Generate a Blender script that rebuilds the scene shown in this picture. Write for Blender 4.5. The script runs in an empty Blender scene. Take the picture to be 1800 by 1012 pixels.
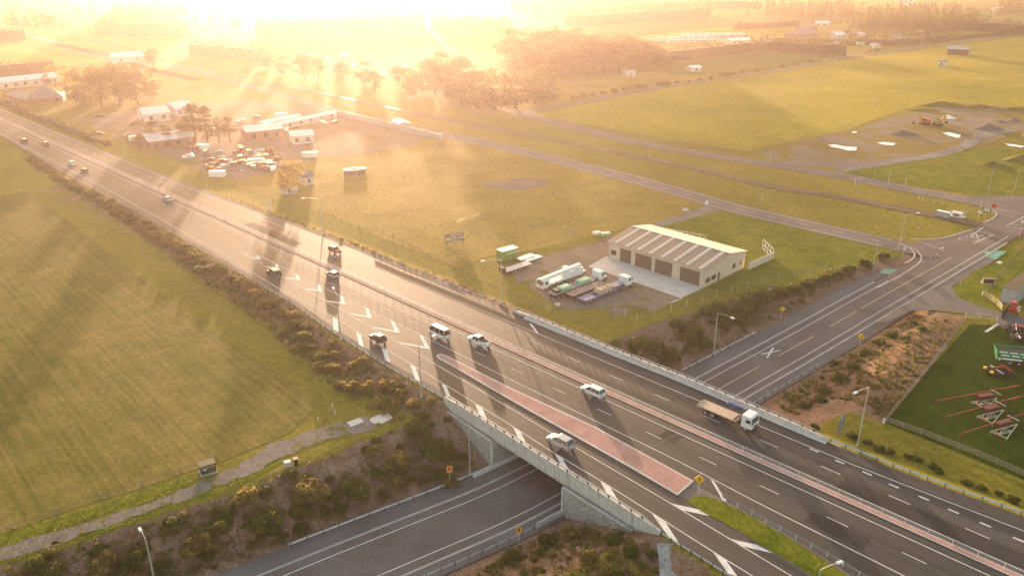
import bpy, bmesh, math, random
import numpy as np
from math import sin, cos, tan, pi, radians, atan2, hypot
from mathutils import Vector, Matrix

random.seed(7); RNG = np.random.default_rng(7)
D = bpy.data; SC = bpy.context.scene; COL = SC.collection

# ------------------------------------------------------------------ camera
F, CX, CY = 1400.0, 900.0, 506.0          # focal length and centre in photo pixels (1800 wide)
H, PITCH, ROLL = 71.0, 0.3992, -0.002
cam_d = D.cameras.new("camera"); cam = D.objects.new("camera", cam_d); COL.objects.link(cam)
cam_d.sensor_width = 36.0; cam_d.lens = 36.0 * F / 1800.0
cam_d.clip_start = 1.0; cam_d.clip_end = 12000.0
_R = Vector((1, 0, 0)); _U = Vector((0, sin(PITCH), cos(PITCH))); _F = Vector((0, cos(PITCH), -sin(PITCH)))
_x = _R * cos(ROLL) + _U * sin(ROLL); _y = -_R * sin(ROLL) + _U * cos(ROLL)
cam.matrix_world = Matrix(((_x.x, _y.x, -_F.x, 0), (_x.y, _y.y, -_F.y, 0), (_x.z, _y.z, -_F.z, H), (0, 0, 0, 1)))
SC.camera = cam

# ------------------------------------------------------------------ light
SUN_AZ, SUN_EL = radians(-10.5), radians(3.9)
w = D.worlds.new("World"); SC.world = w; w.use_nodes = True
nt = w.node_tree; nt.nodes.clear()
sky = nt.nodes.new("ShaderNodeTexSky"); sky.sky_type = 'NISHITA'; sky.sun_disc = False
sky.sun_elevation = SUN_EL; sky.sun_rotation = SUN_AZ
sky.air_density = 1.0; sky.dust_density = 3.5; sky.ozone_density = 0.6
bg = nt.nodes.new("ShaderNodeBackground"); bg.inputs[1].default_value = 0.15
wo = nt.nodes.new("ShaderNodeOutputWorld")
nt.links.new(sky.outputs[0], bg.inputs[0]); nt.links.new(bg.outputs[0], wo.inputs[0])
sun_d = D.lights.new("sun", 'SUN'); sun_d.energy = 3.4; sun_d.angle = radians(0.8); sun_d.color = (1.0, 0.71, 0.47)
sun = D.objects.new("sun", sun_d); COL.objects.link(sun)
_to_sun = Vector((sin(SUN_AZ) * cos(SUN_EL), cos(SUN_AZ) * cos(SUN_EL), sin(SUN_EL)))
sun.rotation_euler = _to_sun.to_track_quat('Z', 'Y').to_euler(); sun.location = (0, 0, 300)
SC.view_settings.view_transform = 'Standard'; SC.view_settings.look = 'None'
SC.view_settings.exposure = 2.42; SC.view_settings.gamma = 1.0
SC.render.engine = 'CYCLES'
SC.cycles.use_denoising = True; SC.cycles.denoising_prefilter = 'ACCURATE'; SC.cycles.denoising_input_passes = 'RGB_ALBEDO_NORMAL'
SC.cycles.max_bounces = 5; SC.cycles.diffuse_bounces = 2; SC.cycles.glossy_bounces = 2
SC.cycles.transmission_bounces = 3; SC.cycles.transparent_max_bounces = 6; SC.cycles.volume_bounces = 0
SC.cycles.sample_clamp_indirect = 4.0
SC.cycles.use_adaptive_sampling = True; SC.cycles.adaptive_threshold = 0.008

# ------------------------------------------------------------------ helpers: photo pixel -> ground point
GZ = -1.2                                   # level of the fields; the motorway is at 0
def P(px, py, z=GZ):
    u = (px - CX) / F; v = -(py - CY) / F
    d = _F + _x * u + _y * v
    t = (z - H) / d.z
    return Vector((d.x * t, d.y * t, z))
def proj(p):
    q = Vector(p) - Vector((0, 0, H)); c = q.dot(_F)
    return CX + F * q.dot(_x) / c, CY - F * q.dot(_y) / c
def height_of(base, top_y):                 # height of an upright thing from its foot to a photo row
    b = Vector(base); lo, hi = 0.1, 40.0
    for _ in range(30):
        m = (lo + hi) / 2
        if proj(b + Vector((0, 0, m)))[1] > top_y: lo = m
        else: hi = m
    return lo

# motorway frame: s along (towards lower right), t across (towards the far side)
MD = Vector((0.7141, -0.7000, 0)).normalized(); MN = Vector((-MD.y, MD.x, 0)); MO = P(95, 253, 0)
def ST(px, py, z=0.0):
    v = P(px, py, z) - MO; return v.dot(MD), v.dot(MN)
def M(s, t, z=0.0):
    p = MO + MD * s + MN * t; return Vector((p.x, p.y, z))
NE_PX = [(0,185),(145,250),(262,298),(370,338),(450,367),(525,395),(625,433),(700,465),(800,505),(900,547),(1000,588),(1100,629),(1200,668),(1350,732),(1425,764),(1600,834),(1800,907)]
SE_PX = [(0,238),(100,298),(175,340),(240,373),(325,423),(400,468),(450,498),(512,533),(575,578),(650,626),(700,656),(782,701),(1126,916),(1197,959),(1277,1011)]
NE = [ST(*q) for q in NE_PX]; SE = [ST(*q) for q in SE_PX]
NE = [(-420, 8.5), (-200, 9.0)] + [q for q in NE[1:]] + [(460, 14.0)]
SE = [(-420, -9.0), (-200, -9.5)] + SE + [(345, -26.5), (460, -32.0)]
NEs, NEt = np.array(NE).T; SEs, SEt = np.array(SE).T
def tN(s): return float(np.interp(s, NEs, NEt))
def tS(s): return float(np.interp(s, SEs, SEt))

# lower cross road: centre line in photo pixels with its level
CL = [(60,1235,-6.0),(398,1091,-6.3),(583,1012,-6.5),(745,945,-6.6),(900,879,-6.6),(1080,782.5,-6.5),(1261,686,-6.2),(1300,664,-5.9),(1369,626,-4.9),(1459,575,-3.7),(1512,544,-3.0),(1579,506,-2.1),(1671,454,-1.22),(1745,412,-1.2),(1850,352,-1.2),(2000,268,-1.2)]
_c = [P(*q) for q in CL]
def catmull(pts, n):
    out = []
    for i in range(len(pts) - 1):
        p0 = pts[max(i-1, 0)]; p1 = pts[i]; p2 = pts[i+1]; p3 = pts[min(i+2, len(pts)-1)]
        for k in range(n):
            u = k / n
            out.append(0.5 * ((2*p1) + (p2-p0)*u + (2*p0-5*p1+4*p2-p3)*u*u + (3*p1-p0-3*p2+p3)*u**3))
    out.append(pts[-1]); return out
CR = catmull(_c, 8)
for _ in range(3):
    CR = [CR[0]] + [(CR[i-1] + CR[i]*2 + CR[i+1]) / 4 for i in range(1, len(CR)-1)] + [CR[-1]]
CRx = np.array([p.x for p in CR]); CRy = np.array([p.y for p in CR]); CRz = np.array([p.z for p in CR])
CRl = np.concatenate([[0], np.cumsum(np.hypot(np.diff(CRx), np.diff(CRy)))])
def cr_at(l, off=0.0, dz=0.0):
    x = np.interp(l, CRl, CRx); y = np.interp(l, CRl, CRy); z = np.interp(l, CRl, CRz)
    x2 = np.interp(l+.5, CRl, CRx) - np.interp(l-.5, CRl, CRx); y2 = np.interp(l+.5, CRl, CRy) - np.interp(l-.5, CRl, CRy)
    n = math.hypot(x2, y2); return Vector((x - y2/n*off, y + x2/n*off, z + dz))   # +off = far (north-west) side
def cr_near(X, Y):
    """nearest point of the cross road: distance (signed, + far side), level, length"""
    X = np.asarray(X, float); Y = np.asarray(Y, float)
    best = np.full(X.shape, 1e9); sg = np.zeros(X.shape); zz = np.zeros(X.shape); ll = np.zeros(X.shape)
    for i in range(len(CRx) - 1):
        ax, ay = CRx[i], CRy[i]; dx, dy = CRx[i+1]-ax, CRy[i+1]-ay; L2 = dx*dx+dy*dy
        u = np.clip(((X-ax)*dx + (Y-ay)*dy) / L2, 0, 1)
        qx = X-ax-dx*u; qy = Y-ay-dy*u; d = np.hypot(qx, qy); m = d < best
        best = np.where(m, d, best); sg = np.where(m, np.sign(dx*qy - dy*qx), sg)
        zz = np.where(m, CRz[i] + (CRz[i+1]-CRz[i])*u, zz); ll = np.where(m, CRl[i] + (CRl[i+1]-CRl[i])*u, ll)
    return best*sg, zz, ll
L0 = math.hypot(_c[1].x-_c[0].x, _c[1].y-_c[0].y)
def hgt_np(X, Y):
    X = np.asarray(X, float); Y = np.asarray(Y, float)
    s = (X-MO.x)*MD.x + (Y-MO.y)*MD.y; t = (X-MO.x)*MN.x + (Y-MO.y)*MN.y
    dout = np.maximum(np.maximum(t - np.interp(s, NEs, NEt), np.interp(s, SEs, SEt) - t), 0)
    h = np.maximum(GZ, -0.12 - np.clip(dout - 0.8, 0, None) * 0.32)
    r, z, l = cr_near(X, Y)
    flat = np.where(r > 0, 8.9, 8.2)
    slope = np.where(r > 0, np.interp(l-L0, [-25, 0, 8, 19, 27, 43, 91, 111, 135, 153, 174, 300], [.4, .5, .56, .53, .47, .46, .42, .36, .25, .22, .2, .2]), np.interp(l-L0, [0, 70, 105, 375], [.4, .4, .3, .3]))
    cut = z - 0.06 + np.clip(np.abs(r) - flat, 0, None) * slope
    h2 = np.minimum(h, cut)
    return h2
_gx = np.arange(-260, 260, 1.0); _gy = np.arange(55, 480, 1.0)
_GX, _GY = np.meshgrid(_gx, _gy); _HG = hgt_np(_GX, _GY).tolist()
_cn = cr_near(_GX, _GY); _RG = _cn[0].tolist()
def _bil(G, x, y):
    i = (x+260); j = (y-55)
    if 0 <= i < 518 and 0 <= j < 423:
        a = int(i); b = int(j); u = i-a; v = j-b
        return (G[b][a]*(1-u)+G[b][a+1]*u)*(1-v) + (G[b+1][a]*(1-u)+G[b+1][a+1]*u)*v
    return None
def hgt(x, y):
    h = _bil(_HG, x, y); return float(hgt_np(np.array([x]), np.array([y]))[0]) if h is None else h
def crd(p):                                 # unsigned distance to the lower road
    h = _bil(_RG, p.x, p.y); return 999.0 if h is None else abs(h)
def W(px, py):                              # photo pixel -> point on the terrain
    z = GZ
    for _ in range(12):
        p = P(px, py, z)
        if not (-260 < p.x < 257 and 55 < p.y < 470): break
        z = 0.5*z + 0.5*hgt(p.x, p.y)
    p = P(px, py, z); p.z = hgt(p.x, p.y); return p

# ------------------------------------------------------------------ helpers: objects
def tag(o, label=None, cat=None, group=None, kind=None):
    if label: o["label"] = label
    if cat: o["category"] = cat
    if group: o["group"] = group
    if kind: o["kind"] = kind
    return o
def thing(name, label, cat, loc=(0, 0, 0), rz=0.0, group=None):
    o = D.objects.new(name, None); COL.objects.link(o); o.location = loc; o.rotation_euler = (0, 0, rz)
    o.empty_display_size = 0.3
    return tag(o, label, cat, group)
class MB:
    def __init__(s): s.v = []; s.f = []; s.m = []; s.cur = 0
    def add(s, vs, fs):
        b = len(s.v); s.v += [tuple(v) for v in vs]; s.f += [tuple(b+i for i in f) for f in fs]; s.m += [s.cur]*len(fs); return s
    def box(s, c, d, rz=0.0, taper=1.0, ry=0.0):
        hx, hy, hz = d[0]/2, d[1]/2, d[2]/2; vs = []
        for z, k in ((-hz, 1), (hz, taper)):
            for x, y in ((-hx, -hy), (hx, -hy), (hx, hy), (-hx, hy)):
                X, Y, Z = x*k, y*k, z
                if ry: X, Z = X*cos(ry)+Z*sin(ry), -X*sin(ry)+Z*cos(ry)
                vs.append((c[0]+X*cos(rz)-Y*sin(rz), c[1]+X*sin(rz)+Y*cos(rz), c[2]+Z))
        return s.add(vs, [(3,2,1,0),(4,5,6,7),(0,1,5,4),(1,2,6,5),(2,3,7,6),(3,0,4,7)])
    def cyl(s, a, b, r0, r1=None, n=8, cap=True):
        a = Vector(a); b = Vector(b); r1 = r0 if r1 is None else r1
        d = (b-a).normalized(); u = d.orthogonal().normalized(); v = d.cross(u); vs = []
        for p, r in ((a, r0), (b, r1)):
            for i in range(n):
                q = p + (u*cos(2*pi*i/n) + v*sin(2*pi*i/n))*r; vs.append(q)
        fs = [(i, (i+1) % n, n+(i+1) % n, n+i) for i in range(n)]
        if cap: fs += [tuple(range(n-1, -1, -1)), tuple(range(n, 2*n))]
        return s.add(vs, fs)
    def prism(s, pts, z0, z1):              # extrude a flat polygon [(x,y)] or with own z
        n = len(pts); vs = [(p[0], p[1], z0) for p in pts] + [(p[0], p[1], z1) for p in pts]
        return s.add(vs, [tuple(range(n-1, -1, -1)), tuple(range(n, 2*n))] + [(i, (i+1) % n, n+(i+1) % n, n+i) for i in range(n)])
    def prism_y(s, pts, y0, y1):            # side profile [(x,z)] extruded across y
        n = len(pts); vs = [(p[0], y0, p[1]) for p in pts] + [(p[0], y1, p[1]) for p in pts]
        return s.add(vs, [tuple(range(n)), tuple(range(2*n-1, n-1, -1))] + [(n+i, n+(i+1) % n, (i+1) % n, i) for i in range(n)])
    def face(s, pts): return s.add(pts, [tuple(range(len(pts)))])
    def mesh(s, name, mats, smooth=False):
        me = D.meshes.new(name); me.from_pydata(s.v, [], s.f)
        for m in (mats if isinstance(mats, (list, tuple)) else [mats]): me.materials.append(m)
        if any(s.m): me.polygons.foreach_set("material_index", s.m)
        if smooth: me.polygons.foreach_set("use_smooth", [True]*len(s.f))
        me.update(); return me
    def build(s, name, mats, parent=None, smooth=False, loc=None, rz=0.0):
        return link(name, s.mesh(name, mats, smooth), parent, loc, rz)
def link(name, me, parent=None, loc=None, rz=0.0):
    o = D.objects.new(name, me); COL.objects.link(o)
    if parent is not None: o.parent = parent
    if loc is not None: o.location = loc
    if rz: o.rotation_euler = (0, 0, rz)
    return o
def kids(o): return [c for c in D.objects if c.parent == o]
def copy_tree(o, loc=None, rz=None, label=None, group=None, scale=None, tree=None):
    tree = tree or snapshot(o)
    def rec(node, par):
        src, ch = node; c = src.copy(); COL.objects.link(c); c.parent = par
        for k in ch: rec(k, c)
        return c
    r = rec(tree, None)
    if loc is not None: r.location = loc
    if rz is not None: r.rotation_euler = (0, 0, rz)
    if label: r["label"] = label
    if group: r["group"] = group
    if scale is not None: r.scale = (scale,)*3 if not isinstance(scale, tuple) else scale
    return r
def snapshot(o): return (o, [snapshot(c) for c in kids(o)])

# ------------------------------------------------------------------ helpers: materials
def srgb(*c):
    return tuple(((x/255)/12.92 if x/255 <= .04045 else ((x/255+.055)/1.055)**2.4) for x in c) + (1,)
class NT:
    def __init__(s, name):
        s.mat = D.materials.new(name); s.mat.use_nodes = True; s.t = s.mat.node_tree; s.t.nodes.clear()
        s.out = s.n("ShaderNodeOutputMaterial")
    def n(s, k, **kw):
        q = s.t.nodes.new(k)
        for a, b in kw.items(): setattr(q, a, b)
        return q
    def l(s, a, b): s.t.links.new(a, b)
    def val(s, sock, v):
        if hasattr(v, "is_output"): s.l(v, sock)
        else: sock.default_value = v
    def noise(s, vec, scale, detail=4.0, rough=.6, dist=0.0):
        q = s.n("ShaderNodeTexNoise"); s.l(vec, q.inputs["Vector"]); q.inputs["Scale"].default_value = scale
        q.inputs["Detail"].default_value = detail; q.inputs["Roughness"].default_value = rough; q.inputs["Distortion"].default_value = dist
        return q.outputs[0]
    def ramp(s, fac, stops):
        q = s.n("ShaderNodeValToRGB"); s.l(fac, q.inputs[0]); e = q.color_ramp.elements
        while len(e) < len(stops): e.new(0.5)
        for i, (p, c) in enumerate(stops):
            e[i].position = p; e[i].color = c if not isinstance(c, (int, float)) else (c, c, c, 1)
        return q.outputs[0]
    def mix(s, fac, a, b, mode='MIX'):
        q = s.n("ShaderNodeMix", data_type='RGBA', blend_type=mode)
        s.val(q.inputs[0], fac); s.val(q.inputs[6], a); s.val(q.inputs[7], b); return q.outputs[2]
    def math(s, op, a, b=0.0, clamp=False):
        q = s.n("ShaderNodeMath", operation=op, use_clamp=clamp); s.val(q.inputs[0], a); s.val(q.inputs[1], b); return q.outputs[0]
    def mapping(s, vec, rz=0.0, scale=(1, 1, 1)):
        q = s.n("ShaderNodeMapping"); s.l(vec, q.inputs[0]); q.inputs["Rotation"].default_value = (0, 0, rz)
        r = s.n("ShaderNodeMapping"); s.l(q.outputs[0], r.inputs[0]); r.inputs["Scale"].default_value = scale; return r.outputs[0]
    def bump(s, h, strength, dist):
        q = s.n("ShaderNodeBump"); q.inputs["Strength"].default_value = strength; q.inputs["Distance"].default_value = dist; s.l(h, q.inputs["Height"]); return q.outputs[0]
    def bsdf(s, color, rough=.8, metal=0.0, normal=None, spec=.5):
        q = s.n("ShaderNodeBsdfPrincipled"); s.val(q.inputs["Base Color"], color); s.val(q.inputs["Roughness"], rough)
        s.val(q.inputs["Metallic"], metal); q.inputs["Specular IOR Level"].default_value = spec
        if normal is not None: s.l(normal, q.inputs["Normal"])
        return q.outputs[0]
    def pos(s): return s.n("ShaderNodeNewGeometry").outputs["Position"]
    def obj(s): return s.n("ShaderNodeTexCoord").outputs["Object"]
    def done(s, sh): s.l(sh, s.out.inputs[0]); return s.mat
def c3(r, g, b): return (r, g, b, 1.0)
def paint(name, col, rough=.45, metal=0.0, var=.12, scale=1.5, spec=.5):
    """painted or plain surface with a little unevenness and grime"""
    q = NT(name); v = q.obj(); n = q.noise(v, scale, 5, .65)
    dark = tuple(x*(1-var*2) for x in col[:3]) + (1,); light = tuple(min(1, x*(1+var)) for x in col[:3]) + (1,)
    c = q.ramp(n, [(.3, dark), (.7, light)])
    r = q.ramp(q.noise(v, scale*3, 3), [(.3, rough*.8), (.8, min(1, rough*1.3))])
    return q.done(q.bsdf(c, r, metal, spec=spec))
def two_noise(name, cols, s1, s2, rough=.9, bump=.4, bdist=.05, bscale=None, streak=None, spec=.02, grain=.34, gs=1.1):
    """ground surface: three colours over two noise sizes, optional streaks (rz, across scale, along scale, amount)"""
    q = NT(name); v = q.pos(); a = q.noise(v, s1, 5, .6, .3); b = q.noise(v, s2, 6, .7)
    m = q.math('ADD', q.math('MULTIPLY', a, .5), q.math('MULTIPLY', b, .5))
    n = len(cols); c = q.ramp(m, [(.34 + .32*i/(n-1), cols[i]) for i in range(n)])
    if streak:
        rz, sa, sl, amt, sc = streak
        st = q.noise(q.mapping(v, rz, (sl, sa, 1)), 1.0, 4, .6)
        c = q.mix(q.math('MULTIPLY', q.ramp(st, [(.35, 0.0), (.65, 1.0)]), amt), c, sc)
    g1 = q.ramp(q.math('ADD', q.math('MULTIPLY', q.noise(v, gs, 5, .85), .6), q.math('MULTIPLY', q.noise(v, gs*4.3, 3, .8), .4)), [(.36, 1-grain), (.64, 1+grain)])
    c = q.mix(1.0, c, g1, 'MULTIPLY')
    hb = q.noise(v, bscale or s2*1.5, 4, .7)
    return q.done(q.bsdf(c, rough, normal=q.bump(hb, bump, bdist), spec=spec))
RZ_M = -atan2(MD.y, MD.x)
def rows_angle(a, b):
    d = P(*b) - P(*a); return -atan2(d.y, d.x)
def foliage(name, cols, trans=.35, tcol=None, cs=3.2):
    q = NT(name); g = q.n("ShaderNodeNewGeometry"); oi = q.n("ShaderNodeObjectInfo")
    r = q.math('ADD', q.math('MULTIPLY', g.outputs["Random Per Island"], .75), q.math('MULTIPLY', oi.outputs["Random"], .25))
    n = len(cols); c = q.ramp(r, [(i/(n-1), cols[i]) for i in range(n)])
    cl = q.ramp(q.noise(q.n("ShaderNodeTexCoord").outputs["Object"], cs, 3, .6), [(.4, .45), (.6, 1.45)])
    c = q.mix(1.0, c, cl, 'MULTIPLY')
    d = q.bsdf(c, .6, spec=.15)
    t = q.n("ShaderNodeBsdfTranslucent"); q.l(q.mix(.5, c, tcol or c3(.35, .3, .06)), t.inputs[0])
    m = q.n("ShaderNodeMixShader"); m.inputs[0].default_value = trans; q.l(d, m.inputs[1]); q.l(t.outputs[0], m.inputs[2])
    return q.done(m.outputs[0])

MATS = {}
def mk(k, f):
    if k not in MATS: MATS[k] = f()
    return MATS[k]
ASPHALT = two_noise("asphalt", [c3(.036,.031,.030), c3(.05,.044,.042), c3(.07,.062,.059)], .05, 6.0, .7, .35, .01, 25, (-RZ_M*0-atan2(MD.y, MD.x), 1.1, .012, .75, c3(.09,.08,.074)), .18, .16, 2.0)
ROADL = two_noise("lower_road_asphalt", [c3(.105,.084,.077), c3(.15,.122,.112), c3(.2,.168,.155)], .12, 4.0, .9, .3, .01, 25, None, .12, .14, 2.0)
ASPHALT_OLD = two_noise("asphalt_old", [c3(.12,.103,.096), c3(.16,.14,.13), c3(.21,.185,.175)], .08, 5.0, .95, .3, .01, 20, None, .08, .14, 1.5)
SHOULDER = two_noise("shoulder_chip", [c3(.11,.096,.088), c3(.155,.135,.125), c3(.2,.178,.165)], .1, 7.0, .9, .5, .01, 25, None, .1, .2, 2.0)
GRAVEL = two_noise("gravel", [c3(.12,.105,.095), c3(.2,.18,.165), c3(.3,.275,.25)], .15, 3.0, .95, .6, .04, 6)
CONC = two_noise("concrete", [c3(.44,.395,.355), c3(.56,.51,.46), c3(.66,.61,.555)], .4, 5.0, .85, .15, .01, grain=.1, gs=2.0)
CONC_L = two_noise("pale_concrete", [c3(.48,.445,.41), c3(.6,.56,.52), c3(.68,.64,.6)], .3, 4.0, .8, .15, .01, grain=.1, gs=2.0)
KERB = two_noise("kerb_concrete", [c3(.3,.28,.26), c3(.4,.375,.35), c3(.48,.45,.42)], .5, 4.0, .85, .15, .01, grain=.1, gs=2.0)
PINK = two_noise("pink_paving", [c3(.36,.2,.17), c3(.44,.26,.225), c3(.52,.33,.29)], .3, 3.0, .85, .2, .01, grain=.1, gs=2.0)
WHITE = two_noise("road_paint_white", [c3(.42,.4,.38), c3(.66,.64,.62), c3(.78,.77,.75)], .9, 9.0, .6, .1, .003, 30, grain=.1, gs=2.0)
YEL = two_noise("road_paint_yellow", [c3(.5,.4,.2), c3(.62,.52,.3), c3(.68,.6,.38)], .8, 9.0, .6, .1, .003, 30, grain=.1, gs=2.0)
GREENP = two_noise("green_paving", [c3(.12,.3,.22), c3(.17,.37,.28), c3(.22,.42,.33)], .8, 9.0, .8, .2, .003, 30, grain=.1, gs=2.0)
STEEL = paint("galvanised_steel", c3(.55,.56,.57), .42, .75, .1)
DKSTEEL = paint("dark_steel", c3(.09,.09,.09), .5, .3)
WOOD = paint("weathered_wood", c3(.33,.27,.2), .85, 0, .2, 6)
TYRE = paint("tyre_rubber", c3(.02,.02,.02), .8)
GLASS = paint("vehicle_glass", c3(.02,.022,.025), .08, 0, .05, 1, .8)
WPAINT = paint("white_vehicle_paint", c3(.8,.8,.79), .28, 0, .04)
TRUNK = paint("bark", c3(.13,.09,.06), .95, 0, .25, 5)
# ================================================================== terrain
def terrain():
    def axis(lo, hi, c0, c1, step):
        a = list(np.arange(c0, c1 + .01, step)); x = c1; d = step
        while x < hi: d *= 1.16; x += d; a.append(min(x, hi))
        x = c0; d = step
        while x > lo: d *= 1.16; x -= d; a.insert(0, max(x, lo))
        return np.array(a)
    xs = axis(-9000, 9000, -75, 150, 1.0); ys = axis(-3000, 9500, 66, 215, 1.0)
    X, Y = np.meshgrid(xs, ys); Z = hgt_np(X, Y)
    fine = (X > -90) & (X < 160) & (Y > 55) & (Y < 225)
    base = np.where(Z < GZ - .05, 1.0, 0.0)
    rough = RNG.normal(0, .05, X.shape)
    r, z, l = cr_near(X, Y)
    Z = np.where((Z < GZ-.1) & fine & (np.abs(r) > 10.5), Z + rough*1.6, Z)
    Z = np.where(Z < -8, -8, Z)
    ny, nx = X.shape
    co = np.stack([X.ravel(), Y.ravel(), Z.ravel()], 1)
    i = np.arange(nx-1)[None, :] + np.arange(ny-1)[:, None]*nx
    q = np.stack([i, i+1, i+1+nx, i+nx], -1).reshape(-1, 4)
    me = D.meshes.new("ground"); me.vertices.add(len(co)); me.vertices.foreach_set("co", co.ravel())
    me.loops.add(q.size); me.loops.foreach_set("vertex_index", q.ravel().astype(np.int32))
    me.polygons.add(len(q)); me.polygons.foreach_set("loop_start", np.arange(0, q.size, 4, dtype=np.int32))
    me.polygons.foreach_set("use_smooth", np.ones(len(q), bool)); me.update(); me.validate()
    # soil mask: 1 on the planted slopes, around the cutting and beside the motorway
    s = (X-MO.x)*MD.x + (Y-MO.y)*MD.y; t = (X-MO.x)*MN.x + (Y-MO.y)*MN.y
    ds = np.interp(s, SEs, SEt) - t; dn = t - np.interp(s, NEs, NEt)
    m1 = np.clip(1 - np.abs(ds-3)/5.0, 0, 1) * (s > 60) * (ds > 0)
    m2 = np.clip(1 - np.abs(dn-2)/4.0, 0, 1) * (dn > 0) * (s > 215) * (s < 300)
    m3 = np.clip((GZ + .25 - Z) * 1.2, 0, 1) + np.clip(1.0 - np.abs(np.abs(r)-10)/9, 0, 1) * np.where((l > 60) & (l < 165), 1, 0)
    gar = inpoly(X, Y, [P(*p) for p in [(1390,700),(1530,590),(1600,545),(1700,556),(1640,640),(1555,742),(1470,720)]])
    mask = np.clip(np.maximum(np.maximum(m1, m2), np.maximum(m3, gar*.62)), 0, 1)
    at = me.attributes.new("soil", 'FLOAT', 'POINT'); at.data.foreach_set("value", mask.ravel().astype(np.float32))
    q = NT("field_ground"); v = q.pos()
    a = q.noise(v, .012, 4, .6, .4); b = q.noise(v, .6, 5, .7); c = q.noise(v, 3.0, 5, .75)
    g = q.ramp(q.math('ADD', q.math('MULTIPLY', a, .55), q.math('MULTIPLY', b, .45)),
               [(.36, c3(.09,.095,.008)), (.5, c3(.165,.15,.014)), (.62, c3(.26,.205,.03))])
    g = q.mix(q.math('MULTIPLY', q.ramp(c, [(.35, 0.0), (.7, 1.0)]), .5), g, c3(.27,.21,.05))
    so = q.ramp(q.math('ADD', q.math('MULTIPLY', c, .6), q.math('MULTIPLY', q.noise(v, .25, 4), .4)),
                [(.34, c3(.11,.062,.038)), (.5, c3(.23,.14,.094)), (.64, c3(.37,.245,.175))])
    atn = q.n("ShaderNodeAttribute"); atn.attribute_name = "soil"
    e = q.math('ADD', atn.outputs["Fac"], q.math('MULTIPLY', q.math('SUBTRACT', q.noise(v, .5, 5, .7), .5), 1.1))
    col = q.mix(q.ramp(e, [(.42, 0.0), (.58, 1.0)]), g, so)
    g1 = q.ramp(q.math('ADD', q.math('MULTIPLY', q.noise(v, 1.1, 5, .85), .6), q.math('MULTIPLY', q.noise(v, 4.7, 3, .8), .4)), [(.36, .62), (.64, 1.38)])
    col = q.mix(1.0, col, g1, 'MULTIPLY')
    hb = q.math('ADD', q.noise(v, 1.4, 5, .7), q.math('MULTIPLY', q.noise(v, 7, 4, .7), .4))
    me.materials.append(q.done(q.bsdf(col, .95, normal=q.bump(hb, .8, .16), spec=.02)))
    o = link("ground", me); tag(o, kind="structure")
def inpoly(X, Y, poly):
    r = np.zeros(np.shape(X), bool); n = len(poly)
    for i in range(n):
        x1, y1 = poly[i][0], poly[i][1]; x2, y2 = poly[(i+1) % n][0], poly[(i+1) % n][1]
        if y1 == y2: continue
        c = ((y1 > Y) != (y2 > Y)) & (X < (x2-x1)*(Y-y1)/(y2-y1)+x1); r ^= c
    return r
terrain()

# ================================================================== flat sheets (fields, tracks, roads)
def tri_poly(pts):
    bm = bmesh.new(); vs = [bm.verts.new(p) for p in pts]; f = bm.faces.new(vs)
    if f.normal.z < 0: f.normal_flip()
    bmesh.ops.triangulate(bm, faces=[f]); me = D.meshes.new("sheet"); bm.to_mesh(me); bm.free(); return me
def wobble(pts, amp, step):
    out = []; n = len(pts)
    for i in range(n):
        a, b = pts[i], pts[(i+1) % n]; L = (b-a).length; k = max(1, int(L/step))
        nx, ny = -(b.y-a.y)/max(L, .01), (b.x-a.x)/max(L, .01)
        for j in range(k):
            p = a.lerp(b, j/k); d = random.uniform(-amp, amp) if j else 0
            out.append(Vector((p.x+nx*d, p.y+ny*d, p.z)))
    return out
def sheet(name, px, m, dz, z=GZ, wob=0, step=4, kind="structure", drape=False):
    pts = [P(a, b, z+dz) for a, b in px]
    if wob: pts = wobble(pts, wob, step)
    if drape:
        for p in pts: p.z = hgt(p.x, p.y) + dz
    me = tri_poly(pts)
    me.materials.append(m); o = link(name, me); tag(o, kind=kind); return o
def ribbon(mb, pts, wd, dz=0.0, dashes=None):
    """flat strip along a list of world points; dashes = (on, off, phase)"""
    pts = [Vector(p) for p in pts]
    segs = []
    if dashes:
        on, off, ph = dashes; acc = [0.0]
        for a, b in zip(pts, pts[1:]): acc.append(acc[-1] + (b-a).length)
        def at(l):
            for i in range(len(acc)-1):
                if l <= acc[i+1]: return pts[i].lerp(pts[i+1], (l-acc[i])/max(acc[i+1]-acc[i], 1e-6))
            return pts[-1]
        l = ph
        while l < acc[-1]:
            segs.append([at(max(l, 0)), at(min(l+on, acc[-1]))]); l += on + off
    else: segs = [pts]
    for sg in segs:
        L = []; Rr = []
        for i, p in enumerate(sg):
            a = sg[max(i-1, 0)]; b = sg[min(i+1, len(sg)-1)]; d = (b-a); d.z = 0
            if d.length < 1e-5: continue
            d.normalize(); n = Vector((-d.y, d.x, 0)) * wd/2
            L.append(p+n+Vector((0, 0, dz))); Rr.append(p-n+Vector((0, 0, dz)))
        k = len(L)
        if k >= 2: mb.add(Rr+L, [(i, i+1, k+i+1, k+i) for i in range(k-1)])
    return mb
def strip(name, pts, wd, m, dz=0.0, kind="structure"):
    o = ribbon(MB(), pts, wd, dz).build(name, m); tag(o, kind=kind); return o
def pxl(px, z=GZ): return [P(a, b, z) for a, b in px]

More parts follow.
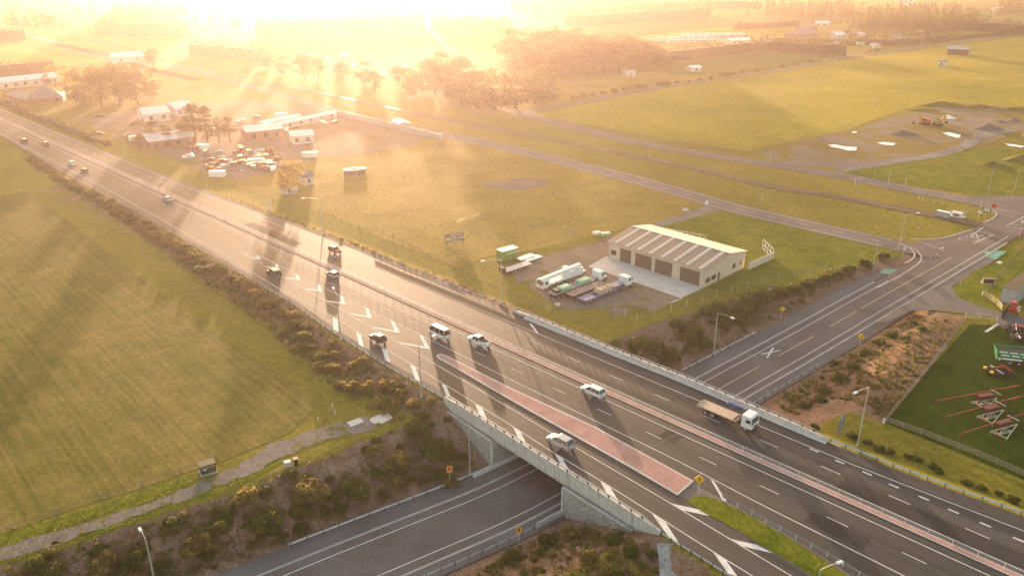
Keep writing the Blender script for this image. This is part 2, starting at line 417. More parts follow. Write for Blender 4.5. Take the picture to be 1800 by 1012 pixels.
FIELD_BROWN = two_noise("stubble_field", [c3(.062,.085,.006), c3(.115,.115,.018), c3(.22,.172,.045)], .022, .16, .95, .9, .15, 2.0, (rows_angle((115,385),(400,600)), 1.3, .03, .42, c3(.3,.2,.07)))
FIELD_YEL = two_noise("bright_pasture", [c3(.12,.135,.008), c3(.26,.22,.014), c3(.43,.32,.03)], .012, .5, .95, 1.0, .3, .7)
FIELD_GRN = two_noise("green_pasture", [c3(.06,.08,.012), c3(.095,.115,.018), c3(.13,.14,.025)], .01, .8, .95, .6, .12, 1.5)
FIELD_PALE = two_noise("pale_field", [c3(.2,.19,.05), c3(.27,.24,.075), c3(.33,.29,.1)], .01, .6, .95, .6, .12, 1.2)
FIELD_OCHRE = two_noise("rough_pasture", [c3(.14,.115,.015), c3(.25,.185,.035), c3(.37,.27,.07)], .04, .7, .95, 1.0, .25, .9)
LAWN = two_noise("mown_lawn", [c3(.016,.036,.002), c3(.028,.054,.003), c3(.055,.072,.008)], .09, .5, .95, .5, .03, 8)
VERGE = two_noise("verge_grass", [c3(.06,.09,.006), c3(.125,.145,.01), c3(.21,.19,.025)], .25, 2.2, .95, .8, .06, 6)
def patchy(name, base, grass, s1, lo, hi):
    q = NT(name); v = q.pos(); a = q.noise(v, s1, 6, .65, .5); b = q.noise(v, 2.5, 5, .7)
    c = q.ramp(b, [(.3, base[0]), (.5, base[1]), (.7, base[2])]); g = q.ramp(q.noise(v, 1.2, 5, .7), [(.35, grass[0]), (.65, grass[1])])
    st = q.noise(q.mapping(v, .5, (.05, .5, 1)), 1.0, 4, .6)
    c = q.mix(q.math('MULTIPLY', q.ramp(st, [(.4, 0.0), (.7, 1.0)]), .4), c, base[2])
    col = q.mix(q.ramp(a, [(lo, 0.0), (hi, 1.0)]), c, g)
    return q.done(q.bsdf(col, .95, normal=q.bump(q.noise(v, 1.5, 6, .75), .8, .15), spec=.02))
QUARRY = patchy("quarry_ground", [c3(.13,.105,.085), c3(.2,.165,.14), c3(.29,.25,.215)], [c3(.14,.11,.03), c3(.24,.18,.05)], .04, .42, .54)
SALV = patchy("salvage_ground", [c3(.14,.095,.065), c3(.22,.16,.115), c3(.32,.25,.19)], [c3(.13,.11,.03), c3(.2,.16,.05)], .05, .5, .62)
YARDG = patchy("truck_yard_surface", [c3(.14,.1,.075), c3(.22,.165,.125), c3(.32,.26,.21)], [c3(.1,.1,.02), c3(.17,.15,.035)], .09, .52, .62)
TRACK = patchy("track_surface", [c3(.13,.105,.085), c3(.2,.17,.145), c3(.29,.255,.225)], [c3(.1,.11,.015), c3(.17,.16,.03)], .35, .54, .62)
DIRT = two_noise("yard_dirt", [c3(.13,.095,.07), c3(.2,.15,.115), c3(.28,.22,.175)], .06, 1.5, .95, .6, .08, 3)
RAILB = two_noise("rail_ballast", [c3(.09,.068,.04), c3(.14,.105,.07), c3(.2,.155,.115)], .1, 3, .95, .6, .05, 6)

sheet("stubble_field", [(-300,398),(-60,355),(45,337),(62,345),(115,385),(250,490),(400,600),(500,660),(548,694),(556,708),(548,725),(512,758),(385,812),(200,872),(0,938),(-300,1030)], FIELD_BROWN, .03, wob=.35)
sheet("gravel_track", [(-200,1010),(0,962),(130,925),(250,888),(345,848),(425,812),(470,780),(520,766),(590,742),(640,730),(662,742),(650,757),(600,768),(560,778),(500,801),(430,838),(350,868),(250,903),(130,945),(0,984),(-200,1040)], TRACK, .06, wob=.4, step=1.2, drape=True)
sheet("track_verge", [(-200,1052),(0,993),(130,955),(250,912),(350,877),(430,848),(500,811),(500,801),(430,838),(350,868),(250,903),(130,945),(0,984),(-200,1040)], VERGE, .035, wob=.2, step=2, drape=True)
sheet("fence_verge", [(-200,1000),(0,940),(130,900),(250,862),(340,832),(346,848),(250,885),(130,922),(0,960),(-200,1008)], VERGE, .035, wob=.3, step=2)
# fields, far to near
sheet("far_field", [(-900,60),(-100,8),(330,6),(420,24),(520,40),(250,60),(-100,30)], FIELD_GRN, .05)
sheet("far_field", [(420,2),(900,2),(905,26),(760,50),(430,44)], FIELD_PALE, .06)
sheet("far_field", [(900,15),(1100,6),(1340,1),(1345,22),(1240,27),(1020,40),(905,38)], FIELD_YEL, .07)
sheet("far_field", [(1000,48),(1240,32),(1480,26),(1480,42),(1350,55),(1180,62),(1060,68)], FIELD_GRN, .05)
sheet("far_field", [(1130,64),(1200,54),(1330,43),(1400,45),(1400,60),(1250,62),(1150,72)], FIELD_YEL, .08)
sheet("far_field", [(1480,18),(1900,-8),(2000,10),(1800,40),(1600,50),(1490,42)], FIELD_GRN, .06)
sheet("north_paddock", [(1180,112),(1340,92),(1470,98),(1440,105),(1350,124),(1270,134),(1180,131),(1165,124)], FIELD_GRN, .05)
sheet("north_paddock", [(980,140),(1165,125),(1260,138),(1130,158),(1000,178),(960,180)], FIELD_OCHRE, .045)
sheet("bright_field", [(935,203),(1120,164),(1275,139),(1350,130),(1500,104),(1620,88),(1760,70),(2100,20),(2300,120),(1800,190),(1650,178),(1590,192),(1490,228),(1310,266),(1150,240)], FIELD_YEL, .05)
sheet("road_paddock", [(330,300),(560,270),(770,238),(860,246),(1040,300),(1170,322),(1240,352),(1238,362),(1200,378),(1140,395),(1070,408),(1000,425),(930,440),(860,450),(800,470),(640,405),(560,372)], FIELD_OCHRE, .04)
sheet("left_strip_field", [(0,160),(-300,160),(-300,70),(-100,50),(0,68),(100,98),(190,108),(0,128)], FIELD_YEL, .05)
sheet("yard_paddock", [(1270,368),(1330,378),(1500,420),(1590,438),(1560,448),(1400,500),(1300,520),(1245,505),(1320,470),(1180,430),(1150,400)], VERGE, .04)
# yards
sheet("salvage_yard_ground", [(125,208),(220,196),(330,184),(450,175),(585,196),(770,238),(700,262),(560,280),(480,300),(425,318),(380,310),(330,292),(260,262),(190,238)], SALV, .06, wob=1.2)
sheet("quarry_yard_ground", [(1330,268),(1420,246),(1500,228),(1590,200),(1650,190),(1750,186),(1830,196),(1830,230),(1770,238),(1740,256),(1700,262),(1650,272),(1590,284),(1500,300),(1470,296),(1440,294),(1370,288)], QUARRY, .06, wob=1.0)
sheet("quarry_grass", [(1500,300),(1590,286),(1660,275),(1720,262),(1800,262),(1990,240),(2100,300),(1800,350),(1725,345),(1600,325),(1480,305)], VERGE, .07, wob=.4)
sheet("truck_yard_ground", [(905,468),(960,448),(1040,430),(1100,404),(1118,399),(1125,404),(1075,430),(1068,456),(1037,468),(1120,500),(1196,522),(1165,540),(1110,552),(1085,556),(1050,540),(1000,545),(950,520),(905,495)], YARDG, .05, wob=.7)
sheet("concrete_apron", [(1034,468),(1066,450),(1237,505.5),(1197,524)], CONC, .08)
sheet("kerb_edge", [(1178,531),(1198,523.5),(1200,524.5),(1180,532.5)], CONC_L, .12)
sheet("driveway", [(1274,362),(1262,371),(1240,376),(1200,388),(1150,402),(1120,410),(1098,408),(1140,394),(1200,376),(1246,360),(1252,352)], GRAVEL, .09, wob=.15, step=3)
sheet("implement_lawn", [(1556,742),(1640,640),(1706,570),(1760,572),(1800,590),(2000,640),(2000,980),(1800,842),(1700,800)], LAWN, .05)
sheet("roadside_lawn", [(1672,508),(1700,488),(1738,455),(1762,430),(1800,440),(1960,470),(1960,560),(1800,545),(1756,547),(1700,536),(1680,520)], VERGE, .05)
sheet("farm_driveway", [(1612,523),(1640,506),(1672,498),(1680,521),(1720,537),(1762,549),(1800,556),(1960,580),(1960,640),(1800,592),(1757,574),(1745,556),(1690,550),(1640,545),(1600,546),(1560,565),(1540,566)], SHOULDER, .07, wob=.1)
sheet("edge_slab", [(1730,582),(1753,567),(1757,570),(1735,584)], CONC, .1)
# frontage road, railway, back road
FR = [(-400,-60),(0,48),(100,78),(200,100),(310,117),(450,155),(560,188),(680,218),(790,240),(900,262),(1000,287),(1100,312),(1190,337),(1290,366),(1400,392),(1480,410),(1560,428),(1620,440)]
def smooth(pts, n=6): return catmull(pts, n)
FRW = smooth(pxl(FR)); strip("frontage_road", FRW, 9.0, ASPHALT_OLD, .10)
BR = [(520,90),(640,120),(740,148),(840,178),(930,205),(1020,226),(1110,249),(1230,270),(1350,289),(1475,309),(1600,334),(1700,352),(1760,364),(1850,380)]
BRW = smooth(pxl(BR)); strip("back_road", BRW, 8.0, ASPHALT_OLD, .09)
DR = [(920,200),(1000,183),(1125,161),(1275,137),(1350,128),(1500,100),(1600,86),(1720,70),(1800,58),(2000,30)]
strip("country_lane", smooth(pxl(DR)), 5.0, SHOULDER, .11)
QR = [(1475,300),(1560,286),(1640,274),(1690,260),(1725,240),(1780,228)]
strip("quarry_track", smooth(pxl(QR)), 5.5, GRAVEL, .12)
RW = [(-300,-45),(0,28),(150,68),(300,103),(450,140),(600,172),(750,204),(900,232),(1000,252),(1100,272),(1200,292),(1350,327),(1475,347),(1600,371),(1715,394),(1775,409),(1900,440)]
RWW = smooth(pxl(RW)); strip("rail_bed", RWW, 5.0, RAILB, .11)
for o_ in (-.53, .53):
    mb = MB(); pts = RWW; q = []
    for i, p in enumerate(pts):
        a = pts[max(i-1, 0)]; b = pts[min(i+1, len(pts)-1)]; d = (b-a).normalized(); q.append(p+Vector((-d.y, d.x, 0))*o_)
    o = ribbon(mb, q, .09, .26).build("railway_rail", paint("rail_steel" + str(o_), c3(.2,.14,.11), .4, .6)); tag(o, kind="structure")

# ================================================================== junction at the top of the cross road
sheet("junction_tarmac", [(1548,432),(1560,424),(1590,429),(1650,419),(1690,409),(1722,400),(1745,388),(1752,376),(1740,368),(1700,358),(1700,345),(1800,344),(2000,330),(2000,420),(1800,400),(1770,412),(1712,438),(1685,449),(1650,452),(1622,452),(1606,445),(1590,438)], ROADL, .13)

# ================================================================== motorway
def mline(ts, s0, s1, z=0.0, step=6.0):
    n = max(2, int(abs(s1-s0)/step)); return [M(s0+(s1-s0)*i/n, ts(s0+(s1-s0)*i/n) if callable(ts) else ts, z) for i in range(n+1)]
def band(name, ta, tb, s0, s1, m, z):
    a = mline(ta, s0, s1, z); b = mline(tb, s0, s1, z); k = len(a)
    o = MB().add(a+b, [(i, i+1, k+i+1, k+i) for i in range(k-1)]).build(name, m); tag(o, kind="structure"); return o
band("motorway", tS, tN, -420, 460, ASPHALT, 0.0)
band("motorway_shoulder", tS, lambda s: tS(s)+1.4, -420, 262, SHOULDER, .006)
band("motorway_shoulder", lambda s: tN(s)-1.5, tN, -420, 232, SHOULDER, .006)
mk_w = MB()
def wl(px, wd=.16, dz=.012, z=0.0): ribbon(mk_w, smooth([P(a, b, z) for a, b in px], 3), wd, dz)
# edge and lane lines of the south carriageway and ramp
B1 = [(-380,30),(-150,152),(0,235),(160,318),(312,402),(400,452),(492,508),(585,557),(626,581),(671,609),(721,639),(776,672),(835,708),(901,749),(973,795),(1055,844),(1146,901),(1252,968),(1325,1013),(1500,1122)]
B2 = [(424,443),(460,464),(500,487),(537,510),(572,529),(612,552),(654,576),(699,601.5),(750,631),(800,660),(900,719),(968,760),(1007,783),(1080,826),(1177,883),(1282,946),(1390,1011),(1500,1077)]
B3 = [(424,443),(451,448),(483,463),(519,481),(558,500),(597,519),(642,541),(686,562.5),(736,587),(825,631),(900,668),(1000,717),(1085,758),(1170,799),(1250,840),(1350,892),(1470,952),(1590,1012),(1700,1068)]
wl(B1); wl(B2); wl(B3)
for ts, s0, s1 in ((1.55, -420, 460), (-2.3, -420, 460), (lambda s: np.interp(s, [-420, 0, 200, 300, 322, 345, 460], [8.0, 8.0, 8.4, 8.7, 8.8, 10.0, 13.5]), -420, 460)):
    ribbon(mk_w, mline(ts, s0, s1), .16, .012)
for ts, s0, s1 in ((lambda s: -5.55, 100, 460), (lambda s: 5.1, -420, 460), (lambda s: -5.4, -420, 90)):
    ph = (ST(1441, 820)[0] if callable(ts) and ts(300) > 0 else ST(1333, 854)[0])
    st = s0 + ((ph - s0) % 10); ribbon(mk_w, mline(ts, st, s1), .14, .012, (3, 7, 0))
# wide-spaced marks of the merge lane
for a, b in ((1431,791),(1476,811.5),(1524,831.5),(1571,853.5),(1624,875),(1676,898),(1732,921.5),(1791,948)):
    s, t = ST(a, b); ribbon(mk_w, [M(s-.7, t), M(s+.7, t)], .32, .013)
# chevrons
CHV = [((699,600.5),(736,586.5),(757,614)),((653.5,574),(686,562),(703.5,585.5)),((612.5,550),(642,540),(653.5,559.5)),((570.7,527.5),(597,519.3),(608,535)),((534,506.5),(558,500),(566,513)),((500.7,487),(519,480.7),(528,493)),((468,467.8),(483.6,463.3),(491,473)),((438.7,451.3),(451,448),(457.6,456))]
for A, T, X in CHV:
    a, t, x = (P(*q, .013) for q in (A, T, X)); w_ = 1.15; e = MD
    L1 = (x-a); n1 = Vector((-L1.y, L1.x, 0)).normalized(); L2 = (x-t); n2 = Vector((-L2.y, L2.x, 0)).normalized()
    inner = x - e*(w_*1.55)
    mk_w.face([a, a+e*w_*1.1, x, t+e*w_*1.1, t, inner])
BARS = [[(585,557),(593,561.5),(595,583.5),(586,578.5)],[(626,583.5),(635,588.5),(639.5,610.5),(631,605)],[(671,611),(680.5,616),(686,637),(677.5,633)],[(721,640),(730.5,646),(739,671),(730,666)],[(776,673.5),(785,678.5),(795,703.5),(786,698.5)],[(835,709),(848,716.5),(857,739),(844,732)],[(901.5,750),(915,758),(927,783),(913.5,775)],[(974,795),(987.5,803.5),(1004,832),(990,823)],[(1055,845),(1073,856),(1092,888),(1071,875)],[(1146,902),(1169,916),(1197.5,960),(1179,948)],[(1252.5,968.5),(1274,981),(1297,1013),(1280,1007)],
        [(1177.5,883.5),(1230,895),(1247.5,906.5),(1197.5,895.5)],[(1282.5,946),(1330,956.5),(1360,972),(1305,959.5)],[(1249,842),(1255,845),(1277,880),(1271,880)],[(930,568),(935,569),(947,586),(943,585)]]
for q in BARS: mk_w.face([P(a, b, .014) for a, b in reversed(q)])
o = mk_w.build("road_markings", WHITE); tag(o, kind="structure")
# pink traffic island and the pink median strip
isl = [(767,626),(770,623),(776,622.5),(784,625),(900,683.5),(1046,750.5),(1219,846),(1191,870.5),(1108,822),(900,705),(790,641),(771,631)]
m_ = MB(); ip = [P(a, b, 0) for a, b in isl]; m_.prism([(p.x, p.y) for p in ip], -.02, .15)
o = m_.build("traffic_island_kerb", CONC_L); tag(o, kind="structure")
c_ = sum(ip, Vector())/len(ip)
inn = []
for i, p in enumerate(ip):
    a = ip[i-1]; b = ip[(i+1) % len(ip)]; d1 = (p-a).normalized(); d2 = (b-p).normalized(); n = Vector((-(d1+d2).y, (d1+d2).x, 0)).normalized()
    if (MB and sum((ip[k].x*ip[(k+1)%len(ip)].y - ip[(k+1)%len(ip)].x*ip[k].y) for k in range(len(ip))) < 0): n = -n
    inn.append(p + n*.32)
me = tri_poly([Vector((p.x, p.y, .156)) for p in inn]); me.materials.append(PINK); o = link("traffic_island_paving", me); tag(o, kind="structure")
band("median_kerb", -.55, .55, -420, 460, CONC_L, .02)
m_ = MB()
for a, b in ((-.55, -.42), (.42, .55)):
    p = mline(a, -420, 460, 0); q = mline(b, -420, 460, 0); k = len(p)
    up = Vector((0, 0, .06)); vs = p + [v+up for v in p] + [v+up for v in q] + q
    m_.add(vs, [f for i in range(k-1) for f in ((i, i+1, k+i+1, k+i), (k+i, k+i+1, 2*k+i+1, 2*k+i), (2*k+i, 2*k+i+1, 3*k+i+1, 3*k+i))])
o = m_.build("median_kerb_stones", CONC_L); tag(o, kind="structure")
band("median_paving", -.42, .42, -420, 460, PINK, .05)
PATCH = two_noise("asphalt_patch", [c3(.034,.03,.029), c3(.046,.041,.039), c3(.064,.057,.054)], .1, 4.0, .8, .35, .01, 25, None, .12, .14, 2.0)
PATCH2 = two_noise("worn_asphalt", [c3(.045,.039,.037), c3(.06,.053,.05), c3(.08,.072,.068)], .1, 4.0, .7, .35, .01, 25, (-atan2(MD.y, MD.x), 1.6, .02, .6, c3(.12,.107,.1)), .2, .14, 2.0)
for a_, b_, s0, s1, m_ in ((-5.3, -2.5, 204, 239, PATCH2), (1.8, 4.9, 322, 351, PATCH), (-8.6, -5.8, 322, 330, PATCH), (-5.3, -2.5, 296, 299, PATCH), (5.3, 8.2, 246, 262, PATCH2), (-8.4, -5.8, 120, 168, PATCH2), (1.8, 4.9, 150, 176, PATCH), (5.3, 8.2, 330, 372, PATCH2)):
    band("road_patch", a_, b_, s0, s1, m_, .005)
# grass wedge between ramp and motorway
sheet("ramp_gravel", [(1219,846),(1228,853),(1240,861),(1300,893),(1400,948),(1500,1012),(1600,1075),(1560,1100),(1425,1013),(1360,972),(1297,933),(1250,905),(1213,880),(1191,870.5)], SHOULDER, 0.008, z=0.0)
sheet("ramp_grass", [(1207,881),(1222,872),(1240,870),(1262,878),(1330,912),(1400,953),(1495,1012),(1580,1068),(1540,1080),(1430,1012),(1365,973),(1295,930),(1240,902)], VERGE, .03, z=0.0, wob=.12, step=1.0)
# bridge joints
mj = MB()
for sx in (277.0, 294.5):
    pts = []
    for (l_) in (0,):
        a = M(sx, tS(sx)+.5, .004)
    # the joints run parallel to the road below
    dirv = (cr_at(70) - cr_at(55)); dirv.z = 0; dirv.normalize()
    b = a + dirv * 60
    t_ = (b-MO).dot(MN); k = (tN(sx)-1 - (a-MO).dot(MN)) / (t_ - (a-MO).dot(MN)); ribbon(mj, [a, a+(b-a)*k], .12, .004)
o = mj.build("bridge_joints", DKSTEEL); tag(o, kind="structure")

# ================================================================== lower road
def lroad(name, off0, off1, l0, l1, m, dz):
    a = [cr_at(l, off0, dz) for l in np.arange(l0, l1+.1, 3.0)]; b = [cr_at(l, off1, dz) for l in np.arange(l0, l1+.1, 3.0)]; k = len(a)
    o = MB().add(a+b, [(i, i+1, k+i+1, k+i) for i in range(k-1)]).build(name, m); tag(o, kind="structure"); return o
def l_of(px, py, z):
    p = P(px, py, z); r, zz, l = cr_near(np.array([p.x]), np.array([p.y])); return float(l[0])
def on_low(px, py):
    z = -3.0
    for _ in range(8): p = P(px, py, z+.16); z = float(cr_near(np.array([p.x]), np.array([p.y]))[1][0])
    return P(px, py, z)
LJ = l_of(1655, 462, -1.4); LE = CRl[-1]
lroad("cross_road", -5.2, 5.2, 0, LE, ROADL, .16)
lroad("cross_road_path", 5.6, 8.8, 0, LJ-16, SHOULDER, .15)
lroad("cross_road_path", -8.2, -5.6, 0, LJ+14, SHOULDER, .15)
for a, b, l1 in ((5.15, 5.6, LJ-22), (-5.6, -5.15, LJ+28)):
    lroad("cross_road_kerb", a, b, 0, l1, KERB, .2)
mw = MB()
ribbon(mw, [cr_at(l, 3.5) for l in np.arange(0, LJ-18, 3)], .17, .175)
ribbon(mw, [cr_at(l, -3.55) for l in np.arange(0, LJ+36, 3)], .17, .175)
lph = l_of(635, 993, -6.4)
ribbon(mw, [cr_at(l, 0.0) for l in np.arange(lph-40, l_of(1100, 770, -6.5), 1.0)], .12, .175, (3, 7, 0))
for a, b in (((1338,623.5),(1371,617)),((1348,630),(1359,612)),):   # painted cross
    ribbon(mw, [on_low(*a), on_low(*b)], .35, .19 if a[0] < 1345 else .194)
ribbon(mw, [P(1705,429,-1.2),P(1747,414,-1.2),P(1717,407,-1.2)], .2, .19)
ribbon(mw, [P(1706,418,-1.2),P(1729,415,-1.2)], .2, .19); ribbon(mw, [P(1716,412,-1.2),P(1719,422,-1.2)], .2, .19)
ribbon(mw, [P(1652,439,-1.2),P(1688,420,-1.2)], .3, .19)
ribbon(mw, [P(1706,416,-1.2),P(1728,401,-1.2)], .25, .19)
ribbon(mw, smooth(pxl([(1600,420),(1652,438.5)])), .15, .19)
ribbon(mw, smooth(pxl([(1600,436),(1612,442),(1619,453),(1616,462),(1600,474),(1580,487)])), .2, .19)
ribbon(mw, smooth(pxl([(1541,507),(1580,487)])), .2, .19)
ribbon(mw, [P(1622,462,-1.2),P(1712,410,-1.2)], .15, .19, (1.0, 3.0, 0))
ribbon(mw, pxl([(1800,382),(1769,398),(1798,404)]), .2, .19)
ribbon(mw, pxl([(1775,395),(1800,397)]), .2, .19); ribbon(mw, smooth(pxl([(1735,364),(1800,378)])), .14, .19)
# edge and centre lines of the other roads
FRm = smooth(pxl([(560,188),(680,218),(790,240),(900,262),(1000,287),(1100,312),(1190,337),(1290,366),(1400,392),(1480,410),(1560,428)]))
def offl(pts, o_):
    q = []
    for i, p in enumerate(pts):
        a = pts[max(i-1, 0)]; b = pts[min(i+1, len(pts)-1)]; d = (b-a); d.z = 0; d.normalize(); q.append(p+Vector((-d.y, d.x, 0))*o_)
    return q
for k in (-3.4, 3.4): ribbon(mw, offl(FRm, k), .16, .12)
ribbon(mw, FRm, .14, .12, (3, 7, 2))
BRm = smooth(pxl([(1110,249),(1230,270),(1350,289),(1475,309),(1600,334),(1700,352)]))
ribbon(mw, BRm, .13, .11, (3, 7, 0))
ribbon(mw, offl(smooth(pxl([(1500,314),(1600,334),(1700,352)])), -2.9), .12, .11); ribbon(mw, offl(smooth(pxl([(1500,314),(1600,334),(1700,352)])), 2.9), .12, .11)
o = mw.build("road_markings", WHITE); tag(o, kind="structure")
my = MB()
for a, b in (((1261,686,-6.2),(1332,646,-5.5)),((1369,626,-4.9),(1429,591,-4.1)),((1459,575,-3.7),(1505,548,-3.1)),((1512,544,-3.0),(1579,506,-2.1)),((1579,506,-2.1),(1671,454,-1.22))):
    l0, l1 = l_of(*a), l_of(*b); ribbon(my, [cr_at(l, 0.0) for l in np.linspace(l0, l1, 8)], .17, .178)
ribbon(my, [P(1705,434,-1.2), P(1745,413,-1.2)], .17, .195)
o = my.build("yellow_centre_line", YEL); tag(o, kind="structure")
gp = MB()
for q in ([(1547,479.5),(1552,473),(1582,473),(1575,481.5),(1560,482)], [(1583,474),(1598,466.5),(1607,468),(1592,477.5),(1576,478)], [(1727,442.5),(1737,440.5),(1746,444),(1736,449)], [(1733,450.5),(1749,440),(1770,442),(1750,456)]):
    gp.face([P(a, b, hgt(*P(a, b).xy)+.225) for a, b in q])
o = gp.build("green_cycle_paving", GREENP); tag(o, kind="structure")
kb = MB()
for q in ([(1600,421),(1640,421.5),(1675,415),(1695,408.5),(1711,404)], [(1730,392),(1745,385),(1751,377),(1745,371)], [(1578,428),(1598,437),(1607,447),(1604,456),(1590,464)]):
    ribbon(kb, smooth(pxl(q)), .5, .24)
o = kb.build("junction_kerb", KERB); tag(o, kind="structure")

# ================================================================== the bridge
MSE = two_noise("abutment_block_base", [c3(.36,.34,.315), c3(.44,.415,.385), c3(.5,.475,.44)], .8, 6.0, .9, .3, .02, 10)
def block_mat(ax):
    q = NT("rough_block_wall"); v = q.pos()
    m = q.n("ShaderNodeCombineXYZ"); sp = q.n("ShaderNodeSeparateXYZ"); q.l(v, sp.inputs[0])
    u = q.math('ADD', q.math('MULTIPLY', sp.outputs[0], ax.x), q.math('MULTIPLY', sp.outputs[1], ax.y))
    q.l(u, m.inputs[0]); q.l(sp.outputs[2], m.inputs[1])
    br = q.n("ShaderNodeTexBrick"); q.l(m.outputs[0], br.inputs[0]); br.inputs["Scale"].default_value = 1.0
    br.inputs["Brick Width"].default_value = 1.1; br.inputs["Row Height"].default_value = .42; br.inputs["Mortar Size"].default_value = .06
    br.inputs["Mortar Smooth"].default_value = .6; br.inputs["Color1"].default_value = c3(.7,.66,.6); br.inputs["Color2"].default_value = c3(.45,.42,.38); br.inputs["Mortar"].default_value = c3(.14,.12,.1)
    c = q.mix(.4, br.outputs[0], q.ramp(q.noise(v, 2.5, 5, .7), [(.35, c3(.26,.23,.2)), (.62, c3(.7,.66,.61))]))
    hb = q.math('SUBTRACT', q.noise(v, 2.2, 5, .7), q.math('MULTIPLY', br.outputs[1], .9))
    return q.done(q.bsdf(c, .9, normal=q.bump(hb, .9, .3), spec=.2))
def streaked():
    q = NT("weathered_concrete"); v = q.pos(); n = q.noise(q.mapping(v, RZ_M, (1.4, 1.4, .12)), 1.0, 5, .7); b = q.noise(v, 2.0, 5, .7)
    c = q.ramp(b, [(.35, c3(.48,.445,.41)), (.65, c3(.68,.64,.6))]); c = q.mix(q.math('MULTIPLY', q.ramp(n, [(.5, 0.0), (.66, 1.0)]), .55), c, c3(.25,.225,.2))
    return q.done(q.bsdf(c, .9, normal=q.bump(b, .2, .02), spec=.1))
CONC_W = streaked()
br_root = thing("road_bridge", "pale concrete motorway bridge over the lower road with rough block abutment walls", "bridge", M(285, -10, 0))
def lp(p): return Vector(p) - br_root.location
def slab(name, pts, z0, z1, m):
    mb = MB(); mb.prism([(p.x-br_root.location.x, p.y-br_root.location.y) for p in pts], z0, z1); return mb.build(name, m, br_root)
S0, S1 = 262.0, 307.5
def par_line(side, s):      # outer face of the parapets
    return (tS(s)-.25) if side < 0 else (tN(s)+.35)
sA, sB = 268.0, 302.0
# deck over the gap (soffit 1.7 m below the road)
dk = [M(sA, par_line(-1, sA)+.35, 0), M(sB, par_line(-1, sB)+.35, 0), M(318, tN(318)+.2, 0), M(262, tN(262)+.2, 0)]
slab("deck", dk, -1.7, -.03, CONC)
def parapet(side, s0, s1, name):
    a = [M(s, par_line(side, s), 0) for s in np.linspace(s0, s1, 14)]; iw = .45*(-side)
    b = [M(s, par_line(side, s)+iw, 0) for s in np.linspace(s0, s1, 14)]
    mb = MB(); k = len(a); dn = lambda p, z: lp(Vector((p.x, p.y, z)))
    zb = [(-1.75 if 1 <= i <= k-2 else -1.2) for i in range(k)]; zt = [.78 if 1 <= i <= k-2 else .45 for i in range(k)]
    vs = [dn(a[i], zb[i]) for i in range(k)] + [dn(a[i], zt[i]) for i in range(k)] + [dn(b[i], zt[i]) for i in range(k)] + [dn(b[i], zb[i]) for i in range(k)]
    fs = []
    for i in range(k-1):
        for r in range(4):
            r2 = (r+1) % 4; fs.append((r*k+i, r*k+i+1, r2*k+i+1, r2*k+i))
    fs += [(0, k, 2*k, 3*k), (k-1, 4*k-1, 3*k-1, 2*k-1)]
    mb.add(vs, fs); pr = mb.build(name, CONC_W, br_root)
    # coping lip and panel joints
    mb = MB()
    lip = [M(s, par_line(side, s)+side*.08, 0) for s in np.linspace(s0+3, s1-3, 12)]
    for p, q in zip(lip, lip[1:]):
        mb.cyl(lp((p.x, p.y, -1.05)), lp((q.x, q.y, -1.05)), .09, n=4, cap=False)
    mb.build("drip_edge", CONC, br_root)
    mb = MB(); n = int((s1-s0-3)/2.0)
    tops = [M(s0+1.5+i*2.0, par_line(side, s0+1.5+i*2.0)-side*.2, .78) for i in range(n+1)]
    q_ = MB(); q_.box((0, 0, .2), (.18, .16, .42)); bm_ = q_.mesh('rail_bracket', DKSTEEL)
    for p in tops: link('rail_bracket', bm_, br_root, lp(p), -RZ_M)
    pass
    mb = MB()
    for zz in (1.2,):
        for p, q in zip(tops, tops[1:]): mb.cyl(lp((p.x, p.y, zz)), lp((q.x, q.y, zz)), .085, n=6, cap=True)
    p, q = tops[0], M(s0, par_line(side, s0)-side*.2, .4); mb.cyl(lp((p.x, p.y, 1.2)), lp(q), .08, n=6)
    p, q = tops[-1], M(s1, par_line(side, s1)-side*.2, .4); mb.cyl(lp((p.x, p.y, 1.2)), lp(q), .08, n=6)
    mb.build("top_rail", STEEL, br_root)
parapet(-1, 263.0, 309.5, "parapet")
parapet(1, 246.0, 316.0, "parapet")
# inner concrete strip beside the north parapet
band("bridge_edge_strip", lambda s: tN(s)-.95, tN, 250, 316, CONC_L, .03)
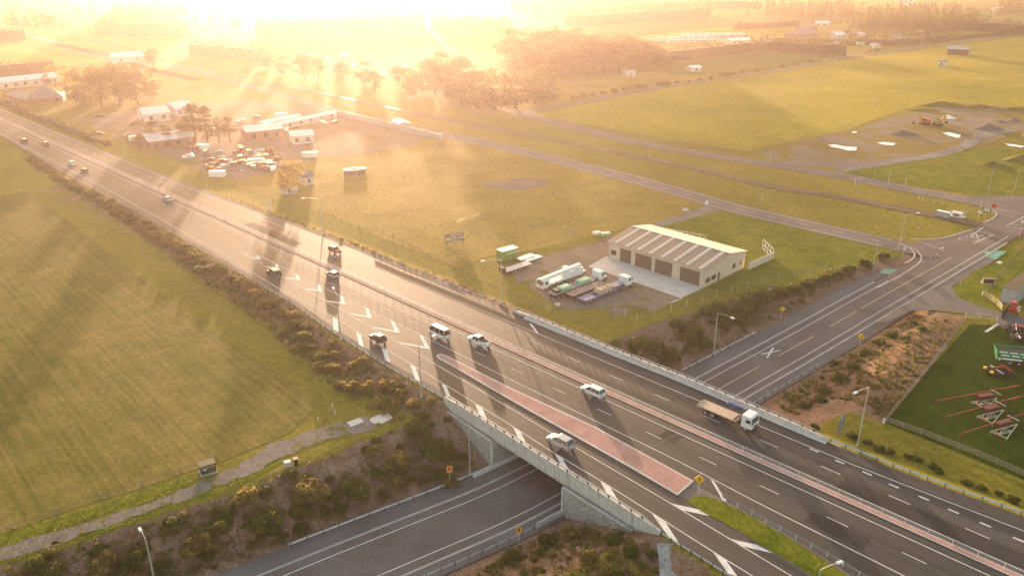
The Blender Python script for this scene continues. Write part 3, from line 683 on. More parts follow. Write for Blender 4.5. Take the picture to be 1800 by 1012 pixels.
# abutment faces parallel to the road below, and the wing walls below the south edge
BLK_R = block_mat(Vector(((cr_at(60)-cr_at(50)).normalized().x, (cr_at(60)-cr_at(50)).normalized().y, 0)))
BLK_M = block_mat(MD)
def wallpanel(name, a, b, z0, z1, th, m, side=1):
    d = (b-a); d.z = 0; d.normalize(); n = Vector((-d.y, d.x, 0))*th*side
    mb = MB(); mb.prism([(p.x-br_root.location.x, p.y-br_root.location.y) for p in (a, b, b+n, a+n)], z0, z1); return mb.build(name, m, br_root)
cN, cS = P(865, 822, -6.6), P(988, 905, -6.6)
def along_cr(p, L):        # follow the cross road at the same offset
    r, z, l = cr_near(np.array([p.x]), np.array([p.y])); return [cr_at(l[0]+x, r[0]) for x in np.linspace(0, L, 5)]
for c, sd, nm in ((cN, 1, "abutment_wall"), (cS, -1, "abutment_wall")):
    pts = along_cr(c, 60); mb = MB()
    q_ = []
    for p in pts:
        s_, t_ = (p-MO).dot(MD), (p-MO).dot(MN)
        if q_ and t_ > tN(s_)+.2:
            a0 = q_[-1]; s0_, t0_ = (a0-MO).dot(MD), (a0-MO).dot(MN); q_.append(a0.lerp(p, (tN(s_)+.2-t0_)/(t_-t0_))); break
        q_.append(p)
    pts = q_
    r_ = Vector((0, 0, 0))
    for p, q in zip(pts, pts[1:]):
        d = (q-p); d.z = 0; d.normalize(); n = Vector((-d.y, d.x, 0))*.4*sd
        mb.prism([(v.x-br_root.location.x, v.y-br_root.location.y) for v in (p, q, q+n, p+n)], -7.2, -1.65)
    mb.build(nm, BLK_R, br_root)
wallpanel("wing_wall", Vector(cN) - MD*.02, cN - MD*14 + MN*1.2, -7.2, -1.55, .4, BLK_M, -1)
wallpanel("wing_wall", Vector(cS) + MD*.02, cS + MD*13 - MN*.7, -7.2, -1.55, .4, BLK_M, 1)
for c, sg in ((cN, -1), (cS, 1)):      # corner posts and step-back ledge
    mb = MB(); q = lp((c.x, c.y, -4.4)); mb.box(q + Vector((0, 0, 0)), (.3, .3, 5.7), -RZ_M); mb.build("corner_post", CONC_L, br_root)
    e = c + MD*(sg*12) + MN*(1.0 if sg < 0 else -.6); mb = MB(); a, b = lp((c.x, c.y, -1.5)), lp((e.x, e.y, -1.5))
    mb.cyl(a, b, .18, n=4); mb.build("wall_capping", CONC, br_root)

# ================================================================== guardrails, barriers
POST_ME = {}
def guardrail(name, pts, label, group=None, spacing=2.4, h=.75, beam_side=0.0, post_m=None, beam_m=None, maxp=100):
    """steel beam on posts; pts are ground points in the world"""
    root = thing(name, label, "guardrail", pts[len(pts)//2], 0, group); L0 = root.location.copy()
    post_m = post_m or DKSTEEL; beam_m = beam_m or STEEL
    mb = MB(); acc = [0]
    for a, b in zip(pts, pts[1:]): acc.append(acc[-1]+(b-a).length)
    def at(l):
        for i in range(len(acc)-1):
            if l <= acc[i+1] + 1e-6: return pts[i].lerp(pts[i+1], (l-acc[i])/max(acc[i+1]-acc[i], 1e-6)), (pts[i+1]-pts[i]).normalized()
        return pts[-1], (pts[-1]-pts[-2]).normalized()
    prof = [(.02, -.16), (.07, -.1), (.02, -.02), (.02, .02), (.07, .1), (.02, .16)]
    secs = []
    for i, p in enumerate(pts):
        d = (pts[min(i+1, len(pts)-1)] - pts[max(i-1, 0)]); d.z = 0; d.normalize(); n = Vector((-d.y, d.x, 0))
        secs.append([p - L0 + n*(x+beam_side) + Vector((0, 0, h-.16+z)) for x, z in prof])
    k = len(prof); vs = [v for s_ in secs for v in s_]
    mb.add(vs, [(i*k+j, (i+1)*k+j, (i+1)*k+j+1, i*k+j+1) for i in range(len(secs)-1) for j in range(k-1)])
    mb.build("beam", beam_m, root)
    key = (round(h, 2), post_m.name)
    if key not in POST_ME:
        q = MB(); q.box((0, 0, (h-.04)/2-.15), (.12, .1, h+.26)); POST_ME[key] = q.mesh("post", post_m)
    ls = np.arange(.3, acc[-1], spacing)
    if len(ls) > maxp: ls = np.linspace(.3, acc[-1]-.3, maxp)
    for l in ls:
        p, d = at(l); link("post", POST_ME[key], root, p-L0, atan2(d.y, d.x))
    return root
def on(px, z=None):
    return [W(a, b) if z is None else P(a, b, z) for a, b in px]
WP = paint("white_post", c3(.62,.62,.6), .6, 0, .1)
def edge_run(side, s0, s1, off=0.0, n=None):
    n = n or max(2, int((s1-s0)/6)); out = []
    for s in np.linspace(s0, s1, n+1):
        t = (tS(s)-off) if side < 0 else (tN(s)+off); p = M(s, t, 0); p.z = max(min(0.0, hgt(p.x, p.y)), -.3); out.append(p)
    return out
guardrail("guardrail", edge_run(-1, 186, 262.5, .15), "long steel guardrail on the shrub side of the motorway, ending at the bridge", "steel guardrails")
guardrail("guardrail", edge_run(-1, 309.5, 345, .2), "close-posted steel guardrail running on from the near end of the bridge parapet", "steel guardrails", 1.6)
guardrail("guardrail", edge_run(1, 196, 247, .2), "steel guardrail on the far verge of the motorway in front of the truck yard", "steel guardrails", 2.4)
guardrail("guardrail", edge_run(1, 316, 400, .2), "pale steel guardrail on the far edge of the motorway below the tall lamp and lawn", "steel guardrails", 2.4, beam_m=paint("pale_steel", c3(.62,.68,.72), .4, .5, .06))
guardrail("guardrail", [P(a, b, .05) for a, b in ((1268,877),(1312,898),(1350,921),(1400,947),(1450,975),(1512,1013),(1560,1042))], "low guardrail between the grass wedge and the near motorway lanes", "steel guardrails", 2.2, post_m=WP, beam_m=paint("mid_grey_steel", c3(.3,.3,.3), .5, .5))  # beam in a darker grey steel than the other rails
def cr_run(l0, l1, off): return [cr_at(l, off, .16) for l in np.arange(l0, l1, 4)] + [cr_at(l1, off, .16)]
lx = lambda *q: l_of(*q)
guardrail("guardrail", cr_run(lx(507,962,-6.5), lx(830,836,-6.6), 8.4), "guardrail along the planted bank of the lower road, left of the bridge", "steel guardrails", 2.4)
guardrail("guardrail", cr_run(lx(700,1050,-6.5), lx(945,930,-6.6), -7.5), "dark-posted guardrail on the near side of the lower road in the bottom foreground", "steel guardrails", 2.2)
guardrail("guardrail", cr_run(lx(1199,660,-6.3), lx(1320,592,-5.6), 8.7), "guardrail beside the lower road at the foot of the lamp, right of the bridge", "steel guardrails", 2.4)
guardrail("guardrail", cr_run(lx(1300,722,-6.2), lx(1449,636,-4.2), -7.7), "guardrail on the lawn side of the lower road, right of the bridge", "steel guardrails", 2.2)
# low concrete walls at the abutment feet
for l0, l1, off, lab in ((lx(828,837,-6.6), lx(880,815,-6.6)+30, 8.15, "low concrete wall at the foot of the left abutment"), (lx(945,930,-6.6), lx(988,905,-6.6)+34, -7.35, "low concrete wall at the foot of the right abutment")):
    pts = cr_run(l0, l1, off); mb = MB()
    for p, q in zip(pts, pts[1:]):
        d = (q-p).normalized(); n = Vector((-d.y, d.x, 0))
        vs = [p+n*.22, p-n*.22, q-n*.22, q+n*.22]; up = Vector((0, 0, .8)); vs2 = [p+n*.1+up, p-n*.1+up, q-n*.1+up, q+n*.1+up]
        mb.add([v-pts[0] for v in vs+vs2], [(4,5,6,7),(0,1,5,4),(1,2,6,5),(2,3,7,6),(3,0,4,7)])
    o = mb.build("barrier_wall", CONC_L, None, loc=pts[0]); tag(o, lab, "concrete barrier")
# wire rope barrier on the median
wr = thing("wire_barrier", "thin wire rope barrier on short white posts along the pink median strip", "barrier", M(300, 0, .1))
q = MB(); q.cyl((0, 0, 0), (0, 0, .95), .045, n=5); pm = q.mesh("post", WP)
for i in range(100):
    s = 152 + i*3.0
    link("post", pm, wr, M(s, 0, 0) - M(300, 0, 0))
q = MB()
for i in range(1, 100): s = 152 - i*3.0; q.cyl(M(s, 0, 0)-M(300, 0, 0), M(s, 0, .95)-M(300, 0, 0), .045, n=4)
tag(q.build("distant_posts", WP, wr), kind="stuff")
q = MB()
for z in (.45, .62, .8): q.cyl(M(-145, 0, z)-M(300, 0, 0), M(449, 0, z)-M(300, 0, 0), .014, n=3, cap=False)
q.build("wire_rope", STEEL, wr)

gs_ = MB(); gp_ = [W(x, y)+Vector((0, 0, .07)) for x, y in ((1170,955),(1171,965),(1173,975),(1174,985),(1175,1000),(1176,1020),(1177,1045))]
ribbon(gs_, gp_, 2.3); o = gs_.build("stone_drain", two_noise("drain_stones", [c3(.2,.19,.18), c3(.32,.3,.285), c3(.45,.43,.41)], .8, 5, .95, .9, .06, 8)); tag(o, kind="structure")
# ================================================================== vegetation
F_SHRUB = foliage("shrub_leaves", [c3(.018,.036,.002), c3(.035,.062,.004), c3(.06,.092,.008), c3(.11,.13,.014)], .3, c3(.42,.42,.04))
F_OLIVE = foliage("olive_leaves", [c3(.08,.075,.014), c3(.14,.12,.025), c3(.2,.165,.04), c3(.27,.21,.06)], .42, c3(.55,.42,.1))
F_GOLD = foliage("golden_leaves", [c3(.12,.1,.02), c3(.2,.15,.03), c3(.28,.2,.04), c3(.33,.25,.06)], .45, c3(.6,.42,.08))
F_DARK = foliage("dark_needles", [c3(.022,.032,.008), c3(.035,.048,.012), c3(.05,.064,.016), c3(.065,.075,.02)], .22)
F_TREE = foliage("tree_leaves", [c3(.04,.05,.01), c3(.065,.075,.014), c3(.09,.1,.02), c3(.12,.12,.03)], .3)
F_HEDGE = foliage("hedge_leaves", [c3(.03,.04,.008), c3(.05,.06,.012), c3(.07,.08,.018)], .22, cs=.35)
F_TUS = foliage("tussock_blades", [c3(.1,.085,.03), c3(.17,.13,.055), c3(.24,.18,.085), c3(.3,.23,.12)], .35, c3(.5,.36,.14), .6)
def leaf_arrays(lobes, n, size, rng, up=.25, flat=1.0, thin=.55):
    """n leaf quads spread over ellipsoid lobes [(x,y,z,rx,ry,rz)]; returns verts (4n,3)"""
    L = np.array(lobes, float); wgt = L[:, 3]*L[:, 4] + L[:, 5]*L[:, 3]; idx = rng.choice(len(L), n, p=wgt/wgt.sum())
    d = rng.normal(size=(n, 3)); d /= np.linalg.norm(d, axis=1)[:, None]
    low = d[:, 2] < -.35; d[low, 2] *= -.6
    r = rng.uniform(.55, 1.0, n)**.6; r = np.where(rng.random(n) < .12, r*1.12, r)
    c = L[idx, :3] + d * L[idx, 3:6] * r[:, None]
    nrm = d + rng.normal(0, .55, (n, 3)); nrm[:, 2] += up; nrm /= np.linalg.norm(nrm, axis=1)[:, None]
    a = np.cross(nrm, rng.normal(size=(n, 3))); a /= np.linalg.norm(a, axis=1)[:, None]; b = np.cross(nrm, a)
    s = size * rng.uniform(.6, 1.4, n)[:, None]; a *= s; b *= s*thin
    v = np.stack([c-a-b*.4, c+b, c+a+b*.4, c-b], 1); return v.reshape(-1, 3)
def mesh_np(name, v, mats, mi=None, extra=None):
    """quads from verts (4n,3); extra = MB appended with material 1"""
    me = D.meshes.new(name); nq = len(v)//4; f = np.arange(4*nq, dtype=np.int32)
    me.vertices.add(len(v)); me.vertices.foreach_set("co", v.astype(np.float32).ravel())
    me.loops.add(4*nq); me.loops.foreach_set("vertex_index", f)
    me.polygons.add(nq); me.polygons.foreach_set("loop_start", f[::4].copy())
    for m in mats: me.materials.append(m)
    me.update(calc_edges=True); return me
# ---- shrubs
def shrub_mesh(kind, seed):
    rng = np.random.default_rng(seed); k = int(rng.integers(4, 8)); lob = [(0, 0, .42, .62, .6, .45)]
    for i in range(k):
        a = rng.uniform(0, 6.28); q = rng.uniform(.35, .62); lob.append((cos(a)*q, sin(a)*q, rng.uniform(.25, .6), rng.uniform(.28, .42), rng.uniform(.28, .42), rng.uniform(.25, .45)))
    if kind == 'round': lob = [(0, 0, .45, .85, .85, .55)] + [(cos(i)*.5, sin(i)*.5, .5, .35, .35, .35) for i in rng.uniform(0, 6.28, 3)]
    v = leaf_arrays(lob, 2300, .085 if kind != 'round' else .07, rng, .3)
    v[:, 2] = np.maximum(v[:, 2], -.05)
    return mesh_np("shrub", v, [dict(a=F_SHRUB, b=F_OLIVE, c=F_GOLD).get(kind, F_SHRUB)])
def flax_mesh(seed, mat):
    rng = np.random.default_rng(seed); n = 130; vs = []
    for i in range(n):
        a = rng.uniform(0, 6.28); tilt = rng.uniform(.1, 1.1); ln = rng.uniform(.6, 1.15); w_ = .035; b = np.array([cos(a), sin(a), 0]); sd = np.array([-sin(a), cos(a), 0])*w_
        o_ = b*rng.uniform(0, .18); m = o_ + b*ln*.5*sin(tilt) + np.array([0, 0, ln*.62*cos(tilt*.7)]); e = o_ + b*ln*(sin(tilt)+.12) + np.array([0, 0, ln*.75*cos(tilt)])
        vs += [o_-sd, o_+sd, m+sd*1.1, m-sd*1.1, m-sd*1.1, m+sd*1.1, e+sd*.2, e-sd*.2]
    return mesh_np("flax", np.array(vs), [mat])
SHR = [shrub_mesh('a', 1), shrub_mesh('a', 2), shrub_mesh('round', 3), shrub_mesh('b', 4), shrub_mesh('b', 5), shrub_mesh('round', 6)]
GLD = [shrub_mesh('c', 7), shrub_mesh('c', 8)]
FLX = [flax_mesh(11, F_OLIVE), flax_mesh(12, F_TUS), flax_mesh(13, F_SHRUB)]
NSH = [0]
def put_shrub(p, r, me, lab, group, name="shrub", zs=1.0):
    o = link(name, me, None, (p.x, p.y, p.z-.06), random.uniform(0, 6.28)); o.scale = (r, r*random.uniform(.85, 1.15), r*zs)
    tag(o, lab, "shrub" if name == "shrub" else "plant", group); NSH[0] += 1; return o
def scatter_poly(px, n, mind, use=W):
    """random ground points inside a photo polygon, kept mind metres apart"""
    X = [p[0] for p in px]; Y = [p[1] for p in px]; out = []; tries = 0
    while len(out) < n and tries < n*60:
        tries += 1; x = random.uniform(min(X), max(X)); y = random.uniform(min(Y), max(Y))
        if not bool(inpoly(np.array([x]), np.array([y]), px)[0]): continue
        p = use(x, y)
        if crd(p) < 9.9: continue
        s, t = (p-MO).dot(MD), (p-MO).dot(MN)
        if tS(s)-1.0 < t < tN(s)+1.0: continue
        if all((p-q).length > mind for q in out): out.append(p)
    return out
# A: beside the motorway on the field side
def rowspot():
    s = random.uniform(18, 262); wdt = np.interp(s, [0, 100, 180, 240, 262], [2.0, 3.0, 5.5, 8.5, 8]); t = tS(s) - random.uniform(1.6, 1.4+wdt); p = M(s, t, 0); p.z = hgt(p.x, p.y); return p
LA = "rounded backlit shrub in the long planted row between the motorway and the left field"
for i in range(120):
    s = 18 + 240*(i/117)**.85 + random.uniform(-.8, .8); wdt = np.interp(s, [0, 100, 180, 240, 262], [2.0, 3.0, 5.5, 8.5, 8])
    t = tS(s) - random.uniform(1.6, 1.0+wdt); p = M(s, t, 0); p.z = hgt(p.x, p.y)
    me_ = random.choice(SHR+SHR[3:5]*2+GLD); k_ = 'golden-leaved' if me_ in GLD else 'olive-leaved' if me_ in (SHR[3], SHR[4]) else 'dome-shaped green' if me_ in (SHR[2], SHR[5]) else 'lumpy green'
    put_shrub(p, random.uniform(1.3, 2.1)*(1.0 if s > 60 else .75), me_, k_ + ' shrub in the long planted row between motorway and left field', "shrubs in the row beside the motorway", zs=random.uniform(.8, 1.1))
# B: bank left of the bridge
PB = [(-40,1060),(0,1003),(110,962),(250,930),(430,868),(560,806),(700,752),(785,722),(846,812),(725,872),(507,950),(420,1030),(200,1060)]
LB = "leafy shrub on the soil bank between the gravel track and the lower road"
big = [(383,935,2.1),(470,925,2.3),(345,970,2.0),(545,868,2.3),(620,868,2.2),(700,822,2.5),(690,850,1.8),(765,800,2.2),(730,760,1.8),(430,880,1.5),(530,905,1.5),(180,1000,1.7),(90,1010,1.5),(240,985,1.6),(300,935,1.2),(600,900,1.3),(655,800,1.5),(790,850,1.2)]
for x, y, r in big: put_shrub(W(x, y), r*1.4, random.choice(SHR[:5]), "large dark leafy shrub on the bank left of the bridge", "large shrubs on the left bank", zs=random.uniform(.8, 1))
for p in scatter_poly(PB, 44, 1.6): put_shrub(p, random.uniform(.8, 1.7), random.choice(SHR[:3]+SHR[5:]+SHR[3:4]), LB.replace("leafy", "small leafy"), "small shrubs on the left bank")
for p in scatter_poly(PB, 14, 3.0): put_shrub(p, random.uniform(.9, 1.4), random.choice(FLX), "spiky long-leaved plant on the bank left of the bridge", "spiky plants on the left bank", "flax")
# C: bank in the bottom foreground
PC = [(800,1030),(870,985),(935,950),(990,915),(1060,940),(1120,935),(1150,960),(1160,1030),(1000,1060)]
for x, y, r in ((960,955,1.7),(1005,945,1.6),(900,985,1.6),(1075,955,1.5),(1110,975,1.3),(1030,985,1.5),(870,1005,1.5)): put_shrub(W(x, y), r, random.choice(SHR), "dense shrub on the near bank under the right abutment", "dense shrubs on the near bank")
for p in scatter_poly(PC, 22, 1.5): put_shrub(p, random.uniform(.5, 1.0), random.choice(SHR[3:]+SHR[:1]), "small shrub on the near bank in the bottom foreground", "small shrubs on the near bank")
for p in scatter_poly(PC, 14, 1.4): put_shrub(p, random.uniform(.9, 1.4), random.choice(FLX), "spiky grassy plant on the near bank in the bottom foreground", "spiky plants on the near bank", "flax")
# D: bank between the truck yard and the lower road
PD = [(1060,602),(1100,600),(1160,588),(1230,548),(1350,505),(1450,478),(1556,452),(1572,462),(1500,500),(1400,552),(1330,585),(1190,655),(1110,620)]
for x, y, r in ((1120,612,2.0),(1150,620,2.2),(1178,632,2.0),(1215,595,2.3),(1235,610,1.8),(1190,575,1.6),(1280,570,2.2),(1300,555,2.3),(1320,545,2.2),(1345,530,2.2),(1262,548,1.8),(1245,555,1.8),(1370,520,2.1),(1395,515,1.9),(1448,495,1.9),(1470,488,1.9),(1490,480,1.8),(1520,468,1.7),(1552,455,1.6),(1420,505,1.6)):
    put_shrub(W(x, y), r*1.35, random.choice(SHR[:3]+SHR[5:]), "large round shrub on the bank between the truck yard and the lower road", "large shrubs on the yard bank", zs=.95)
for p in scatter_poly(PD, 26, 1.6): put_shrub(p, random.uniform(.6, 1.1), random.choice(SHR), "small shrub on the bank between the truck yard and the lower road", "small shrubs on the yard bank")
# E: planted garden beside the lawn
PE = [(1360,700),(1420,660),(1520,602),(1600,555),(1690,562),(1640,628),(1556,735),(1500,705),(1440,700),(1400,730),(1370,720)]
for x, y, r in ((1448,690,1.5),(1478,668,1.6),(1500,648,1.6),(1520,625,1.5),(1545,605,1.7),(1565,592,1.6),(1605,570,1.3),(1620,580,1.3),(1415,715,1.4),(1432,752,1.1),(1442,705,1.4),(1465,640,1.2),(1590,598,1.2)): put_shrub(W(x, y), r, random.choice(SHR[:3]), "dark green shrub in the brown planted ground beside the lawn", "larger shrubs beside the lawn", zs=.8)
for p in scatter_poly(PE, 14, 1.8): put_shrub(p, random.uniform(.4, .75), random.choice(SHR[3:]), "small brown-green shrub in the planted ground beside the lawn", "small shrubs beside the lawn", zs=.8)
# G: low shrubs behind the right guardrail
for i, (x, y) in enumerate([(1525,778),(1545,790),(1562,795),(1595,803),(1612,808),(1640,820),(1700,850),(1725,858),(1755,868),(1780,880),(1650,828),(1500,768)]): put_shrub(W(x, y), random.uniform(.8, 1.3), random.choice(SHR[:3]), "low dark shrub behind the far guardrail at the right edge", "low shrubs behind the right guardrail", zs=.7)
# F: golden clumps on the far verge
for i in range(34):
    s = 150 + 112*i/33 + random.uniform(-1.2, 1.2); p = M(s, tN(s)+random.uniform(.9, 2.4), 0); p.z = hgt(p.x, p.y)
    put_shrub(p, random.uniform(.45, .95), random.choice(GLD+SHR[3:4]), "golden backlit clump on the far verge of the motorway", "golden clumps on the far verge", "grass_clump", zs=.8)
# tussock grass: too many to count
def tuft_stuff(name, spots, mat, n=9):
    rng = np.random.default_rng(5); vs = []
    for p, sc in spots:
        for i in range(n):
            a = rng.uniform(0, 6.28); ti = rng.uniform(.15, 1.0); ln = rng.uniform(.5, 1.0)*sc; b = np.array([cos(a), sin(a), 0]); sd = np.array([-sin(a), cos(a), 0])*.05*sc
            o_ = np.array(p) + b*.05; e = o_ + b*ln*sin(ti) + np.array([0, 0, ln*cos(ti)])
            vs += [o_-sd, o_+sd, e+sd*.35, e-sd*.35]
    o = link(name, mesh_np(name, np.array(vs), [mat])); tag(o, kind="stuff")
sp = []
for poly, n in ((PB, 1500), (PC, 500), (PD, 900), (PE, 1300)):
    X = [p[0] for p in poly]; Y = [p[1] for p in poly]; k = 0
    xs = np.array([random.uniform(min(X), max(X)) for _ in range(n*3)]); ys = np.array([random.uniform(min(Y), max(Y)) for _ in range(n*3)])
    m = inpoly(xs, ys, poly); xs, ys = xs[m][:n], ys[m][:n]
    for x, y in zip(xs, ys):
        p = W(x, y)
        s, t = (p-MO).dot(MD), (p-MO).dot(MN)
        if crd(p) > 9.3 and not (tS(s)-.6 < t < tN(s)+.6): sp.append((p, random.uniform(.35, 1.0)))
for i in range(2600):
    s = random.uniform(30, 262); t = tS(s) - random.uniform(.5, 2+np.interp(s, [0, 120, 250], [2, 4, 8])); p = M(s, t, 0); p.z = hgt(p.x, p.y); sp.append((p, random.uniform(.4, 1.15)))
for i in range(700):
    s = random.uniform(120, 262); t = tN(s) + random.uniform(.5, 3); p = M(s, t, 0); p.z = hgt(p.x, p.y); sp.append((p, random.uniform(.3, .7)))
tuft_stuff("tussock_grass", sp, F_TUS)
def cover_stuff(name, spots, mat, size=.1, n=150):
    rng = np.random.default_rng(9); vs = []
    for p, r in spots:
        lob = [(p.x+rng.normal(0, .3*r), p.y+rng.normal(0, .3*r), p.z+.25*r, .55*r, .55*r, .38*r) for _ in range(3)]
        vs.append(leaf_arrays(lob, n, size, rng, .3))
    o = link(name, mesh_np(name, np.concatenate(vs), [mat])); tag(o, kind="stuff")
def spots_in(poly, n, lo, hi):
    X = [p[0] for p in poly]; Y = [p[1] for p in poly]; out = []
    xs = np.array([random.uniform(min(X), max(X)) for _ in range(n*4)]); ys = np.array([random.uniform(min(Y), max(Y)) for _ in range(n*4)]); m = inpoly(xs, ys, poly)
    for x, y in list(zip(xs[m], ys[m]))[:n]:
        p = W(x, y); s, t = (p-MO).dot(MD), (p-MO).dot(MN)
        if crd(p) > 9.6 and not (tS(s)-.9 < t < tN(s)+.9): out.append((p, random.uniform(lo, hi)))
    return out
rowp = [(rowspot(), random.uniform(.5, 1.2)) for _ in range(520)]
cover_stuff("low_planting", rowp[:260] + spots_in(PB, 45, .6, 1.3) + spots_in(PC, 60, .6, 1.3) + spots_in(PE, 130, .4, .9), F_OLIVE)
cover_stuff("low_planting", rowp[260:] + spots_in(PB, 105, .7, 1.6) + spots_in(PC, 60, .6, 1.4) + spots_in(PD, 150, .7, 1.6) + spots_in(PE, 120, .4, 1.0), F_SHRUB)
# long pasture grass clumps in the rough paddock and on the verges
sp = []
for poly, n in (([(640,405),(800,470),(1060,560),(1090,552),(1000,545),(900,500),(880,470),(800,440),(1000,330),(760,270),(560,300),(500,345)], 2600), ([(0,250),(100,310),(300,430),(560,610),(690,720),(640,725),(560,700),(400,598),(250,488),(110,380),(60,335),(0,330)], 900), ([(0,930),(250,862),(345,835),(420,812),(430,850),(250,915),(0,995)], 700), ([(1480,305),(1800,262),(1800,345),(1600,325)], 900), ([(1200,300),(1720,400),(1560,425),(1250,350)], 700)):
    X = [p[0] for p in poly]; Y = [p[1] for p in poly]
    xs = np.array([random.uniform(min(X), max(X)) for _ in range(n*3)]); ys = np.array([random.uniform(min(Y), max(Y)) for _ in range(n*3)])
    m = inpoly(xs, ys, poly); sp += [(W(x, y), random.uniform(.2, .5)) for x, y in zip(xs[m][:n], ys[m][:n])]
F_GRASS = foliage("grass_blades", [c3(.09,.11,.015), c3(.15,.16,.025), c3(.22,.2,.04)], .4, c3(.5,.45,.08))
tuft_stuff("rough_grass", sp, F_GRASS, 6)

# ---- trees
def tree_proto(kind, seed):
    rng = np.random.default_rng(seed); lob = []; mb = MB(); mat = F_TREE
    if kind == 'broad':
        for i in range(26):
            a = rng.uniform(0, 6.28); q = rng.uniform(.05, .3); z = rng.uniform(.06, .84); q *= 1.25-abs(z-.45)*1.2
            lob.append((cos(a)*q, sin(a)*q, z, rng.uniform(.11, .18), rng.uniform(.11, .18), rng.uniform(.1, .16)))
        v = leaf_arrays(lob, 3400, .019, rng); h0 = .45
    elif kind == 'gold':
        mat = F_GOLD
        for i in range(16):
            a = rng.uniform(0, 6.28); q = rng.uniform(.05, .36); z = rng.uniform(.2, .85)
            lob.append((cos(a)*q, sin(a)*q, z, rng.uniform(.1, .18), rng.uniform(.1, .18), rng.uniform(.1, .16)))
        v = leaf_arrays(lob, 2600, .02, rng); h0 = .3
    elif kind == 'pine':
        mat = F_DARK
        for i in range(20):
            z = rng.uniform(.22, .95); a = rng.uniform(0, 6.28); q = rng.uniform(.02, .2)*(1.25-z)
            lob.append((cos(a)*q*1.3, sin(a)*q*1.3, z, .17*(1.3-z)+.03, .17*(1.3-z)+.03, .08))
        v = leaf_arrays(lob, 2800, .018, rng, thin=.4); h0 = .9
    elif kind == 'cone':
        mat = F_DARK
        for i in range(14):
            z = .1+.85*i/13; q = .2*(1.05-z); lob.append((rng.normal(0, .015), rng.normal(0, .015), z, q, q, .06))
        v = leaf_arrays(lob, 1900, .017, rng, thin=.45); h0 = .95
    me = mesh_np("crown", v, [mat])
    mb.cyl((0, 0, -.01), (.01, 0, h0*.55), .022, .014, 7); mb.cyl((.01, 0, h0*.55), (0, .01, h0), .014, .005, 6)
    for i in range(6):
        a = rng.uniform(0, 6.28); z0 = rng.uniform(.25, .6)*min(h0, .6)/.6; L = rng.uniform(.12, .22)
        mb.cyl((.005, 0, z0), (cos(a)*L, sin(a)*L, z0+.16), .008, .003, 5)
    return me, mb.mesh("trunk", TRUNK)
TP = {k: [tree_proto(k, 20+i+10*j) for i in range(3 if k in ('broad', 'pine') else 2)] for j, k in enumerate(('broad', 'gold', 'pine', 'cone'))}
def tree(kind, base, top_y=None, lab="", group=None, h=None, wd=1.0, n=None):
    p = P(*base) if len(base) == 2 else Vector(base)
    hh = h or height_of(p, top_y); wd *= random.uniform(.8, 1.2); hh *= random.uniform(.92, 1.06); me, tr = random.choice(TP[kind]) if n is None else TP[kind][n]
    r = thing(n and "tree" or "tree", lab, "tree", p, random.uniform(0, 6.28), group); r.scale = (hh*wd, hh*wd, hh)
    link("crown", me, r); link("trunk", tr, r); return r
for x, y, t in ((120,170,112),(148,184,108),(180,188,106),(212,186,103),(243,182,104),(268,172,112),(165,172,112),(226,170,106)):
    tree('broad' if x != 120 else 'gold', (x, y), t, "tall yellow-topped tree in the grove beside the long white shed", "trees in the grove by the white shed", wd=1.25)
for x, y, t in ((84,150,128),(50,152,136),(30,165,152),(12,172,158)): tree('broad', (x, y), t, "small bare-looking tree beside the grey-roofed house at the left edge", "small trees around the left house", wd=1.1)
tree('pine', (270,122), 78, "dark ragged pine standing by the pale roof beyond the yellow grove", wd=1.3, n=0)
for x, y, t in ((273,254,202),(292,252,210),(320,252,212),(345,256,178),(366,256,186),(386,252,196),(405,250,206),(334,250,200),(300,256,225)):
    tree('pine', (x, y), t, "tall dark pine with a bare trunk in the salvage yard", "pines in the salvage yard", wd=1.35)
tree('broad', (248,262), 232, "low round bush-like tree at the corner of the salvage yard shed", wd=1.2, n=1)
tree('gold', (514,340), 284, "golden backlit tree standing alone at the corner of the paddock", wd=1.3, n=0)
tree('broad', (530,322), 300, "small tree half hidden behind the golden tree", wd=.9, n=2)
for x, y, t in ((985,130,72),(1012,132,66),(1038,130,70),(1062,128,62),(1088,126,64),(1112,122,70),(1136,120,76),(1158,119,84),(1000,118,60),(1028,116,55),(1055,114,52),(1082,112,56),(1108,110,62),(1132,110,68),(1150,112,78),(1166,116,90),(975,124,66),(992,122,58),(1018,124,60),(1046,122,60),(1072,120,60),(1096,117,62),(1121,116,66),(1144,115,72)):
    tree('broad' if (x//2) % 3 else 'pine', (x, y), t, "tall dark tree in the dense wood left of the caravans", "trees in the wood left of the caravans", wd=2.1)
for x, y, t in ((905,112,44),(925,112,46),(945,114,48),(965,112,44),(985,108,46),(1005,104,44),(912,130,62),(938,134,64),(960,140,70)):
    tree('broad', (x, y), t, "hazy tree in the wood at the foot of the sun glare", "hazy trees at the left end of the wood", wd=1.8)
tree('cone', (966,172), 118, "narrow dark cypress at the right end of the rounded pale trees", wd=1.1, n=0)
for x, y, t in ((838,190,118),(870,192,112),(905,190,112),(940,182,118),(812,182,128)): tree('broad', (x, y), t, "large rounded pale-edged tree beside the back road", "rounded trees beside the back road", wd=1.8)
for x, y, t in ((742,160,96),(765,166,92),(790,168,94),(810,150,92),(776,150,88),(700,150,112),(640,148,104),(600,140,100),(560,135,96),(535,138,90),(500,130,92),(470,120,84),(660,160,120),(720,170,135)):
    tree('broad', (x, y), t, "hazy tree in the sun glare beyond the railway", "trees veiled in the sun glare", wd=1.4)
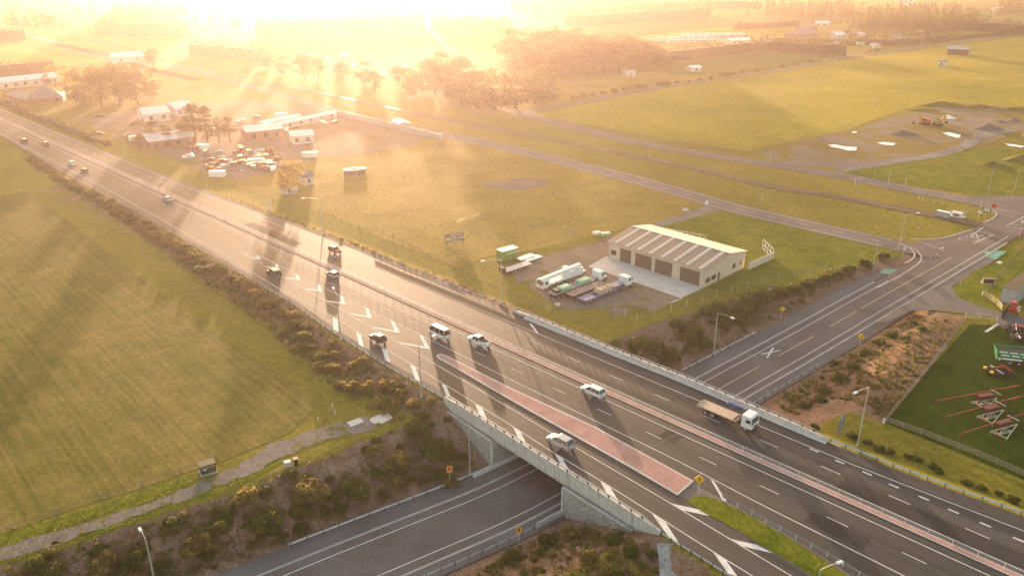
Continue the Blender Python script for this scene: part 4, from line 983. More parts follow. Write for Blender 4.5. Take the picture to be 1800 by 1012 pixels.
for x, y, t in ((14,46,22),(30,48,16),(48,50,18),(64,52,20),(82,54,18),(98,54,24),(112,52,34),(24,38,12),(60,40,10),(140,30,8),(165,34,10),(190,52,22),(212,56,18),(232,58,20),(250,60,24),(266,62,30),(206,44,14),(240,46,12),(300,70,48),(345,40,14),(372,44,16),(390,40,20),(276,100,82),(320,66,40),(415,52,24)):
    tree('broad' if x % 3 else 'cone', (x, y), t, "distant tree in the scattered groves at the upper left", "distant trees at the upper left", wd=1.35)
for x, y, t in ((1183,24,4),(1195,25,2),(1218,25,0),(1236,25,-3),(1246,26,2),(1311,32,8),(1317,30,14),(1348,30,6),(1290,22,6)): tree('cone' if x % 2 else 'broad', (x, y), t, "distant tree beside the shelter belt above the caravans", "distant trees above the caravans", wd=1.3)
for x, y, t in ((1310,70,54),(1321,68,62),(1338,69,59),(1349,68,60),(1357,68,62),(1385,72,62),(1420,72,60),(1455,73,60),(1440,74,64)): tree('broad', (x, y), t, "small tree among the caravans and farm houses", "small trees around the caravans", wd=1.2)
tree('broad', (1765,64), 31, "broad dark tree standing above the others at the top right", wd=1.5, n=0)
for i in range(22):
    x = 1488 + i*7; y = 66 + (i*37 % 7) - i*.15; tree('cone' if i % 3 else 'broad', (x, y), y-random.uniform(12, 20), "dark tree in the belt behind the small sheds at the top right", "trees in the belt at the top right", wd=1.35)
# bushes along the lane
for x, y, r in ((1010,176,2.6),(1025,173,3.4),(1040,171,3.0),(1060,166,2.2),(1080,163,2.6),(1100,160,2.8),(1120,156,3.4),(1132,155,2.6),(1160,152,3.0),(1172,150,3.2),(1190,147,1.8),(1210,145,1.6),(1230,142,1.8),(1250,139,1.8),(1272,134,3.6),(1285,132,3.4),(1305,128,2.0),(1330,125,2.2),(1350,122,2.0),(1375,118,2.4),(1400,115,2.4),(1425,111,2.8),(1440,109,2.6),(1462,102,3.0),(1475,100,3.0),(1520,95,2.0),(1530,93,2.4),(1541,91,2.4),(1556,88,2.4),(1572,84,2.2),(1590,82,2.4),(1605,80,2.2)):
    put_shrub(P(x, y), r, random.choice(SHR[3:]+GLD[:1]), "rounded bush in the line beside the narrow country lane", "bushes beside the country lane", "bush", .9)
# ---- hedges and shelter belts: one thing each
CORE = paint("hedge_core", c3(.028,.032,.012), .95)
def hedge(px, h, wd, lab, z=GZ, mat=None, dens=3.0, leaf=.35, group=None):
    pts = [P(a, b, z) for a, b in px]; rng = np.random.default_rng(int(abs(px[0][0])*7+px[0][1]+1)); L0 = pts[0].copy(); vs = []; mb = MB()
    for a, b in zip(pts, pts[1:]):
        d = (b-a); L = d.length; d.normalize(); n = Vector((-d.y, d.x, 0)); k = int(L*dens)
        k = max(k, 10); u = rng.random(k)*L; hh = h*(1+.1*np.sin(u*.35)+.07*np.sin(u*1.7+1))
        face = rng.integers(0, 3, k); v_ = np.where(face == 0, rng.uniform(-.5, .5, k), np.where(face == 1, .5, -.5))*wd; zz = np.where(face == 0, hh, rng.random(k)*hh)
        v_ += rng.normal(0, .12*wd, k); zz += rng.normal(0, .05*h, k)
        c = np.array(a-L0)[None] + u[:, None]*np.array(d) + v_[:, None]*np.array(n) + np.stack([0*zz, 0*zz, zz], 1)
        nr = rng.normal(size=(k, 3)); nr /= np.linalg.norm(nr, axis=1)[:, None]; e1 = np.cross(nr, rng.normal(size=(k, 3))); e1 /= np.linalg.norm(e1, axis=1)[:, None]; e2 = np.cross(nr, e1)
        s_ = leaf*rng.uniform(.6, 1.5, k)[:, None]; e1 *= s_; e2 *= s_*.7
        vs.append(np.stack([c-e1, c+e2, c+e1, c-e2], 1).reshape(-1, 3))
        q = [a-L0+n*wd*.4, a-L0-n*wd*.4, b-L0-n*wd*.4, b-L0+n*wd*.4]; up = Vector((0, 0, h*.88)); mb.add(q+[x+up for x in q], [(4,5,6,7),(0,1,5,4),(1,2,6,5),(2,3,7,6),(3,0,4,7)])
    r = thing("hedge", lab, "hedge", L0, 0, group); link("foliage", mesh_np("foliage", np.concatenate(vs), [mat or F_HEDGE]), r); mb.build("inner_growth", CORE, r)
hedge([(-60,140),(0,136),(95,126)], 8, 5, "dark clipped hedge behind the long white shed at the left edge", dens=14, leaf=.5)
hedge([(-40,166),(30,196),(70,212),(110,228),(160,248),(192,258)], 2.6, 2.2, "rough dark hedge between the far verge and the left house", dens=14, leaf=.3)
hedge([(-60,74),(0,72),(46,70)], 9, 5, "square block of dark hedge beside the frontage road at the left edge", dens=12, leaf=.6)
hedge([(172,60),(250,63),(333,64)], 12, 6, "long dark shelter belt below the upper left groves", dens=16, leaf=.8)
hedge([(338,96),(400,102),(455,107)], 9, 5, "hazy shelter belt left of the sun glare", dens=12, leaf=.7)
hedge([(452,66),(560,58),(700,50),(745,48)], 14, 6, "long shelter belt fading into the sun glare", dens=12, leaf=.9)
hedge([(760,50),(830,54),(897,59)], 12, 6, "hazy shelter belt just right of the sun glare", dens=12, leaf=.9)
hedge([(995,48),(1100,41),(1245,31)], 12, 6, "long dark shelter belt behind the dense wood", dens=14, leaf=.9)
hedge([(1030,24),(1245,14),(1340,16)], 10, 8, "distant shelter belt near the top edge above the caravans", dens=8, leaf=1.1)
hedge([(900,18),(1000,13),(1180,6)], 12, 8, "farthest shelter belt along the top edge", dens=7, leaf=1.2)
hedge([(1152,112),(1175,109),(1260,99),(1334,90),(1372,89)], 8, 4, "long dark hedge in front of the caravans", dens=18, leaf=.5)
hedge([(1340,82),(1372,91),(1430,94),(1486,98)], 8, 4, "dark clipped hedge running towards the lane, right of the long hedge", dens=20, leaf=.5)
hedge([(1290,52),(1345,50),(1400,46)], 6, 5, "low dark hedge above the right end of the caravans", dens=10, leaf=.7)
hedge([(1360,74),(1400,76),(1450,77),(1500,80)], 4, 4, "scrubby hedge behind the line of parked camper vans", dens=12, leaf=.5)
hedge([(1500,78),(1560,80),(1605,77),(1660,72)], 5, 5, "scrubby hedge behind the small pale roofs", dens=12, leaf=.6)
hedge([(1670,52),(1740,56),(1800,60),(1900,66)], 9, 5, "dark shelter belt at the top right beside the broad tree", dens=12, leaf=.7)
hedge([(1640,76),(1700,68),(1752,64),(1800,58),(1900,48)], 3, 3, "low hedge on the far side of the lane at the top right", dens=12, leaf=.5)
# ---- far-off wood: one mass
def wood(name, polys, n, h, mat=F_DARK):
    rng = np.random.default_rng(3); vs = []
    for poly in polys:
        X = [p[0] for p in poly]; Y = [p[1] for p in poly]; k = 0
        while k < n//len(polys):
            x, y = random.uniform(min(X), max(X)), random.uniform(min(Y), max(Y))
            if not inpoly(np.array([x]), np.array([y]), poly)[0]: continue
            p = P(x, y); hh = h*random.uniform(.75, 1.2); k += 1
            lob = [(p.x+rng.normal(0, .6), p.y+rng.normal(0, .6), GZ+hh*z, hh*.22*(1.2-z), hh*.22*(1.2-z), hh*.1) for z in (.2, .4, .6, .8, .92)]
            vs.append(leaf_arrays(lob, 90, hh*.05, rng))
    o = link(name, mesh_np(name, np.concatenate(vs), [mat])); tag(o, kind="stuff")
wood("distant_wood", [[(1345,34),(1500,38),(1496,24),(1420,14),(1345,16)], [(1495,50),(1700,52),(1730,40),(1600,30),(1500,36)], [(1640,66),(1600,56),(1500,58),(1490,52),(1700,46),(1740,50)], [(1740,34),(1800,28),(1960,20),(1960,8),(1760,16)]], 620, 17)
wood("distant_wood", [[(-300,20),(-60,40),(150,18),(360,14),(360,4),(100,0),(-300,0)], [(420,6),(900,4),(1340,-4),(1900,-12),(1900,-22),(1300,-18),(420,-8)], [(200,40),(330,34),(330,26),(210,30)]], 520, 15, F_TREE)
print("shrubs", NSH[0])
# ================================================================== vehicles
CPM = {}
def cpaint(nm, c, rough=.25):
    if nm not in CPM: CPM[nm] = paint("car_paint_"+nm, c, rough, .1, .05, 1, .6)
    return CPM[nm]
RED_L = paint("red_lens", c3(.45,.02,.015), .3); WHT_L = paint("clear_lens", c3(.75,.75,.72), .2); RIM = paint("wheel_rim", c3(.45,.45,.46), .35, .6)
BLACKP = paint("black_plastic", c3(.025,.025,.025), .6); PLATE = paint("number_plate", c3(.7,.7,.68), .5)
WHEEL = {}
def wheel(parent, x, y, r, wd=.22):
    k = (round(r, 2), wd)
    if k not in WHEEL:
        a = MB(); a.cyl((0, -wd/2, 0), (0, wd/2, 0), r, n=16); b = MB(); b.cyl((0, -wd/2-.012, 0), (0, wd/2+.012, 0), r*.62, n=12)
        WHEEL[k] = (a.mesh("tyre", TYRE), b.mesh("rim", RIM))
    o = D.objects.new("wheel", None); COL.objects.link(o); o.parent = parent; o.location = (x, y, r); o.empty_display_size = .1
    link("tyre", WHEEL[k][0], o); link("rim", WHEEL[k][1], o)
def loft(mb, secs):
    k = len(secs[0]); vs = [v for s in secs for v in s]
    mb.add(vs, [(i*k+j, i*k+(j+1) % k, (i+1)*k+(j+1) % k, (i+1)*k+j) for i in range(len(secs)-1) for j in range(k)] + [tuple(range(k-1, -1, -1)), tuple((len(secs)-1)*k+j for j in range(k))]); return mb
SHAPES = {  # length, width, belt z, roof z, body profile [(x, top z, half width)], cabin [(x0 base),(x0 roof),(x1 roof),(x1 base)]
 'sedan': (4.6, 1.8, .88, 1.42, [(-2.3,.62,.72),(-2.22,.92,.8),(-1.5,.96,.88),(0,.92,.9),(1.0,.9,.89),(1.7,.82,.86),(2.15,.7,.78),(2.3,.5,.68)], (-1.75,-1.0,.25,1.05)),
 'hatch': (4.1, 1.75, .92, 1.48, [(-2.05,.6,.72),(-2.0,.95,.8),(-1.3,.97,.87),(0,.94,.88),(1.0,.92,.87),(1.6,.84,.83),(1.95,.7,.76),(2.05,.5,.66)], (-1.95,-1.55,.25,1.05)),
 'wagon': (4.7, 1.85, .98, 1.62, [(-2.35,.62,.76),(-2.3,1.0,.84),(-1.5,1.02,.91),(0,1.0,.92),(1.1,.98,.91),(1.8,.9,.87),(2.2,.76,.8),(2.35,.5,.7)], (-2.25,-1.85,.35,1.2)),
 'suv': (4.75, 1.95, 1.08, 1.75, [(-2.35,.66,.8),(-2.3,1.08,.88),(-1.5,1.12,.95),(0,1.1,.97),(1.1,1.08,.95),(1.8,1.0,.92),(2.22,.85,.84),(2.37,.55,.75)], (-2.25,-1.8,.35,1.15)),
 'van': (5.2, 1.9, 1.2, 2.25, [(-2.6,.7,.86),(-2.57,1.2,.9),(-1.5,1.22,.94),(0,1.22,.95),(1.2,1.22,.94),(1.9,1.15,.92),(2.4,1.0,.86),(2.6,.6,.78)], (-2.55,-2.45,1.55,2.3)),
 'ute': (5.3, 1.87, 1.05, 1.78, [(-2.65,.7,.84),(-2.6,1.05,.86),(-1.5,1.06,.92),(0,1.05,.93),(1.1,1.05,.92),(1.9,.98,.9),(2.45,.82,.82),(2.65,.55,.74)], (-.75,-.6,.75,1.45)),
}
def car(kind, col, pos, heading, label, group=None):
    L, Wd, belt, roof, prof, cab = SHAPES[kind]; r = thing(dict(ute="pickup_truck", van="passenger_van").get(kind, "car"), label, dict(ute="pickup truck", van="van").get(kind, "car"), pos, heading, group)
    zb = .2; mb = MB(); secs = []
    for x, zt, hw in prof:
        zl = zb if abs(x) < L/2-.2 else zb+.12; zm = zl+(zt-zl)*.55
        secs.append([(x, -hw*.9, zl), (x, -hw, zl+.1), (x, -hw*1.01, zm), (x, -hw*.95, zt-.05), (x, -hw*.8, zt), (x, hw*.8, zt), (x, hw*.95, zt-.05), (x, hw*1.01, zm), (x, hw, zl+.1), (x, hw*.9, zl)])
    loft(mb, secs); mb.build("body", col, r, smooth=False)
    a, b, c, d = cab; hb, hr = Wd*.45, Wd*.37
    def ring(z, x0, x1, h_): return [(x0, -h_, z), (x1, -h_, z), (x1, h_, z), (x0, h_, z)]
    lo, hi = ring(belt-.03, a, d, hb), ring(roof-.05, b, c, hr)
    g = MB(); g.add(lo+hi, [(4,5,6,7),(0,1,5,4),(1,2,6,5),(2,3,7,6),(3,0,4,7)]); g.build("windows", GLASS, r)
    m = MB(); rr = ring(roof-.055, b-.03, c+.03, hr+.015); r2 = ring(roof, b+.12, c-.1, hr-.1); m.add(rr+r2, [(4,5,6,7),(0,1,5,4),(1,2,6,5),(2,3,7,6),(3,0,4,7),(3,2,1,0)])
    lerp = lambda p, q, u: tuple(p[i]+(q[i]-p[i])*u for i in range(3))
    for i in range(4): m.cyl(lo[i], hi[i], .05, .045, 5)
    for s in (0, 3):                       # side pillars between the doors
        o1 = 1 if s == 0 else 2
        for u in ((.33, .66) if kind in ('van', 'wagon', 'suv') else (.48,)): m.cyl(lerp(lo[s], lo[o1], u), lerp(hi[s], hi[o1], u), .045, n=5)
    m.build("roof", col, r)
    if kind == 'ute':
        t = MB(); t.box((-1.68, 0, 1.07), (1.7, 1.5, .03)); t.build("tray_liner", BLACKP, r)
        t = MB()
        for y in (-.82, .82): t.box((-1.7, y, 1.14), (1.85, .1, .18))
        t.box((-2.6, 0, 1.14), (.08, 1.6, .18)); t.build("tray_sides", col, r)
    for y in (-1, 1):
        q = MB(); q.box((L/2-.12, y*Wd*.34, .68*belt), (.16, .34, .14)); q.build("headlight", WHT_L, r)
        q = MB(); q.box((-L/2+.04, y*Wd*.4, .82*belt), (.1, .2, .22 if kind != 'van' else .4)); q.build("taillight", RED_L, r)
        q = MB(); q.box((d-.25, y*(Wd/2+.07), belt+.06), (.12, .16, .13)); q.build("mirror", col, r)
    q = MB(); q.box((-L/2-.01, 0, .55), (.03, .5, .12)); q.build("number_plate", PLATE, r)
    q = MB(); q.box((L/2-.03, 0, .45), (.1, Wd*.62, .14)); q.box((-L/2+.03, 0, .36), (.1, Wd*.8, .1)); q.build("bumper_trim", BLACKP, r)
    wr_ = .31 if kind in ('sedan', 'hatch', 'wagon') else .35
    for x in (L*.305, -L*.29):
        for y in (-1, 1): wheel(r, x, y*(Wd/2-.12), wr_)
    return r
AW = atan2(-MD.y, -MD.x); AE = atan2(MD.y, MD.x)
def onroad(x, y): p = P(x, y, 0); p.z = .012; return p
WH, SV, DG, BK, RD = cpaint("white", c3(.78,.78,.77)), cpaint("silver", c3(.42,.43,.44)), cpaint("grey", c3(.09,.092,.1)), cpaint("black", c3(.015,.015,.017)), cpaint("red", c3(.42,.025,.02))
car('suv', DG, onroad(43,251), AW, "dark car with a bright roof nearest the left edge of the motorway")
car('wagon', DG, onroad(80,256), AW, "second dark car from the left edge, beside the median")
car('sedan', WH, onroad(127,290), AW, "small white car in the far left stretch, just ahead of a dark hatchback")
car('hatch', DG, onroad(149,303), AW, "small dark hatchback behind the white car at the far left")
car('sedan', SV, onroad(295,353), AW, "silver sedan alone on the near carriageway close to the median")
car('suv', DG, onroad(482,484), AW, "dark car with pale roof passing the small chevrons on the ramp lane")
car('hatch', SV, onroad(585,486), AW, "silver hatchback beside the median, right of the dark car")
car('hatch', RD, onroad(589,443), AE, "red hatchback coming towards the camera on the far carriageway")
car('hatch', BK, onroad(664,598), AW, "black hatchback with red tail lights beside the white bars of the ramp")
car('van', WH, onroad(772,591), AW, "white high-roofed passenger van next to the largest chevron")
car('ute', WH, onroad(842,604), AW, "white pickup truck with an open tray behind the white van")
car('wagon', WH, onroad(1042,692), AW, "white estate car beside the pink median near the middle")
car('suv', SV, onroad(985,782), AW, "silver four-wheel drive on the ramp next to the pink island")
# flatbed truck
DECK = paint("timber_deck", c3(.5,.38,.29), .8, 0, .15, 3); BLUE = paint("blue_paint", c3(.06,.1,.32), .4); CHAS = paint("chassis_black", c3(.03,.03,.03), .6)
def cab(parent, x, zc, W_=2.4, L_=1.9, H_=2.1, bonnet=0.0, col=WPAINT):
    m = MB(); z0 = zc; m.prism_y([(x-L_/2, z0), (x+L_/2-.05, z0), (x+L_/2, z0+.9), (x+L_/2-.25, z0+H_-.15), (x+L_/2-.5, z0+H_), (x-L_/2, z0+H_)], -W_/2, W_/2)
    if bonnet: m.prism_y([(x+L_/2-.05, z0-.25), (x+L_/2+bonnet, z0-.25), (x+L_/2+bonnet, z0+.55), (x+L_/2-.05, z0+.85)], -W_*.4, W_*.4)
    c = m.build("cab", col, parent)
    g = MB(); a = Vector((x+L_/2+.005, 0, z0+1.0)); g.add([(x+L_/2+.012, -W_*.43, z0+1.0), (x+L_/2+.012, W_*.43, z0+1.0), (x+L_/2-.215, W_*.43, z0+H_-.3), (x+L_/2-.215, -W_*.43, z0+H_-.3)], [(0,1,2,3)]); g.build("windscreen", GLASS, c)
    for y in (-1, 1):
        g = MB(); g.box((x+.25, y*(W_/2+.006), z0+1.25), (.85, .02, .6)); g.build("side_window", GLASS, c)
        g = MB(); g.box((x+L_/2+.1, y*(W_/2+.12), z0+1.3), (.1, .22, .5)); g.build("mirror", CHAS, c)
        g = MB(); g.box((x+L_/2+bonnet+.01, y*W_*.33, z0+.15), (.05, .35, .2)); g.build("headlight", WHT_L, c)
    g = MB(); g.box((x+L_/2+bonnet+.02, 0, z0-.3), (.12, W_, .35)); g.box((x+L_/2+bonnet+.02, 0, z0+.35), (.06, W_*.5, .3)); g.build("grille", CHAS, c)
    return c
def truck_wheels(parent, xs, W_=2.3, r=.5, dual=()):
    for x in xs:
        for y in (-1, 1): wheel(parent, x, y*(W_/2-.16), r, .3 if x not in dual else .55)
ft = thing("flatbed_truck", "white-cabbed flatbed truck with a pale timber deck and a folded blue crane arm", "truck", onroad(1279,738), AE)
m = MB()
for y in (-.42, .42): m.box((-.4, y, .78), (9.6, .18, .28))
m.box((1.6, 0, .95), (.5, 2.1, .6)); m.build("chassis", CHAS, ft); cab(ft, 3.9, .75)
m = MB(); m.box((-1.6, 0, 1.12), (7.2, 2.45, .16)); m.box((-5.15, 0, 1.2), (.1, 2.45, .2)); m.build("deck", DECK, ft)
m = MB(); m.cyl((2.3, .3, 1.0), (2.3, .3, 2.5), .2, n=8); m.cyl((2.3, .3, 2.5), (2.3, 1.1, 2.4), .16, n=6); m.build("crane_column", CHAS, ft)
m = MB(); m.box((.9, 1.45, 2.35), (3.6, .3, .36)); m.box((-.6, 1.45, 2.05), (1.6, .22, .24)); m.cyl((2.4, 1.2, 2.35), (2.4, 1.5, 2.35), .28, n=8); m.build("crane_arm", BLUE, ft)
truck_wheels(ft, (3.7, -2.2, -3.5), dual=(-2.2, -3.5))

# ---- trucks and trailers in the yard
YD = atan2((P(1078,492)-P(985,528)).y, (P(1078,492)-P(985,528)).x)    # the way the parked trucks point
GRN = paint("pale_green_paint", c3(.25,.5,.33), .45); GREYD = paint("grey_deck", c3(.3,.28,.27), .8, 0, .2, 3)
def trailer(parent, x0, x1, z, col, axles, W_=2.45, side=.12, nm="deck"):
    m = MB(); m.box(((x0+x1)/2, 0, z), (x1-x0, W_, side)); m.build(nm, col, parent)
    m = MB()
    for y in (-.5, .5): m.box(((x0+x1)/2, y, z-.28), (x1-x0-.2, .16, .42))
    for k in np.linspace(x0+.4, x1-.4, 8): m.box((k, 0, z-.16), (.12, W_-.1, .16))
    m.build("trailer_frame", CHAS, parent); truck_wheels(parent, axles, r=.46, dual=tuple(axles))
def yard(px, py): return P(px, py, GZ+.05)
t1 = thing("semi_trailer_truck", "white truck towing a grey flat trailer with pale green boxes beside the crane", "truck", yard(1016,508), YD)
LT = (yard(1064,489)-yard(975,525)).length
m = MB()
for y in (-.42, .42): m.box((LT/2-2.6, y, .85), (5.2, .18, .3))
m.cyl((LT/2-3.4, 0, 1.1), (LT/2-3.4, 0, 1.25), .5, n=10); m.build("chassis", CHAS, t1); cab(t1, LT/2-1.9, .85, bonnet=.9); truck_wheels(t1, (LT/2-.6, LT/2-3.2, -4.4+LT/2), dual=(LT/2-3.2, LT/2-4.4))
trailer(t1, -LT/2, LT/2-3.0, 1.35, GREYD, (-LT/2+1.2, -LT/2+2.4, -LT/2+3.6))
for x, l in ((-LT/2+4.2, 3.2), (LT/2-7.2, 3.4)):
    m = MB(); m.box((x, 0, 1.75), (l, 1.9, .65)); m.box((x, 0, 2.1), (l*.8, 1.5, .08)); m.build("green_box", GRN, t1)
m = MB(); m.box((-LT/2+1.6, 0, 1.7), (1.2, 1.6, .6)); m.build("load", CHAS, t1)
t2 = thing("semi_trailer_truck", "white truck towing a blue low-loader with pale timber packs, nearest the concrete apron", "truck", yard(1066,517), YD)
LT = (yard(1108,500)-yard(1030,533)).length + 1
m = MB()
for y in (-.42, .42): m.box((LT/2-2.6, y, .85), (5.2, .18, .3))
m.build("chassis", CHAS, t2); cab(t2, LT/2-1.9, .85, bonnet=.9); truck_wheels(t2, (LT/2-.6, LT/2-3.2, -4.4+LT/2), dual=(LT/2-3.2, LT/2-4.4))
BL2 = paint("faded_blue_paint", c3(.12,.16,.34), .5)
m = MB()
for y in (-1.1, 1.1): m.box((-2.0, y, 1.0), (LT-5.0, .22, .35))
m.box((-LT/2+2.2, 0, .95), (3.6, 2.2, .14)); m.box((LT/2-5.4, 0, 1.5), (3.6, 2.2, .3)); m.box((-LT/2+.2, 0, 1.0), (.25, 2.7, .5)); m.build("trailer_frame", BL2, t2)
truck_wheels(t2, (-LT/2+.9, -LT/2+2.1, -LT/2+3.3, LT/2-6.5, LT/2-7.7), r=.42)
m = MB()
for i in range(4): m.box((-1.5+i*1.5-1.2, 0, 1.45), (1.2, 2.0, .7))
for i in range(3): m.box((-1.5+i*1.5-.9, 0, 1.95), (1.0, 1.6, .35))
m.build("timber_packs", paint("pale_timber", c3(.55,.42,.3), .8, 0, .2, 4), t2)
t3 = thing("flat_trailer", "long brown flat trailer parked between the two white trucks", "trailer", yard(1025,512), YD)
LT = (yard(1054,503)-yard(994,526)).length
trailer(t3, -LT/2, LT/2, 1.3, paint("brown_deck", c3(.3,.22,.18), .85, 0, .2, 3), (-LT/2+1.0, -LT/2+2.2, -LT/2+3.4)); m = MB(); m.box((LT/2-2, -.8, .5), (.15, .15, 1.4)); m.box((LT/2-2, .8, .5), (.15, .15, 1.4)); m.build("landing_legs", CHAS, t3)
t3.location.x += .6; t3.location.y -= 1.2
# mobile crane
cr_ = thing("mobile_crane", "white mobile crane with a long boom parked at the back of the trucks", "mobile crane", yard(990,496), YD)
LT = 14.5; m = MB(); m.box((0, 0, 1.35), (LT-2.0, 2.5, .6)); m.box((LT/2-1.6, 0, 1.7), (1.6, 2.4, .15)); m.build("carrier", WPAINT, cr_)
m = MB(); m.box((0, 0, 1.0), (LT-2.6, 2.0, .4)); m.build("undercarriage", CHAS, cr_)
truck_wheels(cr_, (-5.2, -3.6, -1.4, .2, 2.2, 3.8, 5.4)[0:5] + (5.2,), W_=2.6, r=.62)
m = MB(); m.prism_y([(-LT/2-.6, .8), (-LT/2+1.3, .8), (-LT/2+1.3, 2.6), (-LT/2-.2, 2.6), (-LT/2-.6, 1.7)], -1.25, 1.25); cc = m.build("carrier_cab", WPAINT, cr_)
m = MB(); m.add([(-LT/2-.62, -1.1, 1.72), (-LT/2-.62, 1.1, 1.72), (-LT/2-.24, 1.1, 2.5), (-LT/2-.24, -1.1, 2.5)], [(3,2,1,0)]); m.build("windscreen", GLASS, cc)
for y in (-1.262, 1.262): m = MB(); m.box((-LT/2+.5, y, 2.05), (.9, .02, .6)); m.build("side_window", GLASS, cc)
m = MB(); m.box((2.2, 0, 2.1), (3.6, 2.4, .9)); m.box((4.8, 0, 2.2), (1.4, 2.5, 1.2)); m.build("turntable", WPAINT, cr_)
m = MB(); m.prism_y([(.2, 1.8), (2.0, 1.8), (2.0, 3.5), (.7, 3.5), (.2, 2.9)], .35, 1.2); oc = m.build("operator_cab", WPAINT, cr_)
m = MB(); m.box((1.2, 1.215, 2.9), (1.3, .02, .9)); m.add([(.24, .4, 2.95), (.24, 1.15, 2.95), (.66, 1.15, 3.45), (.66, .4, 3.45)], [(3,2,1,0)]); m.build("cab_glass", GLASS, oc)
m = MB(); m.box((-1.0, -.35, 3.0), (12.4, .9, .85), ry=-.03); m.box((-6.9, -.35, 2.75), (2.2, .7, .65), ry=-.03); m.build("boom", WPAINT, cr_)
m = MB(); m.cyl((-8.0, -.35, 2.6), (-8.0, -.35, 1.4), .12, n=6); m.cyl((-8.0, -.65, 2.7), (-8.0, -.05, 2.7), .35, n=10); m.build("hook_block", paint("red_paint", c3(.5,.05,.03), .4), cr_)
m = MB(); m.box((-LT/2+2.4, .9, 1.95), (1.8, .7, .6)); m.build("side_box", GRN, cr_)
for x in (-3.6, 5.9):
    m = MB(); m.box((x, 0, 1.2), (.4, 2.8, .4)); m.build("outrigger", CHAS, cr_)
# small low trailer with ramps at the back of the yard
t4 = thing("low_trailer", "low white trailer with raised ramps parked below the green container", "trailer", yard(908,475), YD)
trailer(t4, -4.2, 4.2, 1.0, paint("pale_deck", c3(.6,.55,.52), .7, 0, .12, 2), (-2.6, -1.5, .0), W_=2.3)
m = MB(); m.box((-4.6, 0, 1.3), (.5, 2.0, 1.4)); m.build("ramps", CHAS, t4)
t5 = thing("stacked_decks", "stack of pale trailer decks lying behind the low white trailer", "stack", yard(934,458), YD)
for i, (x, y) in enumerate(((0, 0), (.6, .3), (-.4, 1.6))): m = MB(); m.box((x, y, .25+.22*i), (5.2, 2.0, .14)); m.box((x, y, .12+.22*i), (4.6, .2, .1)); m.build("deck", WPAINT if i else GREYD, t5)
# ================================================================== street furniture
LAMPP = paint("lamp_post_grey", c3(.5,.49,.46), .5, .35, .08)
def lamp(base, top_y, arm_px, lab, z=None, arm_len=2.6, head=True):
    p = W(*base) if z is None else P(base[0], base[1], z); h = height_of(p, top_y)
    r = thing("street_lamp", lab, "street lamp", p)
    m = MB(); m.cyl((0, 0, -.1), (0, 0, h), .13, .07, 8); m.cyl((0, 0, -.05), (0, 0, .25), .22, .2, 8); m.build("pole", LAMPP, r)
    if arm_px is not None:      # arm points across the motorway towards the photo pixel
        q = Vector((0, 0, 0)); best = None
        for a in np.linspace(0, 2*pi, 72, endpoint=False):
            e = p + Vector((cos(a)*arm_len, sin(a)*arm_len, h+.25)); d = math.dist(proj(e), arm_px)
            if best is None or d < best[0]: best = (d, a)
        a = best[1]; d = Vector((cos(a), sin(a), 0))
        m = MB(); m.cyl((0, 0, h-.05), d*arm_len*.6+Vector((0, 0, h+.18)), .055, .045, 6); m.cyl(d*arm_len*.6+Vector((0, 0, h+.18)), d*arm_len+Vector((0, 0, h+.25)), .045, .04, 6); m.build("arm", LAMPP, r)
        if head:
            m = MB(); m.box((0, 0, 0), (.95, .42, .2), 0, .8); hd = m.build("lamp_head", WPAINT, r); hd.location = d*(arm_len+.35)+Vector((0, 0, h+.25)); hd.rotation_euler = (0, 0, a)
            m = MB(); m.box((0, 0, -.13), (.6, .3, .08)); m.build("lens", WHT_L, hd)
    return r
lamp((1507,783), 680, (1506,689), "tall street lamp with its arm towards the motorway, beside the back of a road sign", arm_len=3.2)
lamp((272,1020), 946, (251,938), "street lamp on the planted bank in the bottom left corner", arm_len=1.6)
lamp((740.7,697), 607, (758,598), "street lamp standing behind the guardrail just before the bridge, arm over the lanes", arm_len=3.6)
lamp((1254,621), 549, (1283,552), "street lamp with a level arm beside the lower road", arm_len=3.4)
lamp((1579.5,440), 379, (1612,375), "street lamp at the corner of the frontage road, arm over the junction", arm_len=3.8)
lamp((568,411), 349, (532,347), "street lamp on the far verge above the red hatchback", arm_len=4.0)
lamp((881,531), 456, (852,457), "street lamp on the far verge in front of the green container", arm_len=3.8)
lamp((599,597), 516, (588,511), "street lamp behind the guardrail beside the smaller chevrons", arm_len=2.0)
lamp((366,335), 288, (362,287), "street lamp between the motorway and the salvage yard", arm_len=2.0)
lamp((1435,1040), 1000, (1470,992), "lamp whose head rises over the grass wedge at the bottom edge", z=-.1, arm_len=2.4)
lamp((222,279), 250, None, "thin lamp post on the far verge left of the pine trees")
lamp((121,233), 207, None, "thin lamp post on the far verge below the long hedge")
lamp((25,193), 172, None, "thin lamp post on the far verge nearest the left edge")
lamp((826,832), 757, None, "bare metal pole at the foot of the left abutment", z=-6.3)
def pole(base, top_y, lab, r_=.12, m=WOOD, z=None, extra=None):
    p = W(*base) if z is None else P(base[0], base[1], z); h = height_of(p, top_y); t = thing("utility_pole", lab, "pole", p)
    q = MB(); q.cyl((0, 0, -.1), (0, 0, h), r_, r_*.7, 7); q.build("pole", m, t)
    if extra: q = MB(); q.box((0, 0, h-.5), (1.6, .1, .12), .3); q.build("crossarm", m, t)
    return t, h
pole((1533,481), 417, "plain wooden pole among the shrubs left of the junction")
bp, bh = pole((1735,347), 297, "wooden pole with a small blue sign near the right edge")
q = MB(); q.box((.25, 0, bh*.36), (.9, .05, .45)); q.build("blue_sign", paint("blue_sign_face", c3(.08,.25,.6), .4), bp)
pole((1780,347), 296, "leaning wooden pole closest to the right edge by the back road")
pole((1487,377) if 0 else (1720,381), 354, "thin pole behind the railway crossing signals", .06, WP)
